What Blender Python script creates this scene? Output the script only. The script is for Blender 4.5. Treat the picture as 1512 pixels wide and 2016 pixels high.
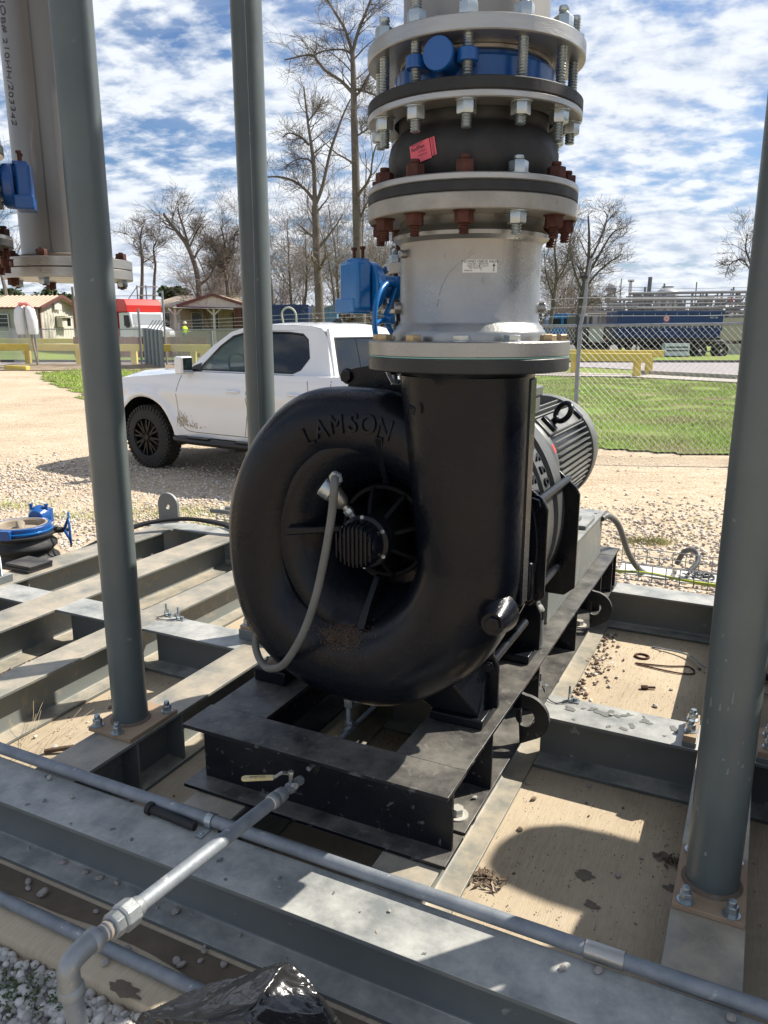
import bpy, bmesh, math, random
import numpy as np
from math import radians as rad, sin, cos, pi, atan2, hypot, sqrt
from mathutils import Vector, Matrix, noise
from mathutils.geometry import tessellate_polygon
random.seed(7); rng = np.random.default_rng(7)
for o in list(bpy.data.objects): bpy.data.objects.remove(o)
SC = bpy.context.scene; COL = SC.collection
# ------------------------------------------------------------ camera
PITCH = rad(13.5); CH = 1.75
cd = bpy.data.cameras.new('camera'); cam = bpy.data.objects.new('camera', cd); COL.objects.link(cam)
cam.location = (0, 0, CH); cam.rotation_euler = (pi/2 - PITCH, 0, 0)
cd.sensor_fit = 'VERTICAL'; cd.sensor_height = 24.0; cd.lens = 24*0.7515
cd.clip_start = 0.02; cd.clip_end = 3000
SC.camera = cam
SC.render.resolution_x = 768; SC.render.resolution_y = 1024
# ------------------------------------------------------------ sun and sky
SUN_AZ = rad(68); SUN_EL = rad(46.5)          # azimuth clockwise from +Y
sd = Vector((sin(SUN_AZ)*cos(SUN_EL), cos(SUN_AZ)*cos(SUN_EL), sin(SUN_EL)))
sl = bpy.data.lights.new('sun', 'SUN'); sun = bpy.data.objects.new('sun', sl); COL.objects.link(sun)
sl.energy = 5.0; sl.angle = rad(0.55); sl.color = (1.0, 0.93, 0.82)
sun.rotation_euler = (-sd).to_track_quat('-Z', 'Y').to_euler(); sun.location = (20, 20, 30)
W = bpy.data.worlds.new('World'); SC.world = W; W.use_nodes = True
nt = W.node_tree; nt.nodes.clear()
def N(t, typ, **kw):
    n = t.nodes.new(typ)
    for k, v in kw.items(): setattr(n, k, v)
    return n
def mth(t, op, a=None, b=None, c=None, clamp=False):
    n = N(t, 'ShaderNodeMath', operation=op, use_clamp=clamp)
    for i, x in enumerate((a, b, c)):
        if x is None: continue
        if isinstance(x, (int, float)): n.inputs[i].default_value = x
        else: t.links.new(x, n.inputs[i])
    return n.outputs[0]
def ramp(t, fac, stops, interp='LINEAR'):
    n = N(t, 'ShaderNodeValToRGB'); n.color_ramp.interpolation = interp
    el = n.color_ramp.elements
    while len(el) < len(stops): el.new(0.5)
    for e, (p, c) in zip(el, stops):
        e.position = p; e.color = (c, c, c, 1) if isinstance(c, (int, float)) else (*c, 1)
    if fac is not None: t.links.new(fac, n.inputs[0])
    return n.outputs[0]
def mixc(t, fac, a, b, mode='MIX'):
    n = N(t, 'ShaderNodeMix', data_type='RGBA', blend_type=mode)
    for i, x in ((0, fac), (6, a), (7, b)):
        if isinstance(x, (int, float)): n.inputs[i].default_value = x
        elif isinstance(x, tuple): n.inputs[i].default_value = (*x, 1)
        else: t.links.new(x, n.inputs[i])
    return n.outputs[2]
sky = N(nt, 'ShaderNodeTexSky', sky_type='NISHITA', sun_disc=False)
sky.sun_elevation = SUN_EL; sky.sun_rotation = SUN_AZ; sky.air_density = 1.0; sky.dust_density = 1.6; sky.ozone_density = 2.2
tc = N(nt, 'ShaderNodeTexCoord'); sep = N(nt, 'ShaderNodeSeparateXYZ'); nt.links.new(tc.outputs['Generated'], sep.inputs[0])
zz = mth(nt, 'ADD', mth(nt, 'MAXIMUM', sep.outputs[2], 0.0), 0.26)
px_ = mth(nt, 'DIVIDE', sep.outputs[0], zz); py_ = mth(nt, 'DIVIDE', sep.outputs[1], zz)
cmb = N(nt, 'ShaderNodeCombineXYZ'); nt.links.new(px_, cmb.inputs[0]); nt.links.new(py_, cmb.inputs[1])
def cloud_noise(scale, det, rough, dist, sx=1, sy=1, rot=0, off=(0, 0, 0)):
    mp = N(nt, 'ShaderNodeMapping'); mp.inputs['Scale'].default_value = (sx, sy, 1); mp.inputs['Rotation'].default_value = (0, 0, rot)
    mp.inputs['Location'].default_value = off
    nt.links.new(cmb.outputs[0], mp.inputs[0])
    n = N(nt, 'ShaderNodeTexNoise'); n.inputs['Scale'].default_value = scale; n.inputs['Detail'].default_value = det
    n.inputs['Roughness'].default_value = rough; n.inputs['Distortion'].default_value = dist
    nt.links.new(mp.outputs[0], n.inputs['Vector']); return n.outputs['Fac']
big = cloud_noise(1.05, 3, 0.5, 0.3, 1, 1.6, 0.35, (3.1, 1.7, 0))
puff = cloud_noise(9.5, 8, 0.56, 0.10, 1.0, 1.25, 0.45, (0.4, 2.2, 0))
wisp = cloud_noise(2.6, 9, 0.62, 0.8, 0.5, 2.4, 0.35, (5, 1, 0))
cv = mth(nt, 'ADD', mth(nt, 'MULTIPLY', puff, 0.74), mth(nt, 'MULTIPLY', big, 0.75))
cv = mth(nt, 'ADD', cv, mth(nt, 'MULTIPLY', wisp, 0.30))
low = ramp(nt, sep.outputs[2], [(0.0, 0.17), (0.14, 0.09), (0.42, 0.0)])
cv = mth(nt, 'ADD', cv, low)
mask = ramp(nt, cv, [(0.83, 0.0), (0.92, 0.55), (1.03, 0.97)])
wmask = mth(nt, 'MULTIPLY', ramp(nt, wisp, [(0.42, 0.0), (0.72, 1.0)]), 0.42)
mask = mth(nt, 'MAXIMUM', mask, wmask)
ccol = ramp(nt, puff, [(0.36, (5.2, 5.9, 7.2)), (0.58, (8.3, 8.7, 9.2))])
# blue deepened as the photograph shows overhead, paler to the horizon
skyc = mixc(nt, 1.0, sky.outputs[0], (0.70, 0.87, 1.08), 'MULTIPLY')
skym = mixc(nt, mask, skyc, ccol)
bg = N(nt, 'ShaderNodeBackground'); bg.inputs['Strength'].default_value = 0.072
nt.links.new(skym, bg.inputs[0]); wo = N(nt, 'ShaderNodeOutputWorld'); nt.links.new(bg.outputs[0], wo.inputs[0])
SC.view_settings.view_transform = 'Standard'; SC.view_settings.look = 'None'
SC.view_settings.exposure = 0.70; SC.view_settings.gamma = 1.0; SC.view_settings.use_curve_mapping = False
# ------------------------------------------------------------ frames, objects, builders
A = rad(26.1); CA, SA = cos(A), sin(A)
SKID = (0, 0, 0, -A); WORLD = (0, 0, 0, 0)
ORG = {}; FRM = {}
def fw(fr, p):
    x, y, z, a = fr; c, s = cos(a), sin(a)
    return Vector((x + p[0]*c - p[1]*s, y + p[0]*s + p[1]*c, z + p[2]))
def tag(o, label=None, cat=None, group=None, kind=None):
    if label: o['label'] = label
    if cat: o['category'] = cat
    if group: o['group'] = group
    if kind: o['kind'] = kind
    return o
def thing(name, label, cat, base, fr=SKID, group=None):
    o = bpy.data.objects.new(name, None); o.empty_display_size = 0.05; COL.objects.link(o)
    o.location = fw(fr, base); o.rotation_euler = (0, 0, fr[3])
    ORG[o] = Vector(base); FRM[o] = fr
    return tag(o, label, cat, group)
class M:
    def __init__(s): s.v = []; s.f = []; s.mi = []; s.cur = 0
    def add(s, vs, fs):
        b = len(s.v); s.v += [tuple(v) for v in vs]; s.f += [tuple(b+i for i in f) for f in fs]; s.mi += [s.cur]*len(fs); return s
    def box(s, a0, a1, b0, b1, c0, c1):
        return s.add([(a, b, c) for c in (c0, c1) for b in (b0, b1) for a in (a0, a1)],
                     [(0, 2, 3, 1), (4, 5, 7, 6), (0, 1, 5, 4), (2, 6, 7, 3), (0, 4, 6, 2), (1, 3, 7, 5)])
    def obox(s, c, size, rot):           # oriented box: rot = Matrix 3x3
        hx, hy, hz = (q/2 for q in size); c = Vector(c)
        vs = [c + rot @ Vector((a, b, d)) for d in (-hz, hz) for b in (-hy, hy) for a in (-hx, hx)]
        return s.add(vs, [(0, 2, 3, 1), (4, 5, 7, 6), (0, 1, 5, 4), (2, 6, 7, 3), (0, 4, 6, 2), (1, 3, 7, 5)])
    def bar(s, p0, p1, w, h, up=(0, 0, 1)):
        p0, p1 = Vector(p0), Vector(p1); x = (p1-p0); L = x.length; x.normalize(); u = Vector(up)
        y = u.cross(x)
        if y.length < 1e-4: y = Vector((0, 1, 0)).cross(x)
        y.normalize(); z = x.cross(y); R = Matrix((x, y, z)).transposed()
        return s.obox((p0+p1)/2, (L, w, h), R)
    def tube(s, pts, r, n=10, caps=True, closed=False):
        P = [Vector(p) for p in pts]; m = len(P); rs = r if isinstance(r, (list, tuple)) else [r]*m
        T = []
        for i in range(m):
            if closed: t = P[(i+1) % m] - P[i-1]
            else: t = P[min(i+1, m-1)] - P[max(i-1, 0)]
            T.append(t.normalized() if t.length > 1e-9 else Vector((0, 0, 1)))
        u = Vector((0, 0, 1)) if abs(T[0].z) < .9 else Vector((1, 0, 0))
        u = (u - T[0]*u.dot(T[0])).normalized(); b = len(s.v); vs = []
        for i in range(m):
            u = (u - T[i]*u.dot(T[i])); u.normalize(); w = T[i].cross(u)
            for k in range(n):
                a = 2*pi*k/n; vs.append(P[i] + (u*cos(a) + w*sin(a))*rs[i])
        fs = []
        for i in range(m if closed else m-1):
            j = (i+1) % m
            for k in range(n): fs.append((i*n+k, i*n+(k+1) % n, j*n+(k+1) % n, j*n+k))
        if caps and not closed: fs += [tuple(range(n))[::-1], tuple((m-1)*n+k for k in range(n))]
        return s.add(vs, fs)
    def cyl(s, p0, p1, r0, r1=None, n=24): return s.tube([p0, p1], [r0, r0 if r1 is None else r1], n)
    def lathe(s, c, prof, axis='z', n=48, a0=0, a1=2*pi, close=False):
        full = abs(a1-a0-2*pi) < 1e-6; cnt = n if full else n+1; m = len(prof); vs = []
        for k in range(cnt):
            a = a0 + (a1-a0)*k/n; ca, sa = cos(a), sin(a)
            for (q, h) in prof:
                if axis == 'z': vs.append((c[0]+q*ca, c[1]+q*sa, c[2]+h))
                elif axis == 's': vs.append((c[0]+q*ca, c[1]+h, c[2]+q*sa))
                else: vs.append((c[0]+h, c[1]+q*ca, c[2]+q*sa))
        fs = []
        for k in range(n):
            k2 = (k+1) % cnt if full else k+1
            for i in range(m if close else m-1):
                j = (i+1) % m
                f = (k*m+i, k2*m+i, k2*m+j, k*m+j)
                fs.append(f if axis != 's' else f[::-1])
        return s.add(vs, fs)
    def ring(s, c, ri, ro, h0, h1, axis='z', n=48, ch=0.0015):   # annulus with thickness
        return s.lathe(c, [(ri, h0), (ro-ch, h0), (ro, h0+ch), (ro, h1-ch), (ro-ch, h1), (ri, h1)], axis, n, close=True)
    def plate(s, outline, holes, fn, d0, d1):
        # outline/holes: 2D lists; fn(u, v, d) -> 3D
        loops = [outline] + list(holes)
        tri = tessellate_polygon([[Vector((u, v, 0)) for u, v in L] for L in loops])
        flat = [q for L in loops for q in L]; n = len(flat)
        vs = [fn(u, v, d0) for u, v in flat] + [fn(u, v, d1) for u, v in flat]
        fs = [tuple(t) for t in tri] + [tuple(n+i for i in t[::-1]) for t in tri]
        b = 0
        for L in loops:
            k = len(L)
            for i in range(k): fs.append((b+i, b+(i+1) % k, n+b+(i+1) % k, n+b+i))
            b += k
        return s.add(vs, fs)
    def hexp(s, c, r, h, axis=(0, 0, 1), rot=0.0):   # hex prism, small chamfer
        ax = Vector(axis).normalized(); u = ax.orthogonal().normalized(); w = ax.cross(u); c = Vector(c); vs = []
        for (q, d) in ((r*.97, 0), (r, .1*h), (r, .9*h), (r*.93, h)):
            for k in range(6):
                a = rot + pi*k/3; vs.append(c + (u*cos(a)+w*sin(a))*q + ax*d)
        fs = [(i*6+k, i*6+(k+1) % 6, (i+1)*6+(k+1) % 6, (i+1)*6+k) for i in range(3) for k in range(6)]
        return s.add(vs, fs + [(5, 4, 3, 2, 1, 0), (18, 19, 20, 21, 22, 23)])
    def mesh(s, name, mats, off=(0, 0, 0), smooth=32, fix=True):
        me = bpy.data.meshes.new(name); o = Vector(off)
        me.from_pydata([(v[0]-o[0], v[1]-o[1], v[2]-o[2]) for v in s.v], [], s.f); 
        for m in (mats if isinstance(mats, (list, tuple)) else [mats]): me.materials.append(m)
        if any(s.mi): me.polygons.foreach_set('material_index', s.mi)
        bm = bmesh.new(); bm.from_mesh(me)
        if fix: bmesh.ops.recalc_face_normals(bm, faces=bm.faces)
        if smooth:
            lim = rad(smooth)
            for f in bm.faces: f.smooth = True
            for e in bm.edges:
                if len(e.link_faces) == 2 and e.calc_face_angle(0) > lim: e.smooth = False
        bm.to_mesh(me); bm.free(); return me
    def build(s, name, mats, parent=None, fr=None, bevel=0, base=None, label=None, cat=None, group=None, kind=None, smooth=32, fix=True, seg=2):
        if parent is not None: off = ORG[parent]; frm = FRM[parent]
        else:
            frm = fr or SKID
            if base is None:
                xs = [v[0] for v in s.v]; ys = [v[1] for v in s.v]; zs = [v[2] for v in s.v]
                base = ((min(xs)+max(xs))/2, (min(ys)+max(ys))/2, min(zs))
            off = Vector(base)
        me = s.mesh(name, mats, off, smooth, fix)
        o = bpy.data.objects.new(name, me); COL.objects.link(o)
        if parent is not None: o.parent = parent
        else: o.location = fw(frm, off); o.rotation_euler = (0, 0, frm[3])
        ORG[o] = Vector(off); FRM[o] = frm
        if bevel:
            b = o.modifiers.new('bevel', 'BEVEL'); b.width = bevel; b.segments = seg; b.limit_method = 'ANGLE'; b.angle_limit = rad(40)
            b.harden_normals = False
        return tag(o, label, cat, group, kind)
def inst(name, me, parent, loc, rot=(0, 0, 0), label=None, scale=None):   # a part that shares mesh data
    o = bpy.data.objects.new(name, me); COL.objects.link(o); o.parent = parent
    o.location = Vector(loc) - ORG[parent]; o.rotation_euler = rot
    if scale: o.scale = scale
    ORG[o] = Vector(loc); FRM[o] = FRM[parent]
    if label: o['label'] = label
    return o
def kids(o): return [c for c in bpy.data.objects if c.parent == o]
def dup_tree(o, parent=None):
    ch = o.children_recursive if parent is None else None
    def rec(a, par):
        c = a.copy(); COL.objects.link(c)
        if par is not None: c.parent = par
        for k in KM.get(a, []): rec(k, c)
        return c
    if parent is None:
        global KM; KM = {}
        for q in ch: KM.setdefault(q.parent, []).append(q)
    return rec(o, parent)
def textobj(body, size, ext, mat, name='lettering', align='CENTER', bevel=0.0, space=1.0):
    cu = bpy.data.curves.new(name, 'FONT'); cu.body = body; cu.size = size; cu.extrude = ext; cu.align_x = align; cu.align_y = 'CENTER'
    cu.bevel_depth = bevel; cu.space_character = space
    o = bpy.data.objects.new(name, cu); COL.objects.link(o)
    bpy.context.view_layer.update()
    me = bpy.data.meshes.new_from_object(o.evaluated_get(bpy.context.evaluated_depsgraph_get()))
    bpy.data.objects.remove(o); me.materials.clear(); me.materials.append(mat); me.name = name
    return me
def warp(me, fn):
    for v in me.vertices: v.co = fn(v.co)
    return me
def mobj(name, me, parent, fr=None, label=None):     # mesh already in frame coordinates -> part
    off = ORG[parent]
    for v in me.vertices: v.co -= off
    o = bpy.data.objects.new(name, me); COL.objects.link(o); o.parent = parent; ORG[o] = off.copy(); FRM[o] = FRM[parent]
    if label: o['label'] = label
    return o
def bez(pts, n=24):           # catmull-rom through points
    P = [Vector(p) for p in pts]; P = [P[0]*2-P[1]] + P + [P[-1]*2-P[-2]]; out = []
    for i in range(1, len(P)-2):
        for k in range(n):
            t = k/n; a, b, c, d = P[i-1], P[i], P[i+1], P[i+2]
            out.append(0.5*((2*b) + (c-a)*t + (2*a-5*b+4*c-d)*t*t + (3*b-a-3*c+d)*t**3))
    out.append(P[-2]); return out
def rnd_mesh(name, v, f, mat, loc=(0, 0, 0), label=None, cat=None, kind=None, smooth=False):
    me = bpy.data.meshes.new(name); nf, k = f.shape
    me.vertices.add(len(v)); me.vertices.foreach_set('co', v.astype(np.float32).ravel())
    me.loops.add(nf*k); me.loops.foreach_set('vertex_index', f.astype(np.int32).ravel())
    me.polygons.add(nf); me.polygons.foreach_set('loop_start', np.arange(0, nf*k, k, dtype=np.int32))
    me.polygons.foreach_set('loop_total', np.full(nf, k, dtype=np.int32))
    if smooth: me.polygons.foreach_set('use_smooth', np.ones(nf, dtype=bool))
    me.update(calc_edges=True); me.materials.append(mat)
    o = bpy.data.objects.new(name, me); COL.objects.link(o); o.location = loc
    return tag(o, label, cat, None, kind)
# ------------------------------------------------------------ materials
def mat(name, col, rough=.5, metal=0., var=None, vs=6., bump=0., bs=40., rv=.0, spec=.5, coat=0., dust=None, dusta=0., stretch=(1, 1, 1),
        spots=None, spk=.62, sps=30., alpha=1., trans=0., ior=1.45, coords='Object', streak=None, det=6):
    m = bpy.data.materials.new(name); m.use_nodes = True; t = m.node_tree; b = t.nodes['Principled BSDF']
    tc = N(t, 'ShaderNodeTexCoord'); mp = N(t, 'ShaderNodeMapping'); mp.inputs['Scale'].default_value = stretch
    t.links.new(tc.outputs[coords], mp.inputs[0])
    def noi(sc, d=det, r=.6, dist=0.):
        n = N(t, 'ShaderNodeTexNoise'); n.inputs['Scale'].default_value = sc; n.inputs['Detail'].default_value = d
        n.inputs['Roughness'].default_value = r; n.inputs['Distortion'].default_value = dist
        t.links.new(mp.outputs[0], n.inputs['Vector']); return n.outputs['Fac']
    c = None
    if var is not None:
        c = ramp(t, noi(vs), [(0.32, col), (0.68, var)])
    if spots is not None:
        k = ramp(t, noi(sps, 4, .55, .3), [(spk, 0.), (spk+.05, 1.)])
        c = mixc(t, k, c if c is not None else col, spots)
    if streak is not None:
        k = ramp(t, noi(9, 5, .7, 1.2), [(.56, 0.), (.63, .55), (.70, .15)])
        c = mixc(t, k, c if c is not None else col, streak)
    if dust is not None:
        g = N(t, 'ShaderNodeNewGeometry'); sp = N(t, 'ShaderNodeSeparateXYZ'); t.links.new(g.outputs['Normal'], sp.inputs[0])
        up = ramp(t, sp.outputs[2], [(.25, 0.), (.95, 1.)])
        k = mth(t, 'MULTIPLY', up, ramp(t, noi(5., 8, .7), [(.35, 0.15), (.65, 1.)]))
        k = mth(t, 'MULTIPLY', k, dusta)
        c = mixc(t, k, c if c is not None else col, dust)
    if c is not None: t.links.new(c, b.inputs['Base Color'])
    else: b.inputs['Base Color'].default_value = (*col, 1)
    b.inputs['Roughness'].default_value = rough
    if rv:
        k = ramp(t, noi(vs*2.3), [(.3, max(0.03, rough-rv)), (.7, min(1, rough+rv))]); t.links.new(k, b.inputs['Roughness'])
    b.inputs['Metallic'].default_value = metal; b.inputs['Specular IOR Level'].default_value = spec
    b.inputs['Coat Weight'].default_value = coat; b.inputs['Coat Roughness'].default_value = .12
    b.inputs['Alpha'].default_value = alpha; b.inputs['Transmission Weight'].default_value = trans; b.inputs['IOR'].default_value = ior
    if bump:
        bp = N(t, 'ShaderNodeBump'); bp.inputs['Strength'].default_value = 1.; bp.inputs['Distance'].default_value = bump
        t.links.new(noi(bs, 8, .65), bp.inputs['Height']); t.links.new(bp.outputs[0], b.inputs['Normal'])
    return m
TAN = (.40, .31, .21)
PG = mat('grey_green_paint', (.115, .132, .135), .38, 0, (.15, .165, .165), 3.5, .0006, 60, .10, dust=(.56, .55, .51), dusta=.8, spots=(.27, .28, .26), spk=.68, sps=18)  # pale top dust also carries sun brightness painted onto upward faces
PGW = mat('grey_paint_web', (.135, .150, .142), .42, 0, (.17, .18, .168), 2.5, .0005, 50, .10, dust=(.47, .40, .30), dusta=.85, streak=(.30, .25, .17))
PCOL = mat('column_paint', (.078, .097, .100), .38, 0, (.105, .125, .124), 3.0, .0006, 50, .10, spots=(.19, .20, .19), spk=.70, sps=16)
PRUST = mat('brown_primer_plate', (.29, .19, .125), .75, 0, (.36, .27, .18), 7, .0008, 70, .1, spots=(.16, .12, .09), spk=.72, sps=20)
BLK = mat('black_enamel', (.0026, .0040, .0080), .28, 0, (.0050, .0066, .0105), 3, .0018, 26, .10, spec=.26, coat=.05, dust=(.08, .065, .045), dusta=.07, spots=(.014, .014, .015), spk=.66, sps=7)
BLKB = mat('black_frame_paint', (.0045, .0055, .0090), .36, 0, (.009, .010, .015), 3, .0010, 45, .12, spec=.4, dust=(.27, .255, .22), dusta=.62, spots=(.08, .08, .082), spk=.62, sps=30)  # strong pale dust also stands in for reflections on upward faces
BLKD = mat('dull_black', (.003, .0035, .005), .55, 0, (.006, .006, .007), 6, .002, 40, .1, spec=.12)  # dull black without coat, very low specular
BLKM = mat('black_matte_casting', (.010, .011, .014), .45, 0, (.022, .023, .024), 6, .001, 60, .12, dust=(.30, .28, .24), dusta=.35)
MOT = mat('motor_grey_black', (.075, .08, .08), .40, 0, (.10, .105, .10), 5, .0005, 60, .1, dust=(.38, .37, .33), dusta=.6)
CASG = mat('sunlit_black_casting', (.06, .064, .066), .42, 0, (.09, .092, .09), 6, .0012, 60, .1, dust=(.34, .32, .28), dusta=.5)  # black casting with sun glint lightened into its colour
ALU = mat('raw_cast_aluminium', (.25, .25, .245), .33, .85, (.33, .33, .32), 3, .0008, 120, .12, spots=(.40, .38, .35), spk=.70, sps=16)
ALUF = mat('stained_flange_steel', (.25, .24, .21), .5, .5, (.36, .34, .30), 9, .0012, 90, .14, spots=(.28, .22, .17), spk=.66, sps=26)
STEEL = mat('brushed_steel_flange', (.32, .31, .29), .36, .8, (.44, .43, .40), 3, .0005, 60, .12, stretch=(1, 1, 6))
PIPE = mat('stainless_pipe', (.205, .192, .172), .42, .5, (.27, .255, .23), 1.8, .0006, 30, .12, stretch=(1, 1, .25), spots=(.36, .32, .29), spk=.66, sps=7)
ZINC = mat('zinc_plated', (.36, .41, .43), .34, .85, (.47, .51, .52), 20, .0004, 90, .12)
GALV = mat('galvanized_pipe', (.19, .215, .24), .60, .45, (.28, .30, .325), 18, .0010, 60, .06, stretch=(1, 1, 1), spots=(.42, .43, .43), spk=.66, sps=35)
RUST = mat('rusty_bolt', (.045, .014, .010), .75, .1, (.095, .032, .020), 30, .001, 120, .1)
RUSTB = mat('yellow_zinc_bolt', (.36, .27, .16), .45, .6, (.46, .38, .25), 25, .0006, 90, .1)
RUB = mat('black_rubber', (.014, .014, .015), .62, 0, (.024, .024, .024), 10, .0009, 50, .12)
BLU = mat('blue_epoxy', (.004, .060, .235), .30, 0, (.006, .08, .29), 6, .0009, 60, .08, coat=.3)
BLUL = mat('bright_blue_epoxy', (.005, .13, .39), .30, 0, (.008, .165, .46), 6, .0009, 60, .08, coat=.3, spots=(.22, .30, .36), spk=.72, sps=20)
HOSE = mat('grey_conduit_hose', (.10, .105, .10), .5, 0, (.135, .14, .135), 12, .0006, 90)
CABLE = mat('black_cable', (.02, .02, .021), .5)
SLABM = None
# ============================================================ ground, slab, skid
def ground_mat():
    m = bpy.data.materials.new('gravel_dirt'); m.use_nodes = True; t = m.node_tree; b = t.nodes['Principled BSDF']
    tc = N(t, 'ShaderNodeTexCoord')
    def noi(sc, d=6, r=.6, dist=0, st=None):
        src = tc.outputs['Object']
        if st: mp = N(t, 'ShaderNodeMapping'); mp.inputs['Scale'].default_value = st; t.links.new(src, mp.inputs[0]); src = mp.outputs[0]
        n = N(t, 'ShaderNodeTexNoise'); n.inputs['Scale'].default_value = sc; n.inputs['Detail'].default_value = d
        n.inputs['Roughness'].default_value = r; n.inputs['Distortion'].default_value = dist; t.links.new(src, n.inputs['Vector']); return n.outputs['Fac']
    c = ramp(t, noi(.55, 8, .65), [(.32, (.37, .285, .185)), (.50, (.48, .385, .265)), (.68, (.56, .465, .34))])
    vo = N(t, 'ShaderNodeTexVoronoi'); vo.inputs['Scale'].default_value = 26; t.links.new(tc.outputs['Object'], vo.inputs['Vector'])
    gc = N(t, 'ShaderNodeSeparateColor'); t.links.new(vo.outputs['Color'], gc.inputs[0])
    peb = ramp(t, gc.outputs[0], [(0., (.24, .19, .14)), (.5, (.50, .42, .34)), (1., (.66, .60, .52))])
    c = mixc(t, .25, c, peb)
    c = mixc(t, ramp(t, noi(3.2, 7, .7, .6, (1, 3.5, 1)), [(.52, 0.), (.66, .6)]), c, (.30, .20, .125))
    g = mth(t, 'MULTIPLY', ramp(t, noi(.9, 8, .72, .4), [(.56, 0.), (.66, .8)]), ramp(t, noi(14, 4, .6), [(.4, 0.), (.55, 1.)]))
    sp = N(t, 'ShaderNodeSeparateXYZ'); t.links.new(tc.outputs['Object'], sp.inputs[0])
    far = ramp(t, mth(t, 'DIVIDE', sp.outputs[1], 100.), [(.068, 1.), (.085, .12), (1., .12)])
    c = mixc(t, mth(t, 'MULTIPLY', g, far), c, (.15, .17, .04))
    t.links.new(c, b.inputs['Base Color']); b.inputs['Roughness'].default_value = .93; b.inputs['Specular IOR Level'].default_value = .2
    bp = N(t, 'ShaderNodeBump'); bp.inputs['Strength'].default_value = 1; bp.inputs['Distance'].default_value = .016
    h = mth(t, 'ADD', noi(16, 8, .7), mth(t, 'MULTIPLY', vo.outputs['Distance'], -.8)); t.links.new(h, bp.inputs['Height']); t.links.new(bp.outputs[0], b.inputs['Normal'])
    return m
GM = ground_mat()
def grid_sheet(name, x0, x1, y0, y1, nx, ny, zf, mt, kind='structure', keep=None):
    xs = np.linspace(0, 1, nx); ys = np.linspace(0, 1, ny)
    v = []; idx = {}
    m = M()
    for j in range(ny):
        for i in range(nx):
            x = x0+(x1-x0)*xs[i]; y = y0+(y1-y0)*ys[j]; v.append((x, y, zf(x, y)))
    f = []
    for j in range(ny-1):
        for i in range(nx-1):
            a = j*nx+i; q = (a, a+1, a+nx+1, a+nx)
            cx = sum(v[k][0] for k in q)/4; cy = sum(v[k][1] for k in q)/4
            if keep is None or keep(cx, cy): f.append(q)
    used = sorted({i for q in f for i in q}); mp = {o: n for n, o in enumerate(used)}
    me = bpy.data.meshes.new(name); me.from_pydata([v[i] for i in used], [], [tuple(mp[i] for i in q) for q in f])
    for p in me.polygons: p.use_smooth = True
    me.materials.append(mt); o = bpy.data.objects.new(name, me); COL.objects.link(o); ORG[o] = Vector((0, 0, 0)); FRM[o] = WORLD
    return tag(o, kind=kind)
def gz(x, y):
    return 0.02*noise.noise((x*.5, y*.5, 0)) * (1 if y > 4.9 else 0) if hypot(x, y) < 60 else 0.
m = M(); m.add([(-1500, -60, -.03), (1500, -60, -.03), (1500, 2500, -.03), (-1500, 2500, -.03)], [(0, 1, 2, 3)])
m.build('ground', GM, None, WORLD, base=(0, 0, 0), kind='structure')
grid_sheet('gravel_yard', -18, 14, -2, 42, 110, 150, lambda x, y: (.012*noise.noise((x*.6, y*.6, 0)) + .006*noise.noise((x*3, y*3, 1))), GM)
# --- slab (broomed concrete)
def slab_mat():
    m = bpy.data.materials.new('broomed_concrete'); m.use_nodes = True; t = m.node_tree; b = t.nodes['Principled BSDF']
    tc = N(t, 'ShaderNodeTexCoord')
    def noi(sc, d=6, r=.6, st=(1, 1, 1), dist=0):
        mp = N(t, 'ShaderNodeMapping'); mp.inputs['Scale'].default_value = st; t.links.new(tc.outputs['Object'], mp.inputs[0])
        n = N(t, 'ShaderNodeTexNoise'); n.inputs['Scale'].default_value = sc; n.inputs['Detail'].default_value = d; n.inputs['Roughness'].default_value = r
        n.inputs['Distortion'].default_value = dist
        t.links.new(mp.outputs[0], n.inputs['Vector']); return n.outputs['Fac']
    broom = noi(1, 4, .65, (330, 14, 5))
    c = ramp(t, noi(2.2, 8, .7), [(.3, (.37, .295, .20)), (.7, (.52, .425, .30))])
    c = mixc(t, ramp(t, broom, [(.40, .0), (.62, .40)]), c, (.60, .53, .42))
    c = mixc(t, ramp(t, noi(1.1, 7, .72, (1, 1, 1), .8), [(.50, 0.), (.68, .5)]), c, (.30, .245, .18))
    c = mixc(t, ramp(t, noi(11, 4, .6, (1, 1, 1), .5), [(.70, 0.), (.725, .75)]), c, (.13, .095, .07))
    t.links.new(c, b.inputs['Base Color']); b.inputs['Roughness'].default_value = .9; b.inputs['Specular IOR Level'].default_value = .25
    bp = N(t, 'ShaderNodeBump'); bp.inputs['Distance'].default_value = .0012; t.links.new(mth(t, 'ADD', broom, mth(t, 'MULTIPLY', noi(60), .5)), bp.inputs['Height'])
    t.links.new(bp.outputs[0], b.inputs['Normal']); return m
SLABM = slab_mat()
ZS, ZT = .08, .305
m = M()
E1 = 1.172
# rounded near edge
m.plate([(E1, -.05), (E1, ZS-.012), (E1+.004, ZS-.004), (E1+.012, ZS), (4.86, ZS), (4.86, -.05)], [], lambda u, v, d: (d, u, v), -4.25, 3.2)
slab = m.build('concrete_slab', SLABM, None, SKID, base=(0, 1.5, 0), kind='structure')
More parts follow.
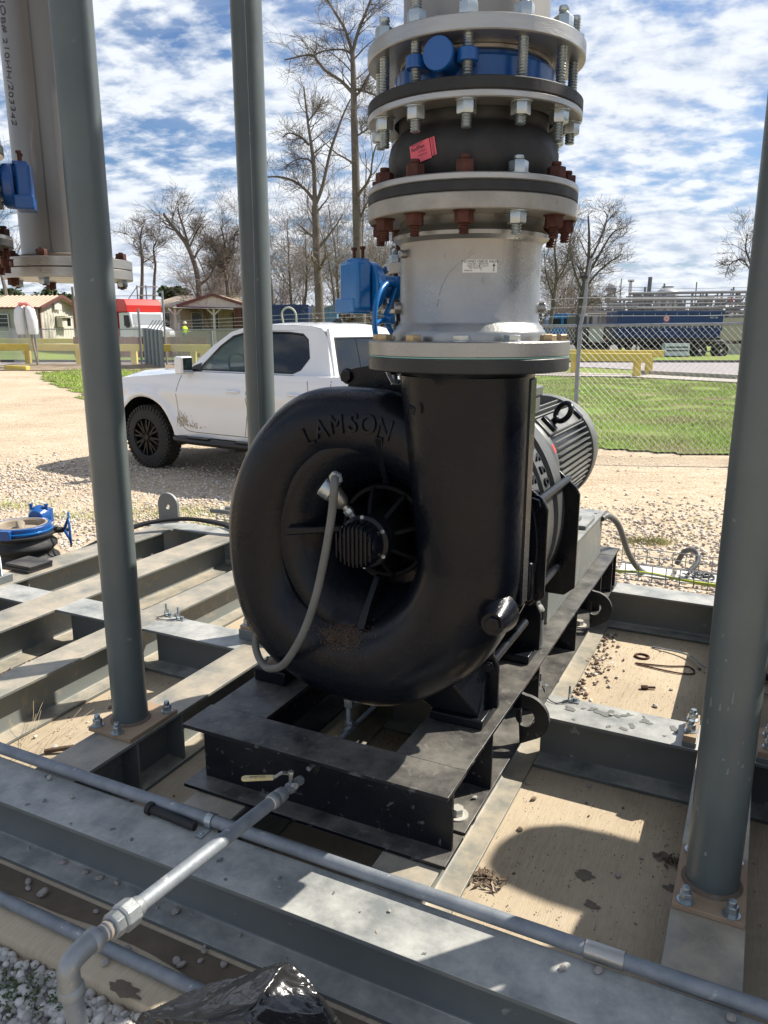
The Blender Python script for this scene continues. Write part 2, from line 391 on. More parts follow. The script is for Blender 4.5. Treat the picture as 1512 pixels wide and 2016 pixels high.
# wet dark strip and stains lying as thin sheets on the slab
STAIN = mat('wet_concrete', (.11, .085, .06), .6, 0, (.17, .135, .095), 9, .0006, 80)
def blob(name, c, rx, ry, z, mt, n=26, jag=.35, seed=0, parent=None, rot=0):
    vs = [(c[0], c[1], z)]
    for k in range(n):
        a = 2*pi*k/n; q = 1 + jag*noise.noise((cos(a)*1.7+seed, sin(a)*1.7, seed*1.3))*1.6 + jag*.4*noise.noise((cos(a)*5+seed, sin(a)*5, 3))
        x, y = cos(a)*rx*q, sin(a)*ry*q
        vs.append((c[0]+x*cos(rot)-y*sin(rot), c[1]+x*sin(rot)+y*cos(rot), z))
    m = M(); m.add(vs, [(0, k+1, (k+1) % n+1) for k in range(n)]); return m
vs = []; fs = []
K = 60
for k in range(K+1):
    r = -4.2 + 4.4*k/K; w = .075 + .035*noise.noise((r*2.3, 0, 5)) + .015*noise.noise((r*11, 0, 5))
    vs += [(r, 1.374, ZS+.003), (r, 1.374-w*(1 if r < -.9 else .5), ZS+.003)]
    if k: fs.append((2*k-2, 2*k, 2*k+1, 2*k-1))
m = M(); m.add(vs, fs); m.build('damp_strip', STAIN, None, SKID, kind='structure')
for i, (r, s, a, b_) in enumerate([(-.02, 2.34, .030, .022), (.03, 2.20, .026, .02), (-.23, 2.14, .028, .022), (-.18, 2.02, .026, .014), (-.62, 3.32, .04, .02), (-1.21, 1.185, .05, .02)]):
    m = blob('s', (r-.12, s, 0), a, b_, ZS+.003, STAIN, seed=i*3.1, jag=.4, n=40); m.build('damp_stain', STAIN, None, SKID, kind='structure')
# --- steel skid: I-beams
skid = thing('steel_skid', 'large grey-green steel beam skid grid lying on the concrete slab under the blower', 'steel frame', (-2, 3, ZS))
TF, TW = .013, .010
def ibeam(ax, c0, c1, a, b, z0=ZS+.004, z1=ZT, tf=TF, tw=TW, fil=.012):
    # cross-section across c0..c1, running from a to b along 's' or 'r'
    cm = (c0+c1)/2; h = tw/2
    out = [(c0, z0), (c1, z0), (c1, z0+tf), (cm+h+fil, z0+tf), (cm+h+fil*.3, z0+tf+fil*.3), (cm+h, z0+tf+fil), (cm+h, z1-tf-fil), (cm+h+fil*.3, z1-tf-fil*.3), (cm+h+fil, z1-tf), (c1, z1-tf), (c1, z1), (c0, z1),
           (c0, z1-tf), (cm-h-fil, z1-tf), (cm-h-fil*.3, z1-tf-fil*.3), (cm-h, z1-tf-fil), (cm-h, z0+tf+fil), (cm-h-fil*.3, z0+tf+fil*.3), (cm-h-fil, z0+tf), (c0, z0+tf)]
    m = M(); m.plate(out, [], (lambda u, v, d: (u, d, v)) if ax == 's' else (lambda u, v, d: (d, u, v)), a, b); return m
g = .0015
LB = dict(D=(-4.02, -3.81), C=(-3.475, -3.235), A=(-2.812, -2.636), B=(-2.077, -1.897), E=(-1.50, -1.315), F=(-.838, -.662), G=(-.08, .095), H=(1.15, 1.33), I=(2.2, 2.38))
ibeam('r', 1.388, 1.565, -4.3, 3.0).build('beam', PG, skid, bevel=.0015)
ibeam('r', 4.25, 4.43, -4.1, 3.0).build('beam', PG, skid, bevel=.0015)
for k, (a, b_) in LB.items():
    ibeam('s', a, b_, 1.565+g, 4.25-g).build('beam', PGW, skid, bevel=.0015)
names = list(LB.values())
for i in range(len(names)-1):
    a, b_ = names[i][1]+g, names[i+1][0]-g
    ibeam('r', 2.67, 2.865, a, b_).build('cross_beam', PG, skid, bevel=.0015)
# stiffener plates inside beams below the columns
def stiff(cx, side, s):
    m = M(); m.box(cx+.006 if side > 0 else cx-.084, cx+.084 if side > 0 else cx-.006, s-.005, s+.005, ZS+.018, ZT-.014); return m
for cx, side, s in ((-1.987, 1, 1.86), (-1.987, -1, 1.86), (-1.987, 1, 2.10), (.0075, -1, 1.86), (.0075, 1, 1.86), (-3.92, 1, 3.0)):
    stiff(cx, side, s).build('stiffener_plate', PGW, skid)
# pale worn scuff patches on the near beam, thin sheets
SC1 = mat('scuffed_paint', (.12, .13, .125), .6, 0, (.16, .165, .155), 30)
SC2 = mat('dried_mud', (.27, .255, .22), .85, 0, (.42, .38, .31), 30)
random.seed(11)
for i in range(24):
    r = random.uniform(-2.1, .25); s = random.uniform(1.40, 1.55); q = random.uniform(.002, .010)
    blob('x', (r, s, 0), q, q*.6, ZT+.0015+(i % 3)*.0003, None, n=9, jag=.7, seed=i*1.3, rot=random.random()*3).build('scuff_mark', SC1 if random.random() < .7 else SC2, skid)
for i in range(16):
    r = random.uniform(-.58, -.16); s = random.uniform(2.69, 2.84); q = random.uniform(.008, .03)
    blob('x', (r, s, 0), q, q*.6, ZT+.0015+(i % 3)*.0003, None, n=12, jag=.7, seed=i*2.3, rot=random.random()*3).build('scuff_mark', SC1, skid)

# --- round columns with base plates
def bolt_nut(h=.024, r=.0165, stud=.008, stick=.014):
    m = M(); m.lathe((0, 0, 0), [(0, 0), (.022, 0), (.022, .003), (0, .003)], 'z', 20); m.hexp((0, 0, .003), r, h)
    m.lathe((0, 0, h+.003), [(.0105, 0), (.0105, stick-.002), (.0095, stick), (0, stick)], 'z', 14); return m
WELD = mat('rusty_weld', (.13, .08, .05), .8, 0, (.16, .14, .11), 40, .001, 90)
SCW = mat('pale_scratch', (.17, .19, .19), .6)
NUTM = bolt_nut().mesh('nut', ZINC)
def column(r, s, zb, label, plate, bolts, ztop=4.6, rr=.0635, pm=PRUST, bolt_z=.016):
    t = thing('column', label, 'steel column', (r, s, zb), group=None)
    m = M(); m.box(*plate, zb, zb+.016); m.build('base_plate', pm, t, bevel=.002)
    m = M(); m.lathe((r, s, 0), [(rr+.008, zb+.0165), (rr+.004, zb+.020), (rr, zb+.026), (rr, ztop), (rr-.006, ztop), (rr-.006, zb+.0165)], 'z', 64, close=True); m.build('pipe', PCOL, t)
    m = M(); m.lathe((r, s, zb+.0165), [(rr, 0), (rr+.010, 0), (rr+.006, .006), (rr+.001, .010)], 'z', 48); m.build('weld_bead', WELD, t)
    for (x, y) in bolts: inst('nut', NUTM, t, (x, y, zb+bolt_z+.0005), (0, 0, random.random()))
    return t
column(-2.012, 1.945, ZT+.001, 'left grey pipe column on brown base plate standing on the skid beam beside the blower', (-2.105, -1.90, 1.825, 2.075),
       [(-2.082, 1.85), (-1.975, 1.84), (-1.925, 2.045), (-2.08, 2.05)])
COLR = column(.008, 1.96, ZT+.001, 'right grey pipe column on tan base plate standing closest to the camera', (-.078, .093, 1.83, 2.09),
       [(-.048, 1.852), (.060, 1.850), (-.048, 2.068), (.060, 2.068)], rr=.0665)
# centre column stands on a thick stacked shim block
t = column(-2.025, 2.875, ZT+.052, 'middle grey pipe column rising between the white truck and the blower', (-2.125, -1.915, 2.78, 2.98), [(-2.10, 2.80), (-1.94, 2.80), (-2.10, 2.96), (-1.94, 2.96)], rr=.0635)
m = M(); m.box(-2.13, -1.91, 2.775, 2.985, ZT+.001, ZT+.050); m.build('shim_block', PG, t, bevel=.002)
m = M(); m.tube(bez([(-2.025+.066*cos(-1.05), 2.875+.066*sin(-1.05), .5), (-2.025+.066*cos(-1.1), 2.875+.066*sin(-1.1), 1.6), (-2.025+.066*cos(-1.0), 2.875+.066*sin(-1.0), 2.4), (-2.025+.066*cos(-1.12), 2.875+.066*sin(-1.12), 4.2)], 12), .0014, 5)
m.build('wire', GALV, t)
# scratches on the right column
random.seed(8)
for i in range(16):
    a = rad(-90+random.uniform(-55, 40)); z = ZT+random.uniform(.05, .75); h = random.uniform(.004, .04); w = random.uniform(.001, .004); R_ = .0669
    m = M(); m.add([(.008+R_*cos(a+q/R_), 1.96+R_*sin(a+q/R_), z+dz) for q, dz in ((-w, 0), (w, h*.1), (w*.6, h), (-w*.5, h*.8))], [(0, 1, 2, 3)]); m.build('scratch', SCW, COLR)
# flange clamp plates with bolts on the cross beam either side of the right column
def splice(r0, r1, s0, s1, pts, label):
    t = thing('splice_plate', label, 'steel plate', ((r0+r1)/2, (s0+s1)/2, ZT+.001))
    m = M(); m.box(r0, r1, s0, s1, ZT+.001, ZT+.020); m.build('lower_plate', PG, t, bevel=.002)
    m = M(); m.box(r0+.002, r1-.002, s0+.001, s1-.001, ZT+.0205, ZT+.042); m.build('upper_plate', PRUST, t, bevel=.002)
    for x, y in pts: inst('nut', NUTM, t, (x, y, ZT+.0425), (0, 0, random.random()))
splice(-.135, -.088, 2.675, 2.86, [(-.112, 2.72), (-.112, 2.81)], 'brown bolted splice plate on the cross beam just left of the right column')
splice(.103, .175, 2.675, 2.86, [(.14, 2.72), (.14, 2.81)], 'brown bolted splice plate on the cross beam just right of the right column')

# --- overhead pipe rack and header that the columns carry (above the picture, casts the shade seen on posts and slab)
rk = thing('pipe_rack', 'grey overhead steel rack carried by the round columns above the blower', 'pipe rack', (-2.0, 2.4, 4.6))
for (a, b_) in ((-2.10, -1.92), (-.08, .10)):
    ibeam('s', a, b_, 1.2, 4.2, 4.602, 4.80).build('rack_beam', PCOL, rk)
for s in (1.4, 3.9):
    ibeam('r', s-.08, s+.08, -3.4, 2.0, 4.805, 5.0).build('rack_beam', PCOL, rk)

# --- black blower base frame
bf = thing('base_frame', 'black painted steel base frame carrying the blower on top of the skid', 'base frame', (-1.1, 3, ZT+.002))
Z0, Z1 = .309, .524
FR0, FR1 = -1.552, -.648
# rails
ibeam('s', -1.545, -1.335, 1.86, 4.30, Z0, Z1, .012, .010).build('side_rail', BLKB, bf, bevel=.0015)
ibeam('s', -.872, -.650, 1.86, 4.30, Z0, Z1, .012, .010).build('side_rail', BLKB, bf, bevel=.0015)
# front cross channel: web (with slot), flanges; top flange ends proud in front
sw = 1.768
m = M(); hole = [(-1.096+.017*cos(a)*1.0, .472+.030*sin(a)) for a in np.linspace(0, 2*pi, 18, endpoint=False)]
m.plate([(-1.515, Z0+.012), (-.655, Z0+.012), (-.655, Z1-.012), (-1.515, Z1-.012)], [hole], lambda u, v, d: (u, d, v), sw, sw+.010); m.build('front_web', BLKB, bf)
m = M(); m.box(FR0, FR1, 1.712, 1.858, Z1-.012, Z1+.001); m.build('front_top_flange', BLKB, bf, bevel=.0015)
m = M(); m.box(FR0, FR1, 1.700, 1.845, Z0, Z0+.012); m.build('front_bottom_flange', BLKB, bf, bevel=.0015)
ibeam('r', 4.215, 4.38, -1.548, -.650, Z0, Z1+.0015, .012, .010).build('rear_rail', BLKB, bf, bevel=.0015)
for s in (2.10, 2.66, 3.30, 3.86, 4.19):
    m = M(); m.box(-.755, -.652, s, s+.010, Z0+.0125, Z1-.0125); m.build('gusset', BLKB, bf)
    m = M(); m.box(-1.545, -1.448, s, s+.010, Z0+.0125, Z1-.0125); m.build('gusset', BLKB, bf)
# end gusset triangle at the far right corner
# lifting lugs
def lug_plate(s, t=.018, L=.165):
    R_ = .084; cu = -.632; cz = .428
    out = [(-.648, Z0+.0135)] + [(cu+R_*cos(a), cz+R_*sin(a)) for a in np.linspace(-.9, pi/2, 16)] + [(-.648, Z1-.008)]
    hole = [(cu+.034*cos(a), cz+.034*sin(a)) for a in np.linspace(0, 2*pi, 28, endpoint=False)]
    m = M(); m.plate(out, [hole], lambda u, v, d: (u, d, v), s, s+t); return m
lug_plate(2.405).build('lifting_lug', BLKB, bf, bevel=.0015)
lug_plate(3.60).build('lifting_lug', BLKB, bf, bevel=.0015)
# anchor bolt with washer on the lower flange
def anchor():
    m = M(); m.lathe((0, 0, 0), [(0, 0), (.034, 0), (.034, .004), (0, .004)], 'z', 24); m.hexp((0, 0, .004), .020, .022); return m
AN = anchor().mesh('anchor_bolt', mat('pale_zinc', (.50, .48, .42), .5, .4, (.6, .58, .52), 12))
inst('anchor_bolt', AN, bf, (-.700, 1.93, Z0+.0125)); inst('anchor_bolt', AN, bf, (-.700, 3.62, Z0+.0125))
# grey motor riser pedestal
mr = thing('motor_pedestal', 'grey welded steel pedestal raising the motor above the rear of the black frame', 'pedestal', (-.95, 3.6, Z1+.003))
m = M(); zc, zt = Z1+.003, .758
m.box(-1.245, -.715, 3.05, 4.22, zt, zt+.014); m.build('top_plate', PG, mr, bevel=.0015)
m = M(); m.box(-.740, -.728, 3.055, 4.215, zc, zt-.0005); m.build('side_plate', PGW, mr)
m = M(); m.box(-1.232, -1.220, 3.055, 4.215, zc, zt-.0005); m.build('side_plate', PGW, mr)
m = M(); m.box(-1.2195, -.7405, 3.055, 3.067, zc, zt-.0005); m.build('end_plate', PGW, mr)
m = M(); m.box(-1.2195, -.7405, 4.20, 4.212, zc, zt-.0005); m.build('end_plate', PGW, mr)
m = M(); m.box(-.80, -.725, 3.75, 3.98, zt+.015, zt+.034); m.build('motor_shim', PG, mr, bevel=.0015)
for s in (3.98+.08, 4.13):
    m = M(); m.lathe((-.75, s, zt+.0145), [(0, 0), (.008, 0), (.008, .001), (0, .001)], 'z', 12); m.build('bolt_hole', RUB, mr)
# ============================================================ blower
CV = Vector((-1.03, 2.0, 1.105))      # scroll centre
CH2 = Vector((-.965, 0, 1.165))       # shaft axis
bl = thing('blower', 'large black cast iron centrifugal blower with snail-shaped housing and raised maker lettering', 'blower', (-1.0, 2.3, Z1+.002))
def lerp_tab(t, tab):
    for (a, va), (b, vb) in zip(tab, tab[1:]):
        if a <= t <= b:
            q = (t-a)/(b-a); q = q*q*(3-2*q); return va+(vb-va)*q
    return tab[-1][1] if t > tab[-1][0] else tab[0][1]
RO = [(50, .455), (90, .475), (116, .50), (158, .485), (180, .485), (225, .525), (270, .503), (315, .485), (360, .478)]
RA = [(50, .095), (90, .108), (180, .128), (270, .148), (330, .153), (360, .149)]
path = []
for th in np.arange(50, 360.1, 3.0):
    Ro, a = lerp_tab(th, RO), lerp_tab(th, RA); rc = Ro-a; q = rad(th)
    path.append((Vector((CV.x+rc*cos(q), 0, CV.z+rc*sin(q))), Vector((cos(q), 0, sin(q))), a, min(a*.98, .150)))
for k in range(1, 13):
    z = CV.z + (1.625-CV.z)*k/12; q = k/12
    path.append((Vector((-.701-.027*q, 0, z)), Vector((1, 0, 0)), .149+.028*q, .150+.026*q))
m = M(); NS = 40; vs = []; fs = []
for (c, n, a, b_) in path:
    for k in range(NS):
        t = 2*pi*k/NS
        e = .86                          # slightly squared section
        ct, st = cos(t), sin(t)
        u = math.copysign(abs(ct)**e, ct)*a; w = math.copysign(abs(st)**e, st)*b_
        p = c + n*u; vs.append((p.x, 2.0+w, p.z))
L = len(path)
for i in range(L-1):
    for k in range(NS): fs.append((i*NS+k, i*NS+(k+1) % NS, (i+1)*NS+(k+1) % NS, (i+1)*NS+k))
fs.append(tuple(range(NS))[::-1])
m.add(vs, fs)
vol = m.build('volute', BLK, bl, smooth=50)
# inlet dish with web ribs
m = M(); cx, cz = CH2.x-.02, CH2.z-.03
prof = [(.335, 1.96), (.310, 1.910), (.285, 1.906), (.26, 1.915), (.23, 1.938), (.205, 1.966), (.19, 1.988), (.18, 2.000), (.172, 2.03), (.16, 2.06), (.0, 2.06)]
m.lathe((cx, 0, cz), prof, 's', 72); m.build('inlet_dish', BLK, bl, smooth=50)
DSM = mat('dried_dust_patch', (.035, .024, .016), .8, 0, (.075, .052, .034), 30)
random.seed(14); m = M()
for i in range(1500):
    th = rad(random.gauss(262, 8)); Ro, a = lerp_tab(math.degrees(th) % 360, RO), lerp_tab(math.degrees(th) % 360, RA); q_ = -.68+random.gauss(0, .13)*(1 if random.random() < .8 else 1.8); d = Ro-a+a*q_; b_ = min(a*.98, .150); s = 2.0-b_*(1-abs(q_)**(2/.86))**.43-.001
    if q_ < -.98 or s > 1.985: continue
    c = Vector((CV.x+d*cos(th), s, CV.z+d*sin(th))); w = random.uniform(.0008, .0030)
    m.add([c+Vector((-w, 0, -w*.4)), c+Vector((w*.8, 0, -w*.5)), c+Vector((w, 0, w*.6)), c+Vector((-w*.5, 0, w))], [(0, 1, 2, 3)])
m.build('dust_patch', DSM, bl, kind='stuff')
def vane(a, r0, r1, s0, s1, s2, w=.010):
    # radial rib: from radius r0 (front at s0) to r1 (front at s1), back at s2
    n = Vector((-sin(a), 0, cos(a))); d = Vector((cos(a), 0, sin(a))); c = Vector((CH2.x, 0, CH2.z))
    pts = []
    for sg in (-1, 1):
        for (q, s) in ((r0, s0), ((r0+r1)/2, (s0+s1)/2-.006), (r1, s1), (r1, s2), (r0, s2)):
            p = c + d*q + n*(w*sg*(1.0 if q < r1 else 1.3)); pts.append((p.x, s, p.z))
    m = M(); m.add(pts, [(0, 1, 2, 3, 4), (9, 8, 7, 6, 5)] + [(i, (i+1) % 5, 5+(i+1) % 5, 5+i) for i in range(5)]); return m
for a in (86, 183, 262, 318, 35): vane(rad(a), .14, .29, 1.962, 1.888, 2.04).build('rib', BLK, bl, bevel=.004)
# bearing housing: recessed disc with spokes and open pockets
m = M(); c0 = (CH2.x, 0, CH2.z)
m.lathe(c0, [(.142, 2.05), (.142, 1.985), (.138, 1.972), (.128, 1.970), (.124, 1.976), (.122, 2.045)], 's', 56)
m.lathe(c0, [(0, 2.04), (.123, 2.04)], 's', 40)
bh = m.build('bearing_housing', BLKD, bl, smooth=45)
m = M(); m.lathe(c0, [(.0, 1.885), (.060, 1.885), (.066, 1.89), (.070, 1.93), (.075, 2.035)], 's', 40); m.build('bearing_hub', BLKD, bl, smooth=40)
for k in range(8):
    a = rad(45*k+14); m = M(); d = Vector((cos(a), 0, sin(a))); n = Vector((-sin(a), 0, cos(a)))*.0065; c = Vector(c0)
    q = [(.066, 1.905), (.092, 1.920), (.134, 1.960), (.134, 2.03), (.066, 2.03)]
    pts = [(c+d*r_+n*sg) + Vector((0, s, 0)) for sg in (-1, 1) for r_, s in q]
    m.add(pts, [(0, 1, 2, 3, 4), (9, 8, 7, 6, 5)] + [(i, (i+1) % 5, 5+(i+1) % 5, 5+i) for i in range(5)]); m.build('spoke', BLKD, bl, bevel=.002)
def hb(r, h, mt, name):
    m = M(); m.lathe((0, 0, 0), [(0, 0), (r*1.25, 0), (r*1.25, h*.15), (0, h*.15)], 'z', 16); m.hexp((0, 0, h*.15), r, h); return m.mesh(name, mt)
HB1 = hb(.0125, .010, BLK, 'bolt'); HBS = hb(.005, .004, ZINC, 'cap_screw')
for a in (58, 12, -32, -75, 130, 205):
    a = rad(a); inst('bolt', HB1, bl, (CH2.x+.108*cos(a), 2.036, CH2.z+.108*sin(a)), (pi/2, 0, 0))
# finned gear cap
m = M(); m.lathe(c0, [(0, 1.838), (.070, 1.838), (.076, 1.842), (.076, 1.868), (.070, 1.872), (.066, 1.884), (0, 1.884)], 's', 48); cap = m.build('finned_cap', BLK, bl, smooth=40)
m = M(); m.lathe(c0, [(0, 1.782), (.050, 1.782), (.058, 1.790), (.063, 1.815), (.064, 1.8375), (0, 1.8375)], 's', 48); m.build('cap_dome', BLK, bl, smooth=40)
for k in range(9):
    x = -.052+.013*k; h = sqrt(max(.066**2-x*x, .0003)); m = M()
    out = [(-h, 1.838), (-h, 1.800), (-h*.86, 1.776), (h*.86, 1.776), (h, 1.800), (h, 1.838)]
    m.plate(out, [], lambda u, v, d: (CH2.x+d, v, CH2.z+u), x-.0022, x+.0022); f = m.build('fin', BLK, cap, bevel=.001)
for k in range(6):
    a = rad(60*k+32); inst('cap_screw', HBS, cap, (CH2.x+.071*cos(a), 1.8375, CH2.z+.071*sin(a)), (pi/2, 0, 0))
# raised boss with plug on the tower, small cast mark
m = M(); m.tube([(-.60, 1.93, .985), (-.585, 1.865, .985), (-.583, 1.842, .985)], [.062, .040, .031], 24); m.build('boss', BLK, bl, smooth=60)
m = M(); m.hexp((-.583, 1.842, .985), .022, .012, (.15, -1, 0)); m.build('plug', BLK, bl)
m = M(); m.tube(bez([(-.822, 1.822, 1.552), (-.808, 1.824, 1.546), (-.812, 1.824, 1.530)], 5), .005, 8); m.build('cast_mark', BLK, bl)
# tower gusset seam on the right hand edge
m = M(); m.box(-.566, -.548, 1.99, 2.05, .99, 1.62); m.build('seam_rib', BLK, bl, bevel=.005)
# outlet flange
m = M(); m.ring((-.728, 2.0, 0), .15, .267, 1.640, 1.676, 'z', 96, .003); m.build('outlet_flange', BLKM, bl)
m = M(); m.lathe((-.728, 2.0, 0), [(.174, 1.60), (.177, 1.622), (.190, 1.641)], 'z', 64); m.build('outlet_neck', BLK, bl)
# maker lettering on the crest of the scroll
for ch, px, pz, rot in (('L', -1.170, 1.440, 24), ('A', -1.128, 1.464, 15), ('M', -1.077, 1.480, 7), ('S', -1.024, 1.487, -2), ('O', -.978, 1.485, -7), ('N', -.930, 1.474, -14)):
    me = textobj(ch, .076, .0060, BLK, 'letter', bevel=.0012)
    q = rad(rot); rel = hypot(px-CV.x, pz-CV.z); 
    def f(co, q=q, px=px, pz=pz):
        x, y = co.x*.82*cos(q)-co.y*sin(q), co.x*.82*sin(q)+co.y*cos(q); X, Z = px+x, pz+y
        d = hypot(X-CV.x, Z-CV.z); th = math.degrees(atan2(Z-CV.z, X-CV.x)); Ro, a = lerp_tab(th, RO), lerp_tab(th, RA)
        b_ = a*.98; uu = min(.97, abs((d-(Ro-a))/a)); s = 2.0 - b_*(1-uu**(2/.86))**(.86/2)
        return Vector((X, s - co.z - .0005, Z))
    warp(me, f); mobj('letter', me, bl)
# head plates with tie rods, brackets
def head(s0, s1, R_, tabs, name, lab=None):
    out = []
    for k in range(96):
        a = 2*pi*k/96; r_ = R_
        for (ta, tr, w) in tabs:
            d = abs((math.degrees(a)-ta+180) % 360-180)
            if d < w: r_ = max(r_, tr/cos(rad(d)) if d < w*.75 else r_+(tr/cos(rad(w*.75))-R_)*(w-d)/(w*.25))
        out.append((CV.x+r_*cos(a), CV.z+r_*sin(a)))
    m = M(); m.plate(out, [], lambda u, v, d: (u, d, v), s0, s1); return m.build(name, BLK, bl, bevel=.004)
head(2.155, 2.185, .475, [(100, .535, 9), (150, .535, 9), (186, .56, 5), (196, .52, 6)], 'front_head')
head(2.560, 2.590, .44, [(100, .535, 9), (150, .535, 9)], 'rear_head')
# right side bracket panels (chamfered corners)
def panel(s, r_out, zlo, zhi, name='bracket_panel'):
    out = [(-.80, zlo), (r_out-.035, zlo), (r_out, zlo+.03), (r_out, zhi-.045), (r_out-.012, zhi-.02), (r_out-.075, zhi+.035), (-.80, zhi+.035)]
    m = M(); m.plate(out, [], lambda u, v, d: (u, d, v), s, s+.016); m.build(name, BLK, bl, bevel=.003)
panel(2.188, -.535, .925, 1.27); panel(2.562, -.522, .84, 1.245)
m = M(); m.box(-.66, -.560, 2.13, 2.187, .955, 1.075); m.build('bracket_rib', BLK, bl, bevel=.008)
# lower right plates that come down to the feet
def leg(s, name='leg_plate', x0=-.93, x1=-.668, top=.86):
    out = [(x0, Z1+.03), (x1, Z1+.03), (x1, .70), (x1-.02, .74), (x1-.005, .80), (x1-.005, top), (x0, top)]
    m = M(); m.plate(out, [], lambda u, v, d: (u, d, v), s, s+.016); m.build(name, BLK, bl, bevel=.003)
leg(2.19); leg(2.70)
out = [(-1.40, Z1+.03), (-1.16, Z1+.03), (-1.16, .80), (-1.43, .80)]
for s in (2.19, 2.70):
    m = M(); m.plate(out, [], lambda u, v, d: (u, d, v), s, s+.016); m.build('leg_plate', BLK, bl, bevel=.003)
# feet
def foot(r0, r1, s0, s1, h=.032):
    m = M(); m.box(r0, r1, s0, s1, Z1+.002, Z1+.002+h); return m.build('foot', BLK, bl, bevel=.005)
foot(-.860, -.682, 2.085, 2.265); foot(-.830, -.685, 2.62, 2.785); foot(-1.53, -1.40, 2.07, 2.24, .05); foot(-1.53, -1.40, 2.62, 2.785)
m = M()   # cast gusset from scroll to right foot
m.add([(-.99, 2.05, .66), (-.855, 2.10, Z1+.034), (-.70, 2.10, Z1+.034), (-.70, 2.19, .72), (-.99, 2.19, .72), (-.855, 2.19, Z1+.034), (-.70, 2.19, Z1+.034), (-.80, 2.07, .70)],
      [(0, 1, 2, 7), (7, 2, 3), (0, 7, 3, 4), (1, 5, 6, 2), (2, 6, 3), (0, 4, 5, 1)]); m.build('foot_gusset', BLK, bl, bevel=.006)
m = M()
m.add([(-1.30, 2.05, .74), (-1.44, 2.10, Z1+.05), (-1.50, 2.10, Z1+.05), (-1.50, 2.19, .66), (-1.30, 2.19, .74), (-1.44, 2.19, Z1+.05)],
      [(0, 1, 2, 3), (0, 3, 4), (1, 5, 2), (0, 4, 5, 1)]); m.build('foot_gusset', BLK, bl, bevel=.006)
HB2 = hb(.0155, .014, BLK, 'bolt')
for p in ((-.735, 2.135, Z1+.035), (-.735, 2.70, Z1+.035), (-1.46, 2.12, Z1+.053)): inst('bolt', HB2, bl, p)
# stage castings between the heads, with raised part numbers
m = M(); pr = [(.40, 2.186), (.40, 2.215), (.448, 2.222), (.448, 2.300), (.412, 2.306), (.412, 2.340), (.448, 2.346), (.448, 2.425), (.412, 2.43), (.412, 2.465), (.452, 2.47), (.452, 2.559)]
m.lathe((CV.x+.01, 0, CV.z+.02), pr, 's', 96); m.build('stage_casing', CASG, bl, smooth=30)
for body, s_, a_ in (('70270B', 2.262, 20), ('70270B', 2.386, 27)):
    me = textobj(body, .060, .004, BLK, 'part_number', space=1.35)
    def f(co, s_=s_, a_=a_):
        th = rad(a_) + co.x/.448; r_ = .4485+co.z+.002
        return Vector((CV.x+.01+r_*cos(th), s_ + co.y, CV.z+.02+r_*sin(th)))
    mobj('part_number', warp(me, f), bl)
m = M(); m.box(-.632, -.598, 2.232, 2.292, 1.035, 1.075); m.box(-.632, -.598, 2.356, 2.416, 1.045, 1.085); m.build('cast_tag', BLKM, bl, bevel=.004)
# tie rods and their end bolts
def tierod(r, z, s0=2.14, s1=2.60, q=.014):
    m = M(); m.cyl((r, s0+.03, z), (r, s1, z), q, n=16); m.build('tie_rod', BLK, bl)
TB = hb(.0205, .020, BLK, 'tie_bolt')
for (r, z, s0) in ((-.572, 1.245, 2.172), (-.577, .952, 2.172), (-.700, .700, 2.185), (-1.185, 1.60, 2.150), (-1.485, 1.395, 2.150), (-1.375, .690, 2.185)):
    tierod(r, z); inst('tie_bolt', TB, bl, (r, s0+.013, z), (pi/2, 0, 0))
m = M(); m.tube([(-1.50, 2.16, 1.075), (-1.555, 2.15, 1.07), (-1.60, 2.15, 1.065)], [.030, .024, .014], 16); m.build('side_nub', BLK, bl, smooth=60)
m = M(); m.cyl((-1.53, 2.10, 1.235), (-1.53, 2.20, 1.235), .014, n=12); m.build('side_stud', BLK, bl)
# inlet neck at the back
m = M(); m.lathe((-1.03, 2.7, 0), [(.19, 1.10), (.185, 1.45), (.185, 1.60), (.20, 1.619)], 'z', 48); m.build('inlet_neck', BLK, bl)
m = M(); m.lathe((CV.x, 0, CV.z), [(.40, 2.591), (.38, 2.80), (.30, 2.88), (0, 2.88)], 's', 64); m.build('inlet_casing', BLK, bl)
m = M(); m.ring((-1.03, 2.7, 0), .15, .267, 1.620, 1.655, 'z', 72, .003); m.build('inlet_flange', BLKM, bl)
# rust/dust streak on the inner lip
DSM = mat('dried_dust_patch', (.10, .065, .04), .8, 0, (.16, .11, .07), 30)
# drain fitting below the scroll and the small pipework through the frame
dr = thing('drain_line', 'thin grey drain pipe dropping from the blower belly and running through the frame', 'drain pipe', (-1.1, 1.9, .45))
m = M(); m.cyl((-1.108, 2.0, .625), (-1.108, 2.0, .592), .018, n=16); m.build('nipple', BLKM, dr)
m = M(); m.hexp((-1.108, 2.0, .552), .015, .040); m.build('union_nut', ZINC, dr)
m = M(); m.cyl((-1.108, 2.0, .475), (-1.108, 2.0, .552), .0075, n=12); m.build('drop_pipe', GALV, dr)
m = M(); m.cyl((-1.103, 1.74, .472), (-1.103, 3.2, .468), .0075, n=12); m.build('long_pipe', GALV, dr)
m = M(); m.hexp((-1.105, 1.965, .472), .014, .07, (0, 1, 0)); m.hexp((-1.108, 2.0, .472), .014, .028); m.build('tee', ZINC, dr)
m = M(); m.hexp((-1.103, 1.88, .471), .014, .035, (0, 1, 0)); m.build('coupling', ZINC, dr)
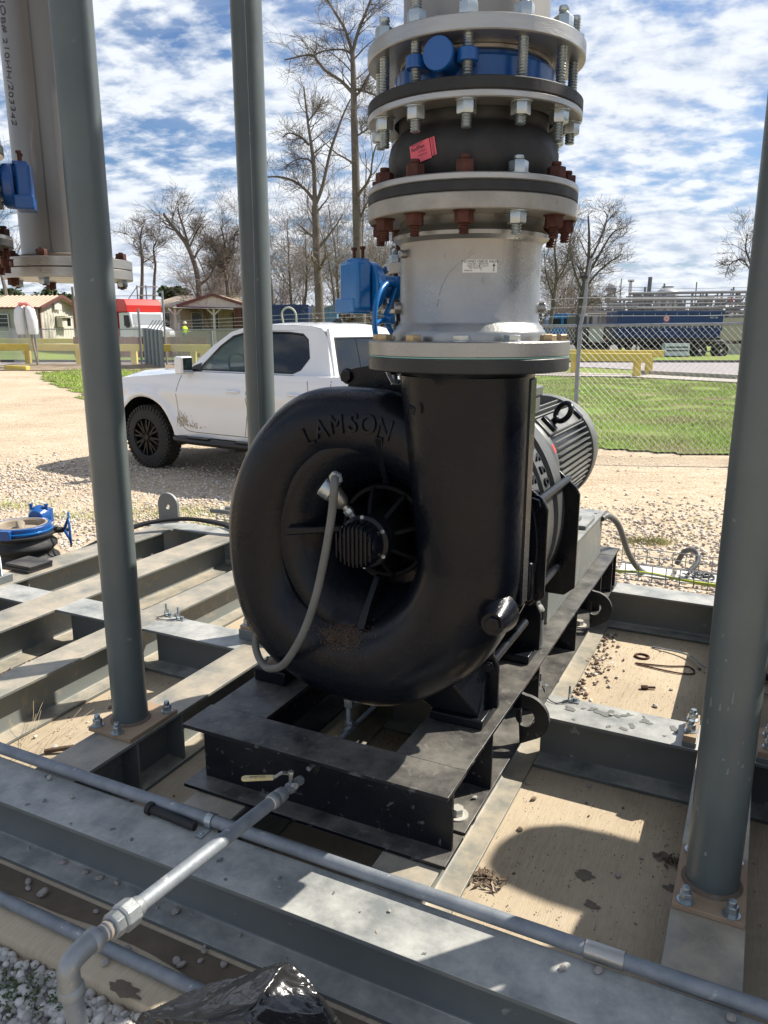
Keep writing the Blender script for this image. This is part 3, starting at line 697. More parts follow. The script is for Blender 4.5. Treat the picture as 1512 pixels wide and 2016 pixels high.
# vibration sensor box with hose
sn = thing('sensor_head', 'silver sensor housing with round cap beside the blower bearing', 'sensor', (-1.06, 1.85, 1.28))
d = Vector((.42, .25, -.62)).normalized(); p0 = Vector((-1.068, 1.835, 1.308))
m = M(); m.cyl(p0-d*.012-Vector((.014, 0, -.0)), p0+d*.012-Vector((.0, 0, 0)), .030, n=32); m.build('cap', ZINC, sn, bevel=.002)
m = M(); m.tube([p0+d*.012, p0+d*.05, p0+d*.062], [.027, .024, .016], 24); m.build('body', ALU, sn)
m = M(); m.cyl(p0+d*.062, p0+d*.105, .010, n=16); m.build('stem', STEEL, sn)
m = M(); m.hexp(p0+d*.075, .014, .018, d); m.build('nut', ZINC, sn)
m = M(); m.hexp((-1.035, 1.80, 1.345), .021, .016, (.3, .9, .1)); m.build('hose_gland', ZINC, sn)
hz = bez([(-1.038, 1.815, 1.338), (-1.026, 1.79, 1.347), (-1.022, 1.778, 1.32), (-1.036, 1.785, 1.24), (-1.058, 1.78, 1.12), (-1.095, 1.785, .99), (-1.145, 1.79, .87), (-1.215, 1.80, .765), (-1.29, 1.84, .715), (-1.345, 1.88, .695), (-1.385, 1.90, .715), (-1.40, 1.91, .76), (-1.385, 1.93, .81), (-1.37, 2.0, .845), (-1.42, 2.12, .80), (-1.47, 2.25, .66), (-1.46, 2.5, .56)], 8)
m = M(); m.tube(hz, .0118, 14); h_ = m.build('hose', HOSE, None, SKID); tag(h_, 'grey flexible conduit hose looping from the silver sensor down past the blower housing', 'hose')
# ============================================================ motor
mo = thing('motor', 'black finned electric motor behind the blower with lifting eye on top', 'electric motor', (-.965, 3.5, .774))
cm = (CH2.x, 0, CH2.z)
m = M(); m.lathe(cm, [(0, 3.10), (.10, 3.10), (.20, 3.13), (.285, 3.15), (.292, 3.16), (.292, 3.20), (.25, 3.21), (.25, 3.86), (.30, 3.865), (.304, 3.875), (.304, 3.93), (.29, 4.03), (.22, 4.07), (0, 4.08)], 's', 72); m.build('housing', MOT, mo, smooth=35)
for k in range(60):
    a = 2*pi*k/60; am = math.degrees(a) % 360
    if 36 < am < 58 or 78 < am < 102: continue
    if 225 < am < 315 and not (k % 2): continue
    d = Vector((cos(a), 0, sin(a))); n = Vector((-sin(a), 0, cos(a)))*.0032; c = Vector(cm)
    q = [(.245, 3.205), (.272, 3.22), (.292, 3.25), (.294, 3.855), (.245, 3.862)]
    pts = [c+d*r_+n*(sg*(1.0 if r_ > .26 else 1.7)) + Vector((0, s, 0)) for sg in (-1, 1) for r_, s in q]
    m = M(); m.add(pts, [(0, 1, 2, 3, 4), (9, 8, 7, 6, 5)] + [(i, (i+1) % 5, 5+(i+1) % 5, 5+i) for i in range(5)]); m.build('fin', MOT, mo)
# lifting pad with eye at 47 degrees
a = rad(47); d = Vector((cos(a), 0, sin(a))); tn = Vector((-sin(a), 0, cos(a))); R3 = Matrix((tn, Vector((0, 1, 0)), d)).transposed()
c = Vector(cm)
m = M(); m.obox(c+d*.272+Vector((0, 3.50, 0)), (.10, .62, .06), R3); m.build('lifting_pad', MOT, mo, bevel=.006)
for s_ in (3.27, 3.78):
    m = M(); m.obox(c+d*.305+Vector((0, s_, 0)), (.085, .05, .03), R3); m.build('pad_boss', BLK, mo, bevel=.006)
ec = c+d*.375+Vector((0, 3.34, 0)); ex = (Vector((0, 1, 0))*.62+tn*.78).normalized(); ey = d
m = M(); m.tube([ec+ex*.042*cos(t)+ey*.046*sin(t) for t in np.linspace(0, 2*pi, 32, endpoint=False)], .013, 12, closed=True)
m.cyl(ec-ey*.085, ec-ey*.045, .019, .016, n=16); m.build('lifting_eye', BLK, mo, smooth=60)
m = M(); m.box(-1.01, -.845, 3.19, 3.42, 1.42, 1.50); m.build('terminal_box', MOT, mo, bevel=.006)
m = M(); m.box(-1.02, -.835, 3.18, 3.43, 1.505, 1.555); m.build('terminal_lid', MOT, mo, bevel=.010)
for (x0, x1) in ((-1.22, -1.13), (-.80, -.71)):
    m = M(); m.box(x0, x1, 3.22, 3.88, .792, .815); m.box(x0+.03, x1-.03, 3.24, 3.86, .815, .98); m.build('motor_foot', MOT, mo, bevel=.004)
m = M(); m.lathe(cm, [(.16, 2.885), (.17, 2.89), (.17, 3.095), (.16, 3.099)], 's', 40); m.build('coupling_guard', BLKM, mo)
LABR = mat('red_label_print', (.55, .06, .05), .5)
m = M(); m.add([(cm[0]+.2935*cos(t), s_, cm[2]+.2935*sin(t)) for t in np.linspace(rad(22), rad(30), 5) for s_ in (3.165, 3.195)], [(2*i, 2*i+1, 2*i+3, 2*i+2) for i in range(4)]); m.build('warning_label', LABR, mo)

mo.scale = (.91, 1, .93); mo.location += Vector((CA*-.040, SA*.040, 0))
# ============================================================ flanged pipe stacks
VA = -69.0        # skid-frame angle of the camera seen from the stack
def BA(k): return rad(VA - 5 + 30*k)
def threaded(r, z0, z1, mt, n=10, pitch=.0036):
    m = M(); pr = [(0, z0)]; z = z0
    while z < z1-pitch: pr += [(r*.80, z), (r, z+pitch*.5)]; z += pitch
    pr += [(r*.9, z1), (0, z1)]
    m.lathe((0, 0, 0), pr, 'z', n); return m.mesh('stud', mt, smooth=70)
def nutmesh(r, h, mt, washer=.002):
    m = M(); 
    if washer: m.lathe((0, 0, 0), [(.0, 0), (r*1.15, 0), (r*1.15, washer), (0, washer)], 'z', 20)
    m.hexp((0, 0, washer), r, h); return m.mesh('nut', mt)
ST_LONG = threaded(.0125, -.142, .142, ZINC, pitch=.0062); ST_MID = threaded(.0122, -.088, .082, RUST, pitch=.0062); ST_MIDZ = threaded(.0122, -.088, .082, ZINC, pitch=.0062)
NU_Z = nutmesh(.0225, .026, ZINC); NU_R = nutmesh(.0225, .026, RUST); HD_Y = nutmesh(.0205, .0140, RUSTB, .0015); HD_P = nutmesh(.0205, .0140, ZINC, .0015)
BR = .2385
def flange(t, c, z0, z1, mt, name='flange', ri=.16, ro=.267, lab=None):
    m = M(); m.ring((c[0], c[1], 0), ri, ro, z0, z1, 'z', 96, .0025); return m.build(name, mt, t, label=lab)
def joint_thing(c, dz, label, group=None, fr=SKID, mid='R', tagged=False):
    """rubber expansion joint with its steel retaining rings, studs below"""
    t = thing('expansion_joint', label, 'expansion joint', (c[0], c[1], 2.05+dz), fr)
    flange(t, c, 2.050+dz, 2.074+dz, RUB, 'rubber_flange'); flange(t, c, 2.0745+dz, 2.090+dz, STEEL, 'retaining_ring', .20)
    flange(t, c, 2.242+dz, 2.258+dz, STEEL, 'retaining_ring', .20); flange(t, c, 2.2585+dz, 2.286+dz, RUB, 'rubber_flange')
    m = M(); m.lathe((c[0], c[1], dz), [(.17, 2.074), (.19, 2.090), (.206, 2.110), (.214, 2.140), (.2145, 2.165), (.208, 2.190), (.195, 2.206), (.186, 2.215), (.184, 2.222), (.187, 2.228), (.188, 2.236), (.19, 2.259)], 'z', 72)
    m.build('bellows', RUB, t, smooth=80)
    for k in range(12):
        a = BA(k); x, y = c[0]+BR*cos(a), c[1]+BR*sin(a)
        kk = ((k+6) % 12)-6
        zinc = mid == 'Z' or (mid == 'R' and kk in (1,))
        inst('stud', ST_MIDZ if zinc else ST_MID, t, (x, y, 2.048+dz), (0, 0, k))
        n = NU_Z if zinc else NU_R; lz = None
        inst('nut', n, t, (x, y, 2.0905+dz), (0, 0, k*.7)); inst('nut', n, t, (x, y, 2.0115+dz), (pi, 0, k*.9))
    return t
def valve_thing(c, dz, label, gear=None, fr=SKID, topf=True, bm_=BLU, gz=0.):
    t = thing('butterfly_valve', label, 'valve', (c[0], c[1], 2.286+dz), fr)
    m = M(); m.lathe((c[0], c[1], dz), [(.14, 2.288), (.196, 2.288), (.200, 2.292), (.200, 2.345), (.196, 2.351), (.176, 2.352), (.176, 2.364), (.14, 2.364)], 'z', 80, close=True); m.build('valve_body', bm_, t)
    m = M(); m.ring((c[0], c[1], 0), .15, .186, 2.3645+dz, 2.3735+dz, 'z', 64, .001); m.build('raised_face', STEEL, t)
    for k in (-1, 0, 6, 5):       # stud lugs
        a = BA(k); x, y = c[0]+BR*cos(a), c[1]+BR*sin(a); d = Vector((cos(a), sin(a), 0))
        m = M(); m.lathe((x, y, dz), [(.0115, 2.318), (.022, 2.318), (.024, 2.320), (.024, 2.343), (.022, 2.345), (.0115, 2.345)], 'z', 24, close=True)
        p = Vector((c[0], c[1], 2.3315+dz)); m.obox(p+d*.210, (.030, .036, .022), Matrix.Rotation(a, 3, 'Z')); m.build('lug', bm_, t, bevel=.002)
    a = rad(VA-19); d = Vector((cos(a), sin(a), 0)); p = Vector((c[0], c[1], 2.334+dz))
    m = M(); m.tube([p+d*.19, p+d*.225, p+d*.262], [.034, .030, .033], 32); m.tube([p+d*.2621, p+d*.268], [.036, .034], 32); m.build('stem_boss', bm_, t, smooth=60)
    for k in range(12):
        a = BA(k); x, y = c[0]+BR*cos(a), c[1]+BR*sin(a)
        inst('stud', ST_LONG, t, (x, y, 2.327+dz + .012*sin(k*2.3)), (0, 0, k))
        inst('nut', NU_Z, t, (x, y, 2.2415+dz), (pi, 0, k*.9+.3)); inst('nut', NU_Z, t, (x, y, 2.4085+dz), (0, 0, k*.8))
    if gear is not None:
        gear_operator(t, Vector((c[0], c[1], 2.325+dz)), gear[0], gear[1], BLUL if gear[2] else BLU, gear[3], gz)
    return t
CAPS = hb(.010, .008, ZINC, 'cap_bolt')
def gear_operator(t, p, ang, dist, bm_, wheel, gz=0.):
    a = rad(ang); d = Vector((cos(a), sin(a), 0)); n = Vector((-sin(a), cos(a), 0)); R3 = Matrix((d, n, Vector((0, 0, 1)))).transposed()
    m = M(); m.tube([p+d*.19, p+d*(dist-.06)], [.038, .038], 24); m.build('shaft_housing', bm_, t)
    c = p+d*dist+Vector((0, 0, gz))
    m = M(); m.tube([c-d*.062, c-d*.05, c-d*.018, c-d*.012], [.058, .078, .080, .074], 40); g0 = m.build('mount_flange', bm_, t, bevel=.003)
    m = M(); m.obox(c+d*.020, (.058, .108, .155), R3); gb = m.build('gearbox', bm_, t, bevel=.012)
    m = M(); m.obox(c+d*.018-Vector((0, 0, .062))-n*.02, (.070, .112, .050), R3); m.build('worm_housing', bm_, gb, bevel=.006)
    m = M(); m.obox(c+d*.010+Vector((0, 0, .080)), (.050, .06, .012), R3); m.build('top_pad', bm_, gb, bevel=.003)
    for (u, w) in ((-.044, .044), (.044, .044), (-.044, -.044), (.044, -.044)):
        q = c-d*.0625+n*u*1.15+Vector((0, 0, w*1.15)); inst('cap_bolt', CAPS, gb, q, (0, -pi/2, a))
    for u in (-.02, .028):
        q = c+d*.01+n*u+Vector((0, 0, .0865))
        m = M(); m.cyl(q, q+Vector((0, 0, .034)), .0055, n=10); m.hexp(q+Vector((0, 0, .026)), .010, .009); m.build('stop_screw', RUST, gb)
    if wheel:
        side, fwd = wheel
        ws = c - Vector((0, 0, .068)) + d*.01
        wc = ws + n*side*.0 + d*fwd[0] + n*fwd[1] + Vector((0, 0, fwd[2]))
        ax = (wc-ws).normalized()
        ax = (ax + n*1.5 - d*.3 + Vector((0, 0, .25))).normalized()
        m = M(); m.cyl(ws, wc, .008, n=12); m.build('wheel_shaft', ZINC, gb)
        u = ax.orthogonal().normalized(); w = ax.cross(u)
        m = M(); m.tube([wc+(u*cos(q)+w*sin(q))*.115 for q in np.linspace(0, 2*pi, 40, endpoint=False)], .009, 10, closed=True)
        for k in range(3):
            q = 2*pi*k/3+.4; e = wc+(u*cos(q)+w*sin(q))*.113
            m.tube([wc-ax*.02, (wc*.5+e*.5)-ax*.008, e], [.010, .008, .007], 8)
        m.cyl(wc-ax*.03, wc+ax*.012, .017, n=16); m.build('hand_wheel', bm_, gb, smooth=60)
S1 = (-.728, 2.0)
# check valve
ck = thing('check_valve', 'silver cast aluminium check valve with small printed sticker, standing on the blower outlet', 'check valve', (S1[0], S1[1], 1.680))
m = M(); m.lathe((S1[0], S1[1], 0), [(.10, 1.6795), (.266, 1.6795), (.267, 1.681), (.267, 1.7135), (.2645, 1.716), (.203, 1.716), (.203, 1.734), (.200, 1.741), (.196, 1.745), (.193, 1.752), (.186, 1.758), (.183, 1.764), (.183, 1.950), (.185, 1.956), (.190, 1.960), (.200, 1.966), (.201, 1.975), (.196, 1.982), (.188, 1.988), (.184, 1.996), (.184, 2.0115), (.10, 2.0115)], 'z', 128)
m.build('valve_body', ALU, ck, smooth=30)
flange(ck, S1, 2.012, 2.0495, ALUF, 'upper_flange')
m = M(); m.lathe((S1[0], S1[1], 0), [(.204, 1.7163), (.267, 1.7163)], 'z', 8)
TEAL = mat('teal_gasket', (.20, .42, .38), .6)
m = M(); m.ring((S1[0], S1[1], 0), .16, .2655, 1.6762, 1.6792, 'z', 96, .0005); m.build('gasket', TEAL, ck)
for k in range(12):
    a = BA(k); x, y = S1[0]+BR*cos(a), S1[1]+BR*sin(a)
    inst('bolt_head', HD_P if k in (0, 1) else HD_Y, ck, (x, y, 1.7165), (0, 0, k*.77))
    m = M()
for a_ in (VA-82, VA+82, VA-64):
    a = rad(a_); d = Vector((cos(a), sin(a), 0)); p = Vector((S1[0], S1[1], 1.80 if a_ != VA-64 else 1.93))
    m = M(); m.cyl(p+d*.17, p+d*.199, .014 if a_ != VA-64 else .010, n=20); m.build('pin_boss', ALU, ck, bevel=.002)
# sticker with printing
STK = mat('sticker_paper', (.62, .62, .60), .5); INK = mat('sticker_ink', (.03, .03, .03), .6); PINKM = mat('pink_label_paper', (.62, .09, .13), .6, 0, (.70, .13, .17), 8)
def wrapz(c, R_, ang0, zc, tilt=0.0, lift=0.):
    def f(co):
        x = co.x*cos(tilt)-co.y*sin(tilt); y = co.x*sin(tilt)+co.y*cos(tilt); th = rad(ang0)+x/R_; r_ = R_+lift+co.z
        return Vector((c[0]+r_*cos(th), c[1]+r_*sin(th), zc+y))
    return f
def gridpatch(w, h, nx=12, ny=4):
    m = M(); vs = [(-w/2+w*i/nx, -h/2+h*j/ny, 0) for j in range(ny+1) for i in range(nx+1)]
    return m.add(vs, [(j*(nx+1)+i, j*(nx+1)+i+1, (j+1)*(nx+1)+i+1, (j+1)*(nx+1)+i) for j in range(ny) for i in range(nx)])
STA = VA+6.5; SZ = 1.893
mobj('sticker', warp(gridpatch(.084, .030).mesh('sticker', STK, smooth=0), wrapz(S1, .1832, STA, SZ, 0, .0004)), ck)
for body, size, x, y in (('TECHNO CHECK VALVE', .0082, 0, .0105), ('STYLE 5050    WAFER TYPE', .0042, -.005, .0045), ('SERIAL NO. 14-2019    SIZE 14"', .0038, -.005, .0000), ('DISC  SHAFT  SEAT', .0038, -.010, -.0045), ('MODEL NO.', .0038, -.028, -.0105)):
    me = textobj(body, size, .0001, INK, 'printing', space=1.0)
    mobj('printing', warp(me, (lambda f, x=x, y=y: (lambda co: f(Vector((co.x+x, co.y+y, co.z)))))(wrapz(S1, .1832, STA, SZ, 0, .0009))), ck)
m = M(); m.add([(.033, -.012, 0), (.0345, -.012, 0), (.0345, 0, 0), (.033, 0, 0), (.0305, 0, 0), (.037, 0, 0), (.03375, .007, 0)], [(0, 1, 2, 3), (4, 5, 6)])
mobj('arrow_print', warp(m.mesh('arrow_print', INK, smooth=0), wrapz(S1, .1832, STA, SZ, 0, .0009)), ck)
# scratches on the casting
SCR = mat('scratch_grey', (.25, .24, .23), .6)
def scratch(pts, w, R_=.1832):
    P = bez([(x, y, 0) for x, y in pts], 8); vs = []; 
    for i, p in enumerate(P):
        t = (P[min(i+1, len(P)-1)]-P[max(i-1, 0)]).normalized(); n = Vector((-t.y, t.x, 0))*w*.5*(.4+.6*abs(sin(i*1.9))); vs += [p-n, p+n]
    m = M(); m.add(vs, [(2*i, 2*i+1, 2*i+3, 2*i+2) for i in range(len(P)-1)])
    mobj('scratch', warp(m.mesh('scratch', SCR, smooth=0), wrapz(S1, R_, STA, SZ, 0, .0005)), ck)
scratch([(-.010, .032), (-.030, .020), (-.070, -.010), (-.090, -.040), (-.100, -.065)], .0014)
scratch([(-.018, .038), (-.026, .030), (-.030, .027)], .002); scratch([(-.040, .040), (-.037, .034)], .003); scratch([(.06, -.03), (.07, -.042), (.082, -.034)], .0009)
scratch([(.010, -.025), (.006, -.032), (.012, -.040)], .004); scratch([(-.100, -.075), (-.104, -.088), (-.106, -.095)], .002); scratch([(-.085, .03), (-.088, .02)], .002)
scratch([(.002, .012), (-.002, .0), (.004, -.012)], .0016)
j1 = joint_thing(S1, 0, 'black rubber expansion joint with pink tag and rusty bolts above the silver check valve')
# pink tag on the bellows
f = wrapz(S1, .2150, VA-36, 2.150, rad(11), .0008)
mobj('pink_tag', warp(gridpatch(.060, .044).mesh('pink_tag', PINKM, smooth=0), f), j1)
mobj('pink_tag', warp((lambda m: m)(gridpatch(.012, .040, 3)).mesh('pink_tag', PINKM, smooth=0), (lambda co: f(Vector((co.x+.0385, co.y+.001, co.z+.001))))), j1)
for body, size, x, y, rt in (('RedFlex', .0125, -.004, .010, 0), ('BY PROCO', .0045, .008, .0, 0), ('EXPANSION JOINTS', .004, -.004, .0185, 0), ('MADE IN USA', .004, .008, -.008, 0), ('PROCO.COM', .0075, .0385, .001, pi/2)):
    me = textobj(body, size, .0001, INK, 'printing')
    def g_(co, x=x, y=y, rt=rt):
        return f(Vector((co.x*cos(rt)-co.y*sin(rt)+x, co.x*sin(rt)+co.y*cos(rt)+y, co.z+.0022)))
    mobj('printing', warp(me, g_), j1)
v1 = valve_thing(S1, 0, 'dark blue butterfly valve clamped by long zinc studs atop the main pipe stack', gear=(112, .40, False, None))
def top_pipe(c, dz, label, zt=4.8):
    t = thing('riser_pipe', label, 'steel pipe', (c[0], c[1], 2.374+dz))
    flange(t, c, 2.374+dz, 2.4082+dz, STEEL, 'flange', .17); 
    m = M(); m.lathe((c[0], c[1], dz), [(.181, 2.4083), (.1785, 2.414), (.178, 2.42), (.178, zt-dz), (.170, zt-dz), (.170, 2.4083)], 'z', 96, close=True); m.build('pipe', PIPE, t)
    return t
top_pipe(S1, 0, 'stainless riser pipe with thick polished flange at top centre of the picture')
# stack at the left edge hanging without a blower
S2 = (-2.80, 1.95)
joint_thing(S2, -.01, 'black rubber expansion joint with rusty studs hanging at the left edge of the picture', mid='R')
valve_thing(S2, -.01, 'blue butterfly valve with round gearbox at the left edge of the picture', gear=(44, .31, False, None), gz=-.055)
top_pipe(S2, -.01, 'steel riser pipe above the blue valve at the left edge')
# stack behind, on the blower inlet
S3 = (-1.03, 2.7); D3 = -.445
joint_thing(S3, D3, 'rubber expansion joint bolted to the blower inlet behind the silver check valve', mid='Z')
valve_thing(S3, D3, 'bright blue butterfly valve with gearbox and hand wheel behind the silver valve', gear=(-117, .425, True, (1, (-.085, .06, -.035))), bm_=BLUL)
top_pipe(S3, D3, 'steel riser pipe rising behind the main stack')
# big stainless pipe at left, capped by a bolted flange pair
S4 = (-2.835, 2.60)
sp = thing('capped_pipe', 'thick stainless pipe with black marker writing and bolted end flange beside the left column', 'steel pipe', (S4[0], S4[1], 1.93))
m = M(); m.lathe((S4[0], S4[1], 0), [(.190, 2.045), (.187, 2.055), (.186, 2.06), (.186, 4.8), (.178, 4.8), (.178, 2.045)], 'z', 96, close=True); m.build('pipe', PIPE, sp)
m = M(); m.lathe((S4[0], S4[1], 0), [(.19, 2.040), (.195, 2.052), (.19, 2.056), (.185, 2.053)], 'z', 72); m.build('weld_bead', mat('weld_bead', (.30, .25, .20), .5, .7), sp)
flange(sp, S4, 1.997, 2.036, STEEL, 'flange', .18, .270); m = M(); m.lathe((S4[0], S4[1], 0), [(0, 1.953), (.268, 1.953), (.270, 1.955), (.270, 1.992), (.268, 1.994), (0, 1.994)], 'z', 96); m.build('blind_flange', STEEL, sp)
ST4 = threaded(.0105, -.075, .075, RUST)
for k in range(8):
    a = rad(-67+45*k); x, y = S4[0]+.240*cos(a), S4[1]+.240*sin(a)
    inst('stud', ST4, sp, (x, y, 1.995)); inst('nut', NU_R, sp, (x, y, 2.0365), (0, 0, k)); inst('nut', NU_R if k % 2 else NU_Z, sp, (x, y, 1.9525), (pi, 0, k))
MK = mat('black_marker', (.03, .028, .03), .6)
f = wrapz(S4, .1863, VA-8, 2.8, 0, .0006)
def hand(body, size, x, y, mir=1):
    me = textobj(body, size, .0001, MK, 'marker_writing', space=1.05)
    def g_(co, x=x, y=y):
        u, v = co.x, co.y; v += .004*sin(u*90); u += .25*v          # slanted hand
        return f(Vector((x+v*1.0, y-u, co.z)))
    mobj('marker_writing', warp(me, g_), sp)
hand('164P9048-1', .060, -.075, .34); hand('JOB# 210HH/203342', .050, -.080, -.02); hand('JOB #94885071', .045, -.120, .38)
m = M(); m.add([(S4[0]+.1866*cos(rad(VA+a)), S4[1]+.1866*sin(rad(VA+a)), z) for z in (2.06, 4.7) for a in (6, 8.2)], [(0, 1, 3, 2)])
m.build('seam', mat('dark_seam_steel', (.17, .165, .155), .5, .7), sp)  # darker steel strip along the pipe seam
ROW = dict(bl=bl, bf=bf, mo=mo, ck=ck, j1=j1, v1=v1)
# ============================================================ white pickup truck
TH = rad(147); TKO = (-2.50, 10.50, 0, TH)
WHT = mat('white_car_paint', (.74, .75, .76), .22, 0, (.76, .77, .78), 2, 0, coat=1.0)
WHT.node_tree.nodes['Principled BSDF'].inputs['Coat Roughness'].default_value = .04
GLS = mat('tinted_glass', (.05, .09, .085), .02, alpha=.62, spec=.8); GLD = mat('dark_glass', (.006, .008, .010), .03, alpha=.93, spec=.8)
TRIM = mat('black_trim', (.012, .012, .013), .4); TYR = mat('tyre_rubber', (.018, .018, .018), .8, 0, (.035, .032, .028), 8, .002, 60, dust=(.2, .16, .11), dusta=.5); RIM = mat('gloss_black_rim', (.004, .004, .005), .35, spec=.3)
MUD = mat('mud_spatter', (.42, .35, .25), .95); INTR = mat('truck_interior', (.05, .052, .055), .7); REFL = mat('mirror_glass', (.5, .52, .55), .03, 1.)
LAMP = mat('lamp_lens', (.6, .6, .6), .1, coat=1)
tk = thing('pickup_truck', 'white double cab pickup truck with muddy black tyres parked on the gravel behind the columns', 'pickup truck', (0, 0, 0), TKO)
WBS = 3.24; WR = .395; WY = .82; HW = .925
def body_side(x):
    """lower edge and belt height of the side at station x"""
    lo = .46
    for wx in (0, -WBS):
        d = abs(x-wx)
        if d < .51: lo = max(lo, .40 + sqrt(max(.51**2-d*d, 0)))
    if x > .51: lo = max(.42 + (x-.51)*.10, lo if x < .51 else 0)
    if x < -WBS-.51: lo = .50
    if x > -.62: top = 1.215 - .0 - max(0, (x+.62))*.085 - max(0, x-.35)**2*.32 - max(0, x-.70)*.35
    elif x > -2.95: top = 1.235
    else: top = 1.24
    return lo, top
xs = sorted(set([round(q, 3) for q in list(np.arange(-4.45, .95, .06)) + [-.51, .51, -.50, .50, -WBS-.51, -WBS+.51, -WBS-.5, -WBS+.5]]))
xs = [q for q in xs if -4.46 < q < .94]
def halfw(x, z):
    w = HW
    if x > .35: w -= .55*((x-.35)/.58)**2.4*.38
    if z > 1.02: w -= (z-1.02)*.16 + max(0, z-1.14)**2*2.0
    if z < .75: w -= (.75-z)*.10
    # door character line and flares
    w += .018*math.exp(-((z-.97)/.05)**2) - .014*math.exp(-((z-.80)/.08)**2)
    for wx in (0, -WBS):
        d = hypot(x-wx, z-.40); w += .045*math.exp(-((d-.54)/.055)**2) if z > .35 else 0
    return w
vs = []; fs = []; NZ = 16; NT = 9
sec = []
for x in xs:
    lo, top = body_side(x); row = []
    for j in range(NZ+1):
        q = j/NZ; z = lo+(top-lo)*q; row.append((x, halfw(x, z), z))
    hwt = row[-1][1]
    hood = x > -.64
    for j in range(1, NT+1):
        q = j/(NT+1)*2-1; y = -q*hwt
        bulge = (.075*(1-abs(q)**2.6)) if hood else (.02*(1-q**6) if x > -2.95 else -.0)
        row.append((x, y, top+bulge + (.022*math.exp(-((abs(y)-.52)/.09)**2) if hood and x < .6 else 0)))
    for j in range(NZ, -1, -1):
        q = j/NZ; z = lo+(top-lo)*q; row.append((x, -halfw(x, z), z))
    sec.append(row)
n = len(sec[0])
for row in sec: vs += row
for i in range(len(sec)-1):
    bed = sec[i+1][0][0] < -2.98
    for j in range(n-1):
        if bed and NZ < j < NZ+NT: continue
        fs.append((i*n+j, i*n+j+1, (i+1)*n+j+1, (i+1)*n+j))
fs.append(tuple(range((len(sec)-1)*n, len(sec)*n)))
m = M(); m.add(vs, fs); m.build('body', WHT, tk, smooth=40)
# bed interior, tailgate, floor pan
m = M(); m.box(-4.45, -4.40, -.86, .86, .52, 1.22); m.box(-4.40, -2.98, -.86, .86, .74, .76); m.box(-3.0, -2.96, -.86, .86, .5, 1.20)
m.build('cargo_bed', WHT, tk)
m = M(); m.box(-4.3, .75, -.70, .70, .40, .50); m.box(.62, .80, -.6, .6, .42, .9); m.build('chassis', TRIM, tk)
for wx in (0, -WBS):
    for sy in (-1, 1):
        m = M(); m.lathe((wx, 0, .41), [(.50, sy*.58), (.50, sy*.885)], 'w', 40, rad(0), rad(360)) if False else None
        vs = []; K = 28
        for k in range(K+1):
            a = pi*k/K*1.1-.157
            for y in (.50, .895): vs.append((wx+.505*cos(a), sy*y, .40+.505*sin(a)))
        m = M(); m.add(vs, [(2*k, 2*k+1, 2*k+3, 2*k+2) for k in range(K)])
        m.add([(wx+.505*cos(a), sy*.50, .40+.505*sin(a)) for a in np.linspace(-.1, pi+.1, 20)], [tuple(range(20))]); m.build('wheel_well', TRIM, tk)
# greenhouse: side frames with window openings
def ysl(z): return .80 - (z-1.22)*.30
def side_frame(sg):
    out = [(-.60, 1.19), (-.72, 1.30), (-1.02, 1.54), (-1.28, 1.70), (-1.50, 1.755), (-2.0, 1.78), (-2.45, 1.765), (-2.62, 1.73), (-2.70, 1.62), (-2.83, 1.22), (-2.83, 1.19)]
    h1 = [(-.86, 1.25), (-.92, 1.34), (-1.14, 1.54), (-1.32, 1.655), (-1.50, 1.695), (-1.66, 1.705), (-1.66, 1.25)]
    h2 = [(-1.76, 1.25), (-1.76, 1.705), (-2.15, 1.70), (-2.36, 1.68), (-2.44, 1.62), (-2.50, 1.42), (-2.40, 1.29), (-2.30, 1.25)]
    m = M(); m.plate(out, [h1, h2], lambda u, v, d: (u, sg*(ysl(v)-d), v), 0, .045); fr = m.build('cab_side', WHT, tk, bevel=.006)
    for nm, h, g_ in (('front_window', h1, GLS), ('rear_window', h2, GLD)):
        m = M(); m.plate(h, [], lambda u, v, d: (u, sg*(ysl(v)-d), v), .020, .024); m.build('window', g_, fr)
        c = (sum(p[0] for p in h)/len(h), sum(p[1] for p in h)/len(h))
        inn = [(c[0]+(p[0]-c[0])*.955, c[1]+(p[1]-c[1])*.93) for p in h]
        m = M(); m.plate(h, [inn], lambda u, v, d: (u, sg*(ysl(v)-d), v), -.002, .010); m.build('window_seal', TRIM, fr)
for sg in (1, -1): side_frame(sg)
# roof
vs = []; RX = [-1.26, -1.40, -1.6, -1.9, -2.2, -2.45, -2.60, -2.68]; RZ = [1.70, 1.742, 1.768, 1.787, 1.787, 1.775, 1.75, 1.70]
for x, z in zip(RX, RZ):
    for k in range(13):
        q = -1+k/6; y = q*(ysl(z)-.004+.012); vs.append((x, y, z+.035*(1-abs(q)**3)-.012))
m = M(); m.add(vs, [(i*13+k, i*13+k+1, (i+1)*13+k+1, (i+1)*13+k) for i in range(len(RX)-1) for k in range(12)]); m.build('roof', WHT, tk, smooth=60)
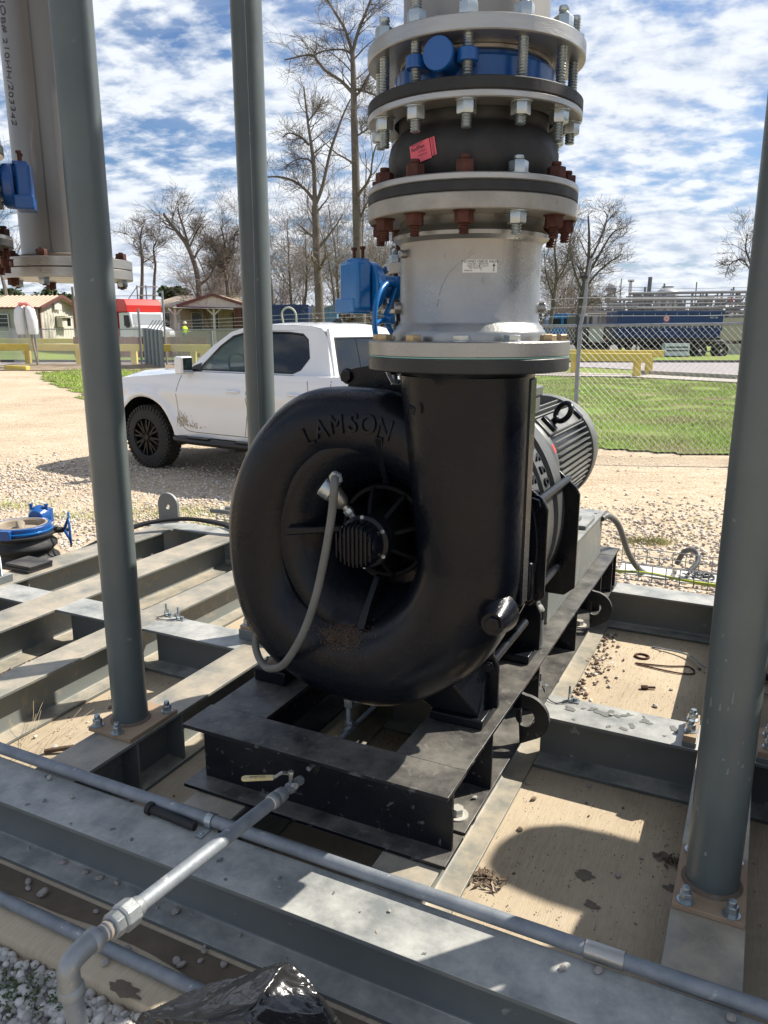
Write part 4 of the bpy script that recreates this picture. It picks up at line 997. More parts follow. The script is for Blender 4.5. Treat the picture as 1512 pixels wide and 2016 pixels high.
# windscreen, rear glass
m = M(); m.add([(-.64, .70, 1.24), (-.64, -.70, 1.24), (-1.27, -.63, 1.705), (-1.27, .63, 1.705)], [(0, 1, 2, 3)]); m.build('windscreen', GLS, tk)
m = M(); rg = [(-.74, 1.19), (.74, 1.19), (.65, 1.735), (-.65, 1.735)]; rh = [(-.64, 1.27), (.64, 1.27), (.58, 1.63), (-.58, 1.63)]
fx = lambda z: -2.825+(z-1.2)*.27
m.plate(rg, [rh], lambda u, v, d: (fx(v)+d, u, v), -.02, .02); cr = m.build('cab_rear', WHT, tk, bevel=.006)
for (a, b_) in ((-.64, -.215), (-.205, .205), (.215, .64)):
    t_ = .58/.64
    m = M(); m.plate([(a, 1.27), (b_, 1.27), (b_*t_, 1.63), (a*t_, 1.63)], [], lambda u, v, d: (fx(v)+d, u, v), -.012, -.006); m.build('rear_window', GLD, cr)
m = M(); m.plate([(-.66, 1.255), (.66, 1.255), (.60, 1.645), (-.60, 1.645)], [rh], lambda u, v, d: (fx(v)+d, u, v), -.024, -.019); m.build('window_seal', TRIM, cr)
m = M(); m.box(-2.70, -2.672, -.17, .17, 1.668, 1.705); m.build('brake_lamp', LAMP, tk, bevel=.004)
m = M(); m.plate([(-2.22, 1.785), (-2.42, 1.785), (-2.40, 1.845), (-2.34, 1.85)], [], lambda u, v, d: (u, d, v), -.02, .02); m.build('roof_antenna', TRIM, tk, bevel=.004)
# doors: seams as thin dark recess lines proud by 1 mm, handles, mirror
def seam(pts, w=.007):
    P = bez([(x, halfw(x, z)+.0015, z) for x, z in pts], 5); vs = []
    for i, p in enumerate(P):
        t = (P[min(i+1, len(P)-1)]-P[max(i-1, 0)]).normalized(); nn = Vector((-t.z, 0, t.x))*w*.5
        y = halfw(p.x, p.z)+.0015; vs += [Vector((p.x-nn.x, y, p.z-nn.z)), Vector((p.x+nn.x, y, p.z+nn.z))]
    m = M(); m.add(vs, [(2*i, 2*i+1, 2*i+3, 2*i+2) for i in range(len(P)-1)]); m.build('door_gap', TRIM, tk)
seam([(-.66, 1.19), (-.60, 1.05), (-.575, .80), (-.62, .62), (-.72, .53), (-.95, .515), (-1.35, .515), (-1.66, .515)])
seam([(-1.72, 1.19), (-1.715, .9), (-1.70, .7), (-1.66, .52)]); seam([(-1.66, .515), (-2.2, .52), (-2.55, .56), (-2.66, .75), (-2.62, 1.0), (-2.58, 1.19)]); seam([(-2.90, .55), (-2.90, .9), (-2.90, 1.2)])
for x in (-1.52, -2.42):
    m = M(); y = halfw(x, 1.03); m.tube(bez([(x-.095, y-.004, 1.03), (x-.06, y+.028, 1.032), (x+.06, y+.028, 1.034), (x+.095, y-.004, 1.034)], 6), .014, 10); m.build('door_handle', WHT, tk, smooth=60)
m = M(); m.box(-.60, -.80, .80, .865, 1.185, 1.215) if False else None
m = M(); m.obox((-.80, .985, 1.315), (.13, .20, .21), Matrix.Rotation(.12, 3, 'Z')); mi = m.build('mirror', WHT, tk, bevel=.03, seg=4)
m = M(); m.obox((-.868, .988, 1.315), (.008, .165, .175), Matrix.Rotation(.12, 3, 'Z')); m.build('mirror_glass', REFL, mi)
m = M(); m.bar((-.80, .80, 1.235), (-.80, .93, 1.25), .06, .045); m.build('mirror_arm', TRIM, mi)
m = M(); m.add([(-.66, .806, 1.20), (-.90, .806, 1.20), (-.90, .79, 1.34), (-.76, .79, 1.30)], [(0, 1, 2, 3)]); m.build('corner_trim', TRIM, tk)
# far mirror
m = M(); m.obox((-.80, -.985, 1.315), (.13, .20, .21), Matrix.Rotation(-.12, 3, 'Z')); m.build('mirror', WHT, tk, bevel=.03, seg=4)
# running board
m = M(); m.tube(bez([(-.50, .86, .44), (-.58, .93, .415), (-1.2, .95, .41), (-2.0, .95, .41), (-2.64, .93, .415), (-2.72, .86, .44)], 6), .045, 12); m.build('running_board', TRIM, tk)
for x in (-.95, -1.75): 
    m = M(); m.obox((x, .95, .458), (.38, .085, .012), Matrix.Identity(3)); m.build('step_pad', TRIM, tk)
# front lamp and bumper edge
m = M(); m.box(.86, .93, -.80, .80, .45, .66); m.build('bumper', WHT, tk, bevel=.03)
m = M(); m.obox((.745, .80, .90), (.22, .10, .13), Matrix.Rotation(-.5, 3, 'Z')); m.build('headlight', LAMP, tk, bevel=.02)
m = M(); m.obox((.745, -.80, .90), (.22, .10, .13), Matrix.Rotation(.5, 3, 'Z')); m.build('headlight', LAMP, tk, bevel=.02)
# interior
m = M(); m.box(-.70, -.95, -.70, .70, .9, 1.245); m.build('dashboard', INTR, tk, bevel=.03)
for y in (.38, -.38):
    for x in (-1.75, -2.45):
        m = M(); m.obox((x-.02, y, 1.18), (.14, .5, .62), Matrix.Rotation(-.15, 3, 'Y')); st = m.build('seat', INTR, tk, bevel=.04)
        m = M(); m.obox((x-.08, y, 1.55), (.10, .26, .18), Matrix.Rotation(-.15, 3, 'Y')); m.build('headrest', INTR, st, bevel=.03)
sx = Vector((-1.14, .38, 1.27)); u = Vector((0, 1, 0)); w = Vector((.42, 0, .9)).normalized()
m = M(); m.tube([sx+(u*cos(q)+w*sin(q))*.185 for q in np.linspace(0, 2*pi, 32, endpoint=False)], .014, 10, closed=True)
m.bar(sx-u*.18, sx+u*.18, .03, .03); m.bar(sx, sx-w*.18, .03, .03); m.build('steering_wheel', TRIM, tk)
# wheels
def wheel(x, sy, z=WR):
    m = M(); y0 = sy*(WY-.125); y1 = sy*(WY+.125); d = y1-y0
    pr = [(.235, 0), (.30, .0), (.365, .02*d/.25), (.392, .035*d/.25), (.395, .06*d/.25), (.395, d-.06*d/.25), (.392, d-.035*d/.25), (.365, d-.02*d/.25), (.30, d), (.235, d)]
    m.lathe((x, y0, z), pr, 's', 64, close=True)
    tw = m.build('wheel', TYR, tk, smooth=30)
    m = M()
    for k in range(44):
        for j, (off, yy) in enumerate(((0, .2), (.5, .4), (0, .6), (.5, .8))):
            a = 2*pi*(k+off)/44; c = Vector((x+.396*cos(a), y0+d*yy, z+.396*sin(a)))
            R3 = Matrix((Vector((cos(a), 0, sin(a))), Vector((0, 1, 0)), Vector((-sin(a), 0, cos(a))))).transposed()
            m.obox(c, (.016, .045, .036), R3)
        a = 2*pi*k/44; c = Vector((x+.372*cos(a), y1-sy*.012, z+.372*sin(a))); R3 = Matrix((Vector((cos(a), 0, sin(a))), Vector((0, 1, 0)), Vector((-sin(a), 0, cos(a))))).transposed()
        m.obox(c, (.045, .014, .028), R3)
    m.build('tread', TYR, tw, kind='stuff')
    m = M(); m.lathe((x, y0, z), [(.236, d), (.228, d*.96), (.215, d*.80), (.215, d*.2), (.236, 0)], 's', 48); m.lathe((x, y0, z), [(0, d*.72), (.215, d*.72)], 's', 40)
    rm = m.build('rim', RIM, tw)
    for k in range(8):
        a = 2*pi*k/8+.2; dd = Vector((cos(a), 0, sin(a))); c = Vector((x, y1-sy*.018, z))
        m = M(); 
        for e in (-.10, .10):
            dv = Vector((cos(a+e*1.6), 0, sin(a+e*1.6))); m.bar(c+dd*.05, c+dv*.222, .024, .022, (0, 1, 0))
        m.build('spoke', RIM, rm)
    m = M(); m.cyl((x, y1-sy*.03, z), (x, y1-sy*.002, z), .045, .038, n=20); m.cyl((x, y1-sy*.03, z), (x, y1-sy*.02, z), .075, n=24); m.build('hub_cap', RIM, rm)
for x in (0, -WBS):
    for sy in (1, -1): wheel(x, sy)
# mud on the door bottom
random.seed(4)
m = M()
for i in range(300):
    x = -.56 - abs(random.gauss(0, .16)); z = .56+abs(random.gauss(0, .05)) + (.08*random.random() if x > -.75 else 0)
    if z > .82 or x < -1.3: continue
    q = random.uniform(.002, .010)
    y = halfw(x, z)+.003; m.add([(x-q, y, z), (x, y, z-q*.6), (x+q*1.1, y, z), (x+q*.2, y, z+q*1.6)], [(0, 1, 2, 3)])
m.build('mud_spatter', MUD, tk, kind='stuff')
# ============================================================ pipes, stones and small things in front
def wy(u, v, Y):      # world point at depth Y seen in the photograph at (u, v) of 1512 x 2016
    x = (u-756)/1515.; y = (1008-v)/1515.; d = (x, cos(PITCH)+y*sin(PITCH), -sin(PITCH)+y*cos(PITCH)); t = Y/d[1]
    return Vector((d[0]*t, Y, CH+d[2]*t))
def clampm(c, ax=(1, 0, 0)): pass
# conduit lying along the near beam
t = thing('conduit', 'long galvanized conduit clamped along the back edge of the near skid beam', 'pipe', (-1, 1.585, ZT+.002))
cy, czz, cr_ = 1.578, ZT+.021, .0185
m = M(); m.tube([(-4.2, cy, czz), (-1.3, cy+.001, czz), (-.23, cy, czz)], cr_, 24); m.build('pipe', GALV, t, smooth=60)
m = M(); m.tube([(-.165, cy, czz), (3.0, cy, czz)], cr_, 24); m.build('pipe', GALV, t, smooth=60)
m = M(); m.tube([(-.245, cy, czz), (-.155, cy, czz)], cr_+.0035, 28); m.build('coupling', STEEL, t, bevel=.001)
m = M(); m.lathe((-1.345, cy, czz), [(cr_+.0008, -.011), (cr_+.0035, -.011), (cr_+.0035, .011), (cr_+.0008, .011)], 'r', 24, close=True); m.box(-1.356, -1.334, cy-.062, cy-.017, ZT+.002, ZT+.005); m.build('strap_clamp', ZINC, t)
m = M(); m.hexp((-1.345, cy-.045, ZT+.005), .007, .005); m.build('screw', ZINC, t)
# second conduit on the slab
t = thing('conduit', 'galvanized conduit lying on the bare concrete edge in front of the skid', 'pipe', (-1.4, 1.254, ZS+.001))
m = M(); m.tube([(-4.2, 1.262, ZS+.0195), (-1.3, 1.254, ZS+.0195), (1.2, 1.25, ZS+.0195)], .0185, 24); m.build('pipe', GALV, t, smooth=60)
# black tube stub beside the conduit
m = M(); m.tube([(-1.56, 1.548, ZT+.017), (-1.545, 1.547, ZT+.016)], [.020, .019], 16); m.tube([(-1.545, 1.547, ZT+.0155), (-1.375, 1.540, ZT+.0135)], [.0135, .012], 16)
tag(m.build('rubber_grip', RUB, None, SKID), 'short black rubber grip lying beside the long conduit on the near beam', 'grip')
# big drain pipe with valve, union and elbow
GP = GALV; CR = mat('pipe_cast_fitting', (.24, .26, .27), .52, .6, (.33, .35, .355), 15, .0012, 60, spots=(.42, .37, .27), spk=.66, sps=30)
BRS = mat('brass_thread', (.45, .30, .10), .45, .8)
t = thing('drain_pipe', 'large galvanized drain pipe with elbow and union running from the frame towards the lower left', 'pipe', (-1.1, 1.2, .1))
class MS(M):
    def tube(s, pts, r, n=10, caps=True, closed=False): return M.tube(s, pts, [q*.84 for q in r] if isinstance(r, (list, tuple)) else r*.84, n, caps, closed)
PA = Vector((-1.100, 1.680, .466)); PB = Vector((-1.108, .955, .536)); D = (PB-PA).normalized()
def on(q): return PA + D*q
Ltot = (PB-PA).length
m = MS(); m.tube([on(.10), on(.640)], .0215, 32); m.build('pipe', GP, t, smooth=60)
m = MS(); m.tube([on(-.015), on(-.012), on(.0), on(.012), on(.016)], [.010, .017, .018, .014, .0145], 6); m.tube([on(.016), on(.03)], .0145, 16); m.build('reducer_nut', CR, t)
m = MS(); m.tube([on(.02), on(.024), on(.05), on(.054)], [.017, .020, .020, .017], 8); m.tube([on(.054), on(.075)], [.0165, .0165], 20); m.build('valve_body', CR, t)
m = MS(); m.tube([on(.073), on(.08), on(.105), on(.112), on(.118), on(.135), on(.14)], [.018, .024, .026, .0225, .027, .027, .0225], 28); m.build('bell_reducer', CR, t, smooth=45)
m = MS(); m.tube([on(.140), on(.146)], .0218, 24); m.build('tape_ring', mat('thread_tape', (.70, .62, .45), .8), t)
# valve stem and lever
vs_ = on(.037)
m = MS(); m.cyl(vs_+Vector((0, 0, .012)), vs_+Vector((0, 0, .045)), .008, n=14); m.hexp(vs_+Vector((0, 0, .040)), .009, .010); m.build('valve_stem', STEEL, t)
m = MS(); m.hexp(vs_+Vector((.012, -.01, .012)), .010, .015, (1, -.3, .5)); m.build('packing_nut', CR, t)
LEV = mat('worn_yellow_lever', (.60, .46, .20), .5, 0, (.68, .55, .30), 25, .0005, 80, spots=(.25, .20, .13), spk=.68, sps=60)
l0 = vs_+Vector((0, 0, .042)); 
m = MS(); lv = bez([l0, l0+Vector((-.022, -.012, .004)), l0+Vector((-.036, -.020, -.006)), l0+Vector((-.045, -.026, -.010))], 5)
for a_, b_ in zip(lv, lv[1:]): m.bar(a_, b_, .014, .003)
m.build('lever_neck', STEEL, t)
l1 = l0+Vector((-.043, -.025, -.010)); l2 = l0+Vector((-.125, -.066, -.013)); ax = (l2-l1).normalized(); sdv = Vector((-ax.y, ax.x, 0)).normalized(); LL = (l2-l1).length
out = [(0, -.009)] + [(LL-.011+.011*sin(q), -.011*cos(q)) for q in np.linspace(0, pi, 9)] + [(0, .009)]
m = MS(); m.plate(out, [], lambda u, v, d: l1+ax*u+sdv*v+Vector((0, 0, d)), -.003, .004); lev = m.build('lever', LEV, t, bevel=.002)
me = textobj('DMETCO', .011, .0002, mat('lever_print', (.12, .10, .07), .7), 'printing')
mobj('printing', warp(me, lambda co: l1+ax*(LL*.5-co.x)+sdv*(-co.y)+Vector((0, 0, .0046+co.z))), lev)
# union
m = MS(); m.tube([on(0.630), on(0.635), on(0.651), on(0.653)], [.0225, .026, .026, .0225], 24); m.build('pipe_collar', CR, t, smooth=40)
m = MS(); m.tube([on(0.643), on(0.647)], .0222, 24); m.build('brass_ring', BRS, t)
m = MS(); m.tube([on(0.651), on(0.655), on(0.687), on(0.693)], [.033, .038, .038, .033], 8); m.build('union_nut', CR, t, bevel=.002)
m = MS(); m.tube([on(0.693), on(0.697), on(0.715), on(0.719)], [.030, .033, .033, .028], 8); m.build('union_tail', CR, t, bevel=.0015)
PE = on(0.830)
m = MS(); m.tube([on(0.717), on(0.763)], .0215, 24); m.build('nipple', BRS, t) if False else None
m = MS(); m.tube([on(0.717), on(0.759)], .0215, 24); m.build('short_nipple', GP, t, smooth=60)
m = MS(); m.tube([on(0.723), on(0.729)], .0222, 24); m.tube([on(0.735), on(0.739)], .0220, 24); m.build('thread_band', mat('thread_paste', (.55, .46, .36), .7), t)
dn = Vector((.06, .03, -1)).normalized(); ec = on(0.813)
el = bez([on(0.757), on(0.785), ec+D*.010+dn*.010, ec+D*.018+dn*.038, ec+D*.018+dn*.066], 6)
m = MS(); m.tube(el, [.0265]*len(el), 28); m.tube([on(0.749), on(0.753), on(0.767), on(0.771)], [.0265, .0305, .0305, .0265], 28)
b0 = ec+D*.018
m.tube([b0+dn*.054, b0+dn*.058, b0+dn*.072, b0+dn*.076], [.0265, .0305, .0305, .0245], 28); m.build('elbow', CR, t, smooth=45)
m = MS(); m.tube([b0+dn*.070, b0+dn*.62], .0235, 28); m.build('down_pipe', GP, t, smooth=60)
# spray can on the frame rail
t = thing('spray_can', 'grey aerosol can with black and blue label standing on the black frame rail', 'spray can', (-.705, 2.80, Z1+.003))
z = Z1+.003; cx, cy2 = -.712, 2.80
m = M(); m.lathe((cx, cy2, z), [(0, .003), (.028, 0), (.0325, .002), (.0325, .004), (.0325, .118), (0, .118)], 'z', 40); m.build('body', mat('can_grey_print', (.16, .17, .18), .35, .5, (.24, .25, .26), 60), t)
m = M(); m.lathe((cx, cy2, z), [(.0326, .1185), (.0326, .152), (.0326, .153), (0, .153)], 'z', 40); m.build('label_band', RIM, t)
m = M(); m.lathe((cx, cy2, z), [(.0335, .1535), (.0335, .156), (.031, .160), (.026, .170), (.018, .177), (.0165, .180), (.0165, .186), (0, .187)], 'z', 40); m.build('cap', STEEL, t)
me = textobj('Mac', .022, .0001, mat('blue_print', (.10, .42, .75), .5), 'printing'); mobj('printing', warp(me, wrapz((cx, cy2), .0328, -62, z+.136, 0, 0)), t)
for i in range(9):
    me = textobj('CLEANER LUBRICANT' if i % 2 else 'DANGER FLAMMABLE', .0045, .0001, ALU, 'printing'); mobj('printing', warp(me, wrapz((cx, cy2), .0328, -68, z+.106-.010*i, 0, 0)), t)
# grey hose from the pedestal end to the tray on the right
hz = bez([(-.725, 4.18, .735), (-.70, 4.24, .74), (-.66, 4.36, .66), (-.62, 4.55, .45), (-.56, 4.72, .30), (-.46, 4.86, .235), (-.34, 4.96, .24), (-.27, 5.06, .30), (-.29, 5.14, .35), (-.36, 5.18, .33), (-.40, 5.18, .24)], 10)
m = M(); m.tube(hz, .017, 14); tag(m.build('hose', HOSE, None, SKID), 'grey flexible hose sagging from the motor pedestal to the wire tray on the right', 'hose')
# wire cable trays
def tray(name_label, p0, p1, w, h, z, step=.075):
    t = thing('cable_tray', name_label, 'cable tray', ((p0[0]+p1[0])/2, (p0[1]+p1[1])/2, z)); p0 = Vector((*p0, z)); p1 = Vector((*p1, z)); ax = (p1-p0).normalized(); nn = Vector((-ax.y, ax.x, 0)); L = (p1-p0).length
    m = M(); n = int(L/step)
    for k in range(n+1):
        c = p0+ax*(L*k/n); m.tube([c-nn*w/2+Vector((0, 0, h)), c-nn*w/2, c+nn*w/2, c+nn*w/2+Vector((0, 0, h))], .0028, 5)
    m.build('cross_wires', GALV, t, kind='stuff')
    m = M()
    for q in (-w/2, -w/6, w/6, w/2): m.tube([p0+nn*q, p1+nn*q], .003, 5)
    m.build('floor_wires', GALV, t)
    for q in (-w/2, w/2):
        for hh in (h*.5, h):
            m = M(); m.tube([p0+nn*q+Vector((0, 0, hh)), p1+nn*q+Vector((0, 0, hh))], .003, 5); m.build('side_wire', GALV, t)
    return t
tray('long wire basket cable tray behind the skid at right with a yellow cable', (-.72, 4.80), (1.6, 4.80), .36, .10, .27)
tray('short wire basket cable tray behind the left end of the blower', (-3.62, 4.64), (-1.9, 4.62), .26, .07, .31)
CARD = mat('pale_board', (.50, .50, .48), .7, 0, (.60, .60, .58), 5)
for i, (a, b_, c, d_, z) in enumerate(((-.70, -.40, 4.70, 4.92, .276), (-.37, .05, 4.66, 4.90, .280), (.1, .7, 4.70, 4.92, .276))):
    m = M(); m.box(a, b_, c, d_, z, z+.006); tag(m.build('cover_plate', CARD, None, SKID), ['pale flat cover plate in the right wire tray nearest the blower frame', 'pale flat cover plate in the middle of the right wire tray', 'pale flat cover plate in the right wire tray behind the right column'][i], 'plate')
m = M(); m.box(-3.46, -2.9, 4.60, 4.92, .385, .392); tag(m.build('cover_plate', CARD, None, SKID), 'pale flat sheet lying over the short cable tray left of the blower', 'plate')
YC = mat('yellow_cable', (.50, .55, .05), .5)
m = M(); m.tube(bez([(-.72, 4.66, .30), (-.5, 4.65, .315), (-.2, 4.64, .30), (.3, 4.65, .31), (1.5, 4.66, .29)], 8), .009, 8); tag(m.build('cable', YC, None, SKID), 'yellow green cable running along the right wire tray', 'cable')
m = M(); m.tube(bez([(-3.6, 4.60, .41), (-3.1, 4.72, .40), (-2.6, 4.7, .36)], 6), .016, 10); tag(m.build('pipe_stub', GALV, None, SKID), 'small galvanized pipe piece lying on the pale sheet left of the blower', 'pipe')
# bundled black cables at left
t = thing('cable_bundle', 'thick black cable bundle draped over the far left corner of the skid', 'cables', (-3.8, 4.2, ZT+.02))
for i in range(4):
    o_ = .017*i; m = M()
    m.tube(bez([(-4.35, 3.55+o_, .13), (-4.05, 3.86+o_, .30+o_*.4), (-3.90, 4.06+o_, .375), (-3.70, 4.24+o_, .395-o_*.3), (-3.42, 4.29+o_*.6, .375), (-3.22, 4.30+o_, .345), (-2.8, 4.45+o_, .33), (-2.2, 4.55, .36)], 8), .015, 10); m.build('cable', CABLE, t)
m = M(); m.tube(bez([(-3.72, 4.58, .38), (-3.45, 4.50, .40), (-3.2, 4.36, .37), (-2.9, 4.25, .33)], 8), .018, 10); tag(m.build('cable', HOSE, None, SKID), 'thick grey cable arching from behind the round lifting eye plate', 'cable')
# lifting eye plate standing on skid corner
s_ = 4.44; cc = (-4.0, .385)
out = [(cc[0]-.095, ZT+.002)] + [(cc[0]-.095*cos(a), .43+.095*sin(a)) for a in np.linspace(0, pi, 18)] + [(cc[0]+.095, ZT+.002)]
m = M(); m.plate(out, [[(cc[0]+.020*cos(a), .418+.020*sin(a)) for a in np.linspace(0, 2*pi, 16, endpoint=False)]], lambda u, v, d: (u, d, v), s_-.03, s_-.008); tag(m.build('lifting_eye_plate', PG, None, SKID, bevel=.002), 'round topped grey lifting plate with a hole at the far left skid corner', 'lifting lug')
# stacked dark plates and loose bolts on left beam
for i in range(2):
    m = M(); m.box(-4.08+.01*i, -3.86+.004*i, 3.02+.01*i, 3.20, ZT+.002+.021*i, ZT+.021+.021*i)
    tag(m.build('steel_plate', BLKM, None, SKID, bevel=.002), ['lower of two dark steel plates stacked on the far left beam', 'upper of two dark steel plates stacked on the far left beam'][i], 'plate')
m = M(); m.box(-4.02, -3.84, 2.70, 2.90, ZT+.001, ZT+.045); tag(m.build('shim_block', PG, None, SKID, bevel=.002), 'grey shim block with upright bolts at the left edge on the skid', 'block')
SB = threaded(.010, 0, .12, ZINC, pitch=.004)
for i, (r, s) in enumerate(((-3.93, 2.76), (-3.875, 2.80), (-3.86, 2.84))):
    o = bpy.data.objects.new('bolt', SB); COL.objects.link(o); o.location = fw(SKID, (r, s, ZT+.046)); tag(o, ('nearest', 'middle', 'farthest')[i]+' of three upright zinc threaded bolts by the left edge shim block', 'bolt', 'upright bolts by the left shim block')
# butterfly valve lying on a rubber joint at far left
vx, vy, vz = -4.36, 3.40, .0
fr_ = SKID
t = thing('floor_valve', 'blue butterfly valve with hand wheel resting on a black rubber joint at the left edge', 'valve', (vx, vy, .20))
m = M(); m.lathe((vx, vy, 0), [(.20, .22), (.215, .23), (.22, .25), (.20, .275), (.188, .29), (.20, .315), (.215, .33), (.20, .345), (.17, .35)], 'z', 64) if False else None
zb = .318
DIRTY = mat('dusty_seat_rubber', (.24, .20, .16), .9, 0, (.34, .29, .22), 12)
m = M(); m.lathe((vx, vy, zb), [(.17, .105), (.185, .105), (.187, .108), (.187, .155), (.182, .160), (.165, .160), (.160, .155)], 'z', 64); m.build('valve_body', BLU, t)
m = M(); m.lathe((vx, vy, zb), [(.165, .1605), (.150, .162), (.140, .150), (.138, .11)], 'z', 64); m.build('seat_ring', DIRTY, t)
m = M(); m.lathe((vx, vy, zb), [(.19, .119), (.196, .121), (.196, .128), (.19, .130)], 'z', 64); m.build('rib_ring', BLUL, t)
m = M(); m.lathe((vx, vy, zb), [(0, .135), (.08, .130), (.139, .115)], 'z', 48); m.tube([(vx-.05, vy+.02, zb+.14), (vx+.03, vy-.03, zb+.165), (vx+.07, vy-.06, zb+.14)], [.02, .03, .015], 10); m.build('disc', DIRTY, t)
a = rad(-68); d = Vector((cos(a), sin(a), 0)); m = M(); m.obox(Vector((vx, vy, zb+.128))+d*.19, (.045, .07, .062), Matrix.Rotation(a, 3, 'Z')); m.build('nameplate_pad', BLU, t, bevel=.004)
a = rad(112); d = Vector((cos(a), sin(a), 0)); n_ = Vector((-d.y, d.x, 0)); c = Vector((vx, vy, zb+.15))+d*.24
m = M(); m.tube([c-d*.06, c-d*.01, c+d*.02], [.05, .075, .08], 24); m.obox(c+d*.04, (.05, .14, .10), Matrix.Rotation(a, 3, 'Z')); m.build('gearbox', BLU, t, bevel=.006)
for q in (-.055, .055):
    m = M(); m.cyl(c+n_*q+Vector((0, 0, .05)), c+n_*q+Vector((0, 0, .085)), .011, n=10); m.hexp(c+n_*q+Vector((0, 0, .08)), .015, .01); m.build('stop_screw', BLU, t)
wd = Vector((.66, .75, 0)).normalized(); ws = Vector((vx, vy, zb+.10))+wd*.18; wc = ws+wd*.115+Vector((0, 0, -.01))
m = M(); m.tube([ws, wc-wd*.04], [.026, .020], 12); m.tube([wc-wd*.05, wc], [.018, .012], 12); u = Vector((0, 0, 1)); w = wd.cross(u)
m.build('wheel_shaft', RUB, t)
m = M(); m.tube([wc+(u*cos(q)+w*sin(q))*.115 for q in np.linspace(0, 2*pi, 36, endpoint=False)], .008, 10, closed=True)
for k in range(4):
    q = 2*pi*k/4+.5; m.tube([wc-wd*.035, wc+(u*cos(q)+w*sin(q))*.112], [.010, .008], 8)
m.build('hand_wheel', BLU, t, smooth=60)
t = thing('rubber_joint', 'black ribbed rubber expansion joint under the blue valve at the left edge', 'rubber joint', (vx, vy, .2))
m = M(); m.lathe((vx, vy, 0), [(.15, .225), (.218, .225), (.222, .232), (.218, .250), (.190, .270), (.182, .285), (.190, .305), (.212, .325), (.214, .345), (.190, .368), (.182, .385), (.190, .400), (.208, .405), (.210, .418), (.20, .4225), (.15, .4225)], 'z', 72, close=True); m.build('bellows', RUB, t, smooth=60)
# loose stones resting on beams and slab
def stone_mesh(seed, mt):
    bm = bmesh.new(); bmesh.ops.create_icosphere(bm, subdivisions=2, radius=1.0)
    for v in bm.verts:
        p = v.co.copy(); q = 1+.42*noise.noise(p*.9+Vector((seed*3.7, seed, 0)))+.16*noise.noise(p*2.6+Vector((0, seed*2.1, 5)))
        v.co = Vector((p.x*q*1.15, p.y*q*.85, p.z*q*.68))
    mn = min(v.co.z for v in bm.verts)
    for v in bm.verts: v.co.z = max(v.co.z, mn+.12)-mn-.12
    me = bpy.data.meshes.new('stone'); bm.to_mesh(me); bm.free(); me.materials.append(mt); return me
STN = mat('pale_limestone', (.50, .45, .40), .9, 0, (.62, .57, .52), 60, .004, 70); STN2 = mat('brown_gravel', (.22, .15, .11), .9, 0, (.33, .25, .19), 60, .004, 70)
SM = [stone_mesh(i, STN) for i in range(6)]; SMB = [stone_mesh(i+20, STN2) for i in range(4)]
def stone(r, s, z, q, label, group, brown=False):
    o = bpy.data.objects.new('stone', random.choice(SMB if brown else SM)); COL.objects.link(o); o.location = fw(SKID, (r, s, z)); o.rotation_euler = (0, 0, random.uniform(0, 6)); o.scale = (q, q*random.uniform(.8, 1.15), q*random.uniform(.7, 1.1))
    tag(o, label, 'stone', group)
random.seed(21)
ORD = 'first second third fourth fifth sixth seventh eighth ninth tenth eleventh twelfth thirteenth fourteenth'.split()
def stones(lst, z, lab, group, pb=0.):
    for i, (r, s, q) in enumerate(sorted(lst, key=lambda t: t[0]*CA+t[1]*SA)):
        stone(r, s, z, q, lab % ORD[i], group, random.random() < pb)
stones([(-1.978, 1.54, .010), (-.282, 1.514, .009), (-.207, 1.545, .010), (.074, 1.54, .011), (-1.83, 1.50, .006), (-1.02, 1.45, .004), (-.72, 1.50, .005)], ZT+.001, '%s pale stone from the left on top of the near grey beam', 'stones on the near beam top')
stones([(-1.84, 1.448, .012), (-1.743, 1.447, .010), (-1.684, 1.448, .011), (-1.621, 1.455, .010), (-1.379, 1.44, .013), (-1.44, 1.43, .005), (-1.159, 1.45, .006), (-1.0, 1.44, .004), (-2.0, 1.45, .006)], ZS+.0175, '%s pale stone from the left on the lower ledge of the near beam', 'stones on the near beam lower flange')
stones([(-1.268, 1.314, .012), (-1.245, 1.307, .012), (-1.209, 1.342, .009), (-1.222, 1.372, .009), (-1.146, 1.36, .010), (-1.435, 1.224, .011), (-1.416, 1.288, .010), (-1.883, 1.35, .012), (-1.80, 1.334, .015), (-1.86, 1.33, .010), (-1.6, 1.35, .008), (-1.23, 1.385, .006), (-.72, 1.21, .02)], ZS+.0035, '%s pale stone from the left on the concrete edge before the beam', 'stones on the near concrete edge')
stones([(-.255, 2.184, .011), (-.437, 2.632, .011), (-.423, 2.522, .006), (-.20, 2.30, .007), (-.60, 2.46, .012), (-.595, 2.27, .011), (-.40, 2.45, .005), (-.14, 2.40, .006), (-.55, 2.05, .005), (-.30, 2.55, .006)], ZS+.001, '%s stone from the left on the concrete between blower frame and right column', 'stones in the near right bay', .4)
stones([(-.297, 3.393, .012), (-.40, 3.25, .009), (-.25, 3.6, .008), (-.52, 3.5, .010), (-.15, 3.9, .010), (-.35, 4.05, .008), (-.2, 3.1, .006)], ZS+.001, '%s stone from the left scattered over the far right concrete bay', 'stones scattered in the far right bay', .5)
stones([(-2.45, 1.95, .012), (-2.30, 2.05, .011), (-2.20, 2.25, .009), (-2.35, 2.35, .008), (-2.15, 1.85, .008), (-2.5, 2.3, .010)], ZS+.001, '%s stone from the left on the concrete bay beside the left column', 'stones in the near left bay', .4)
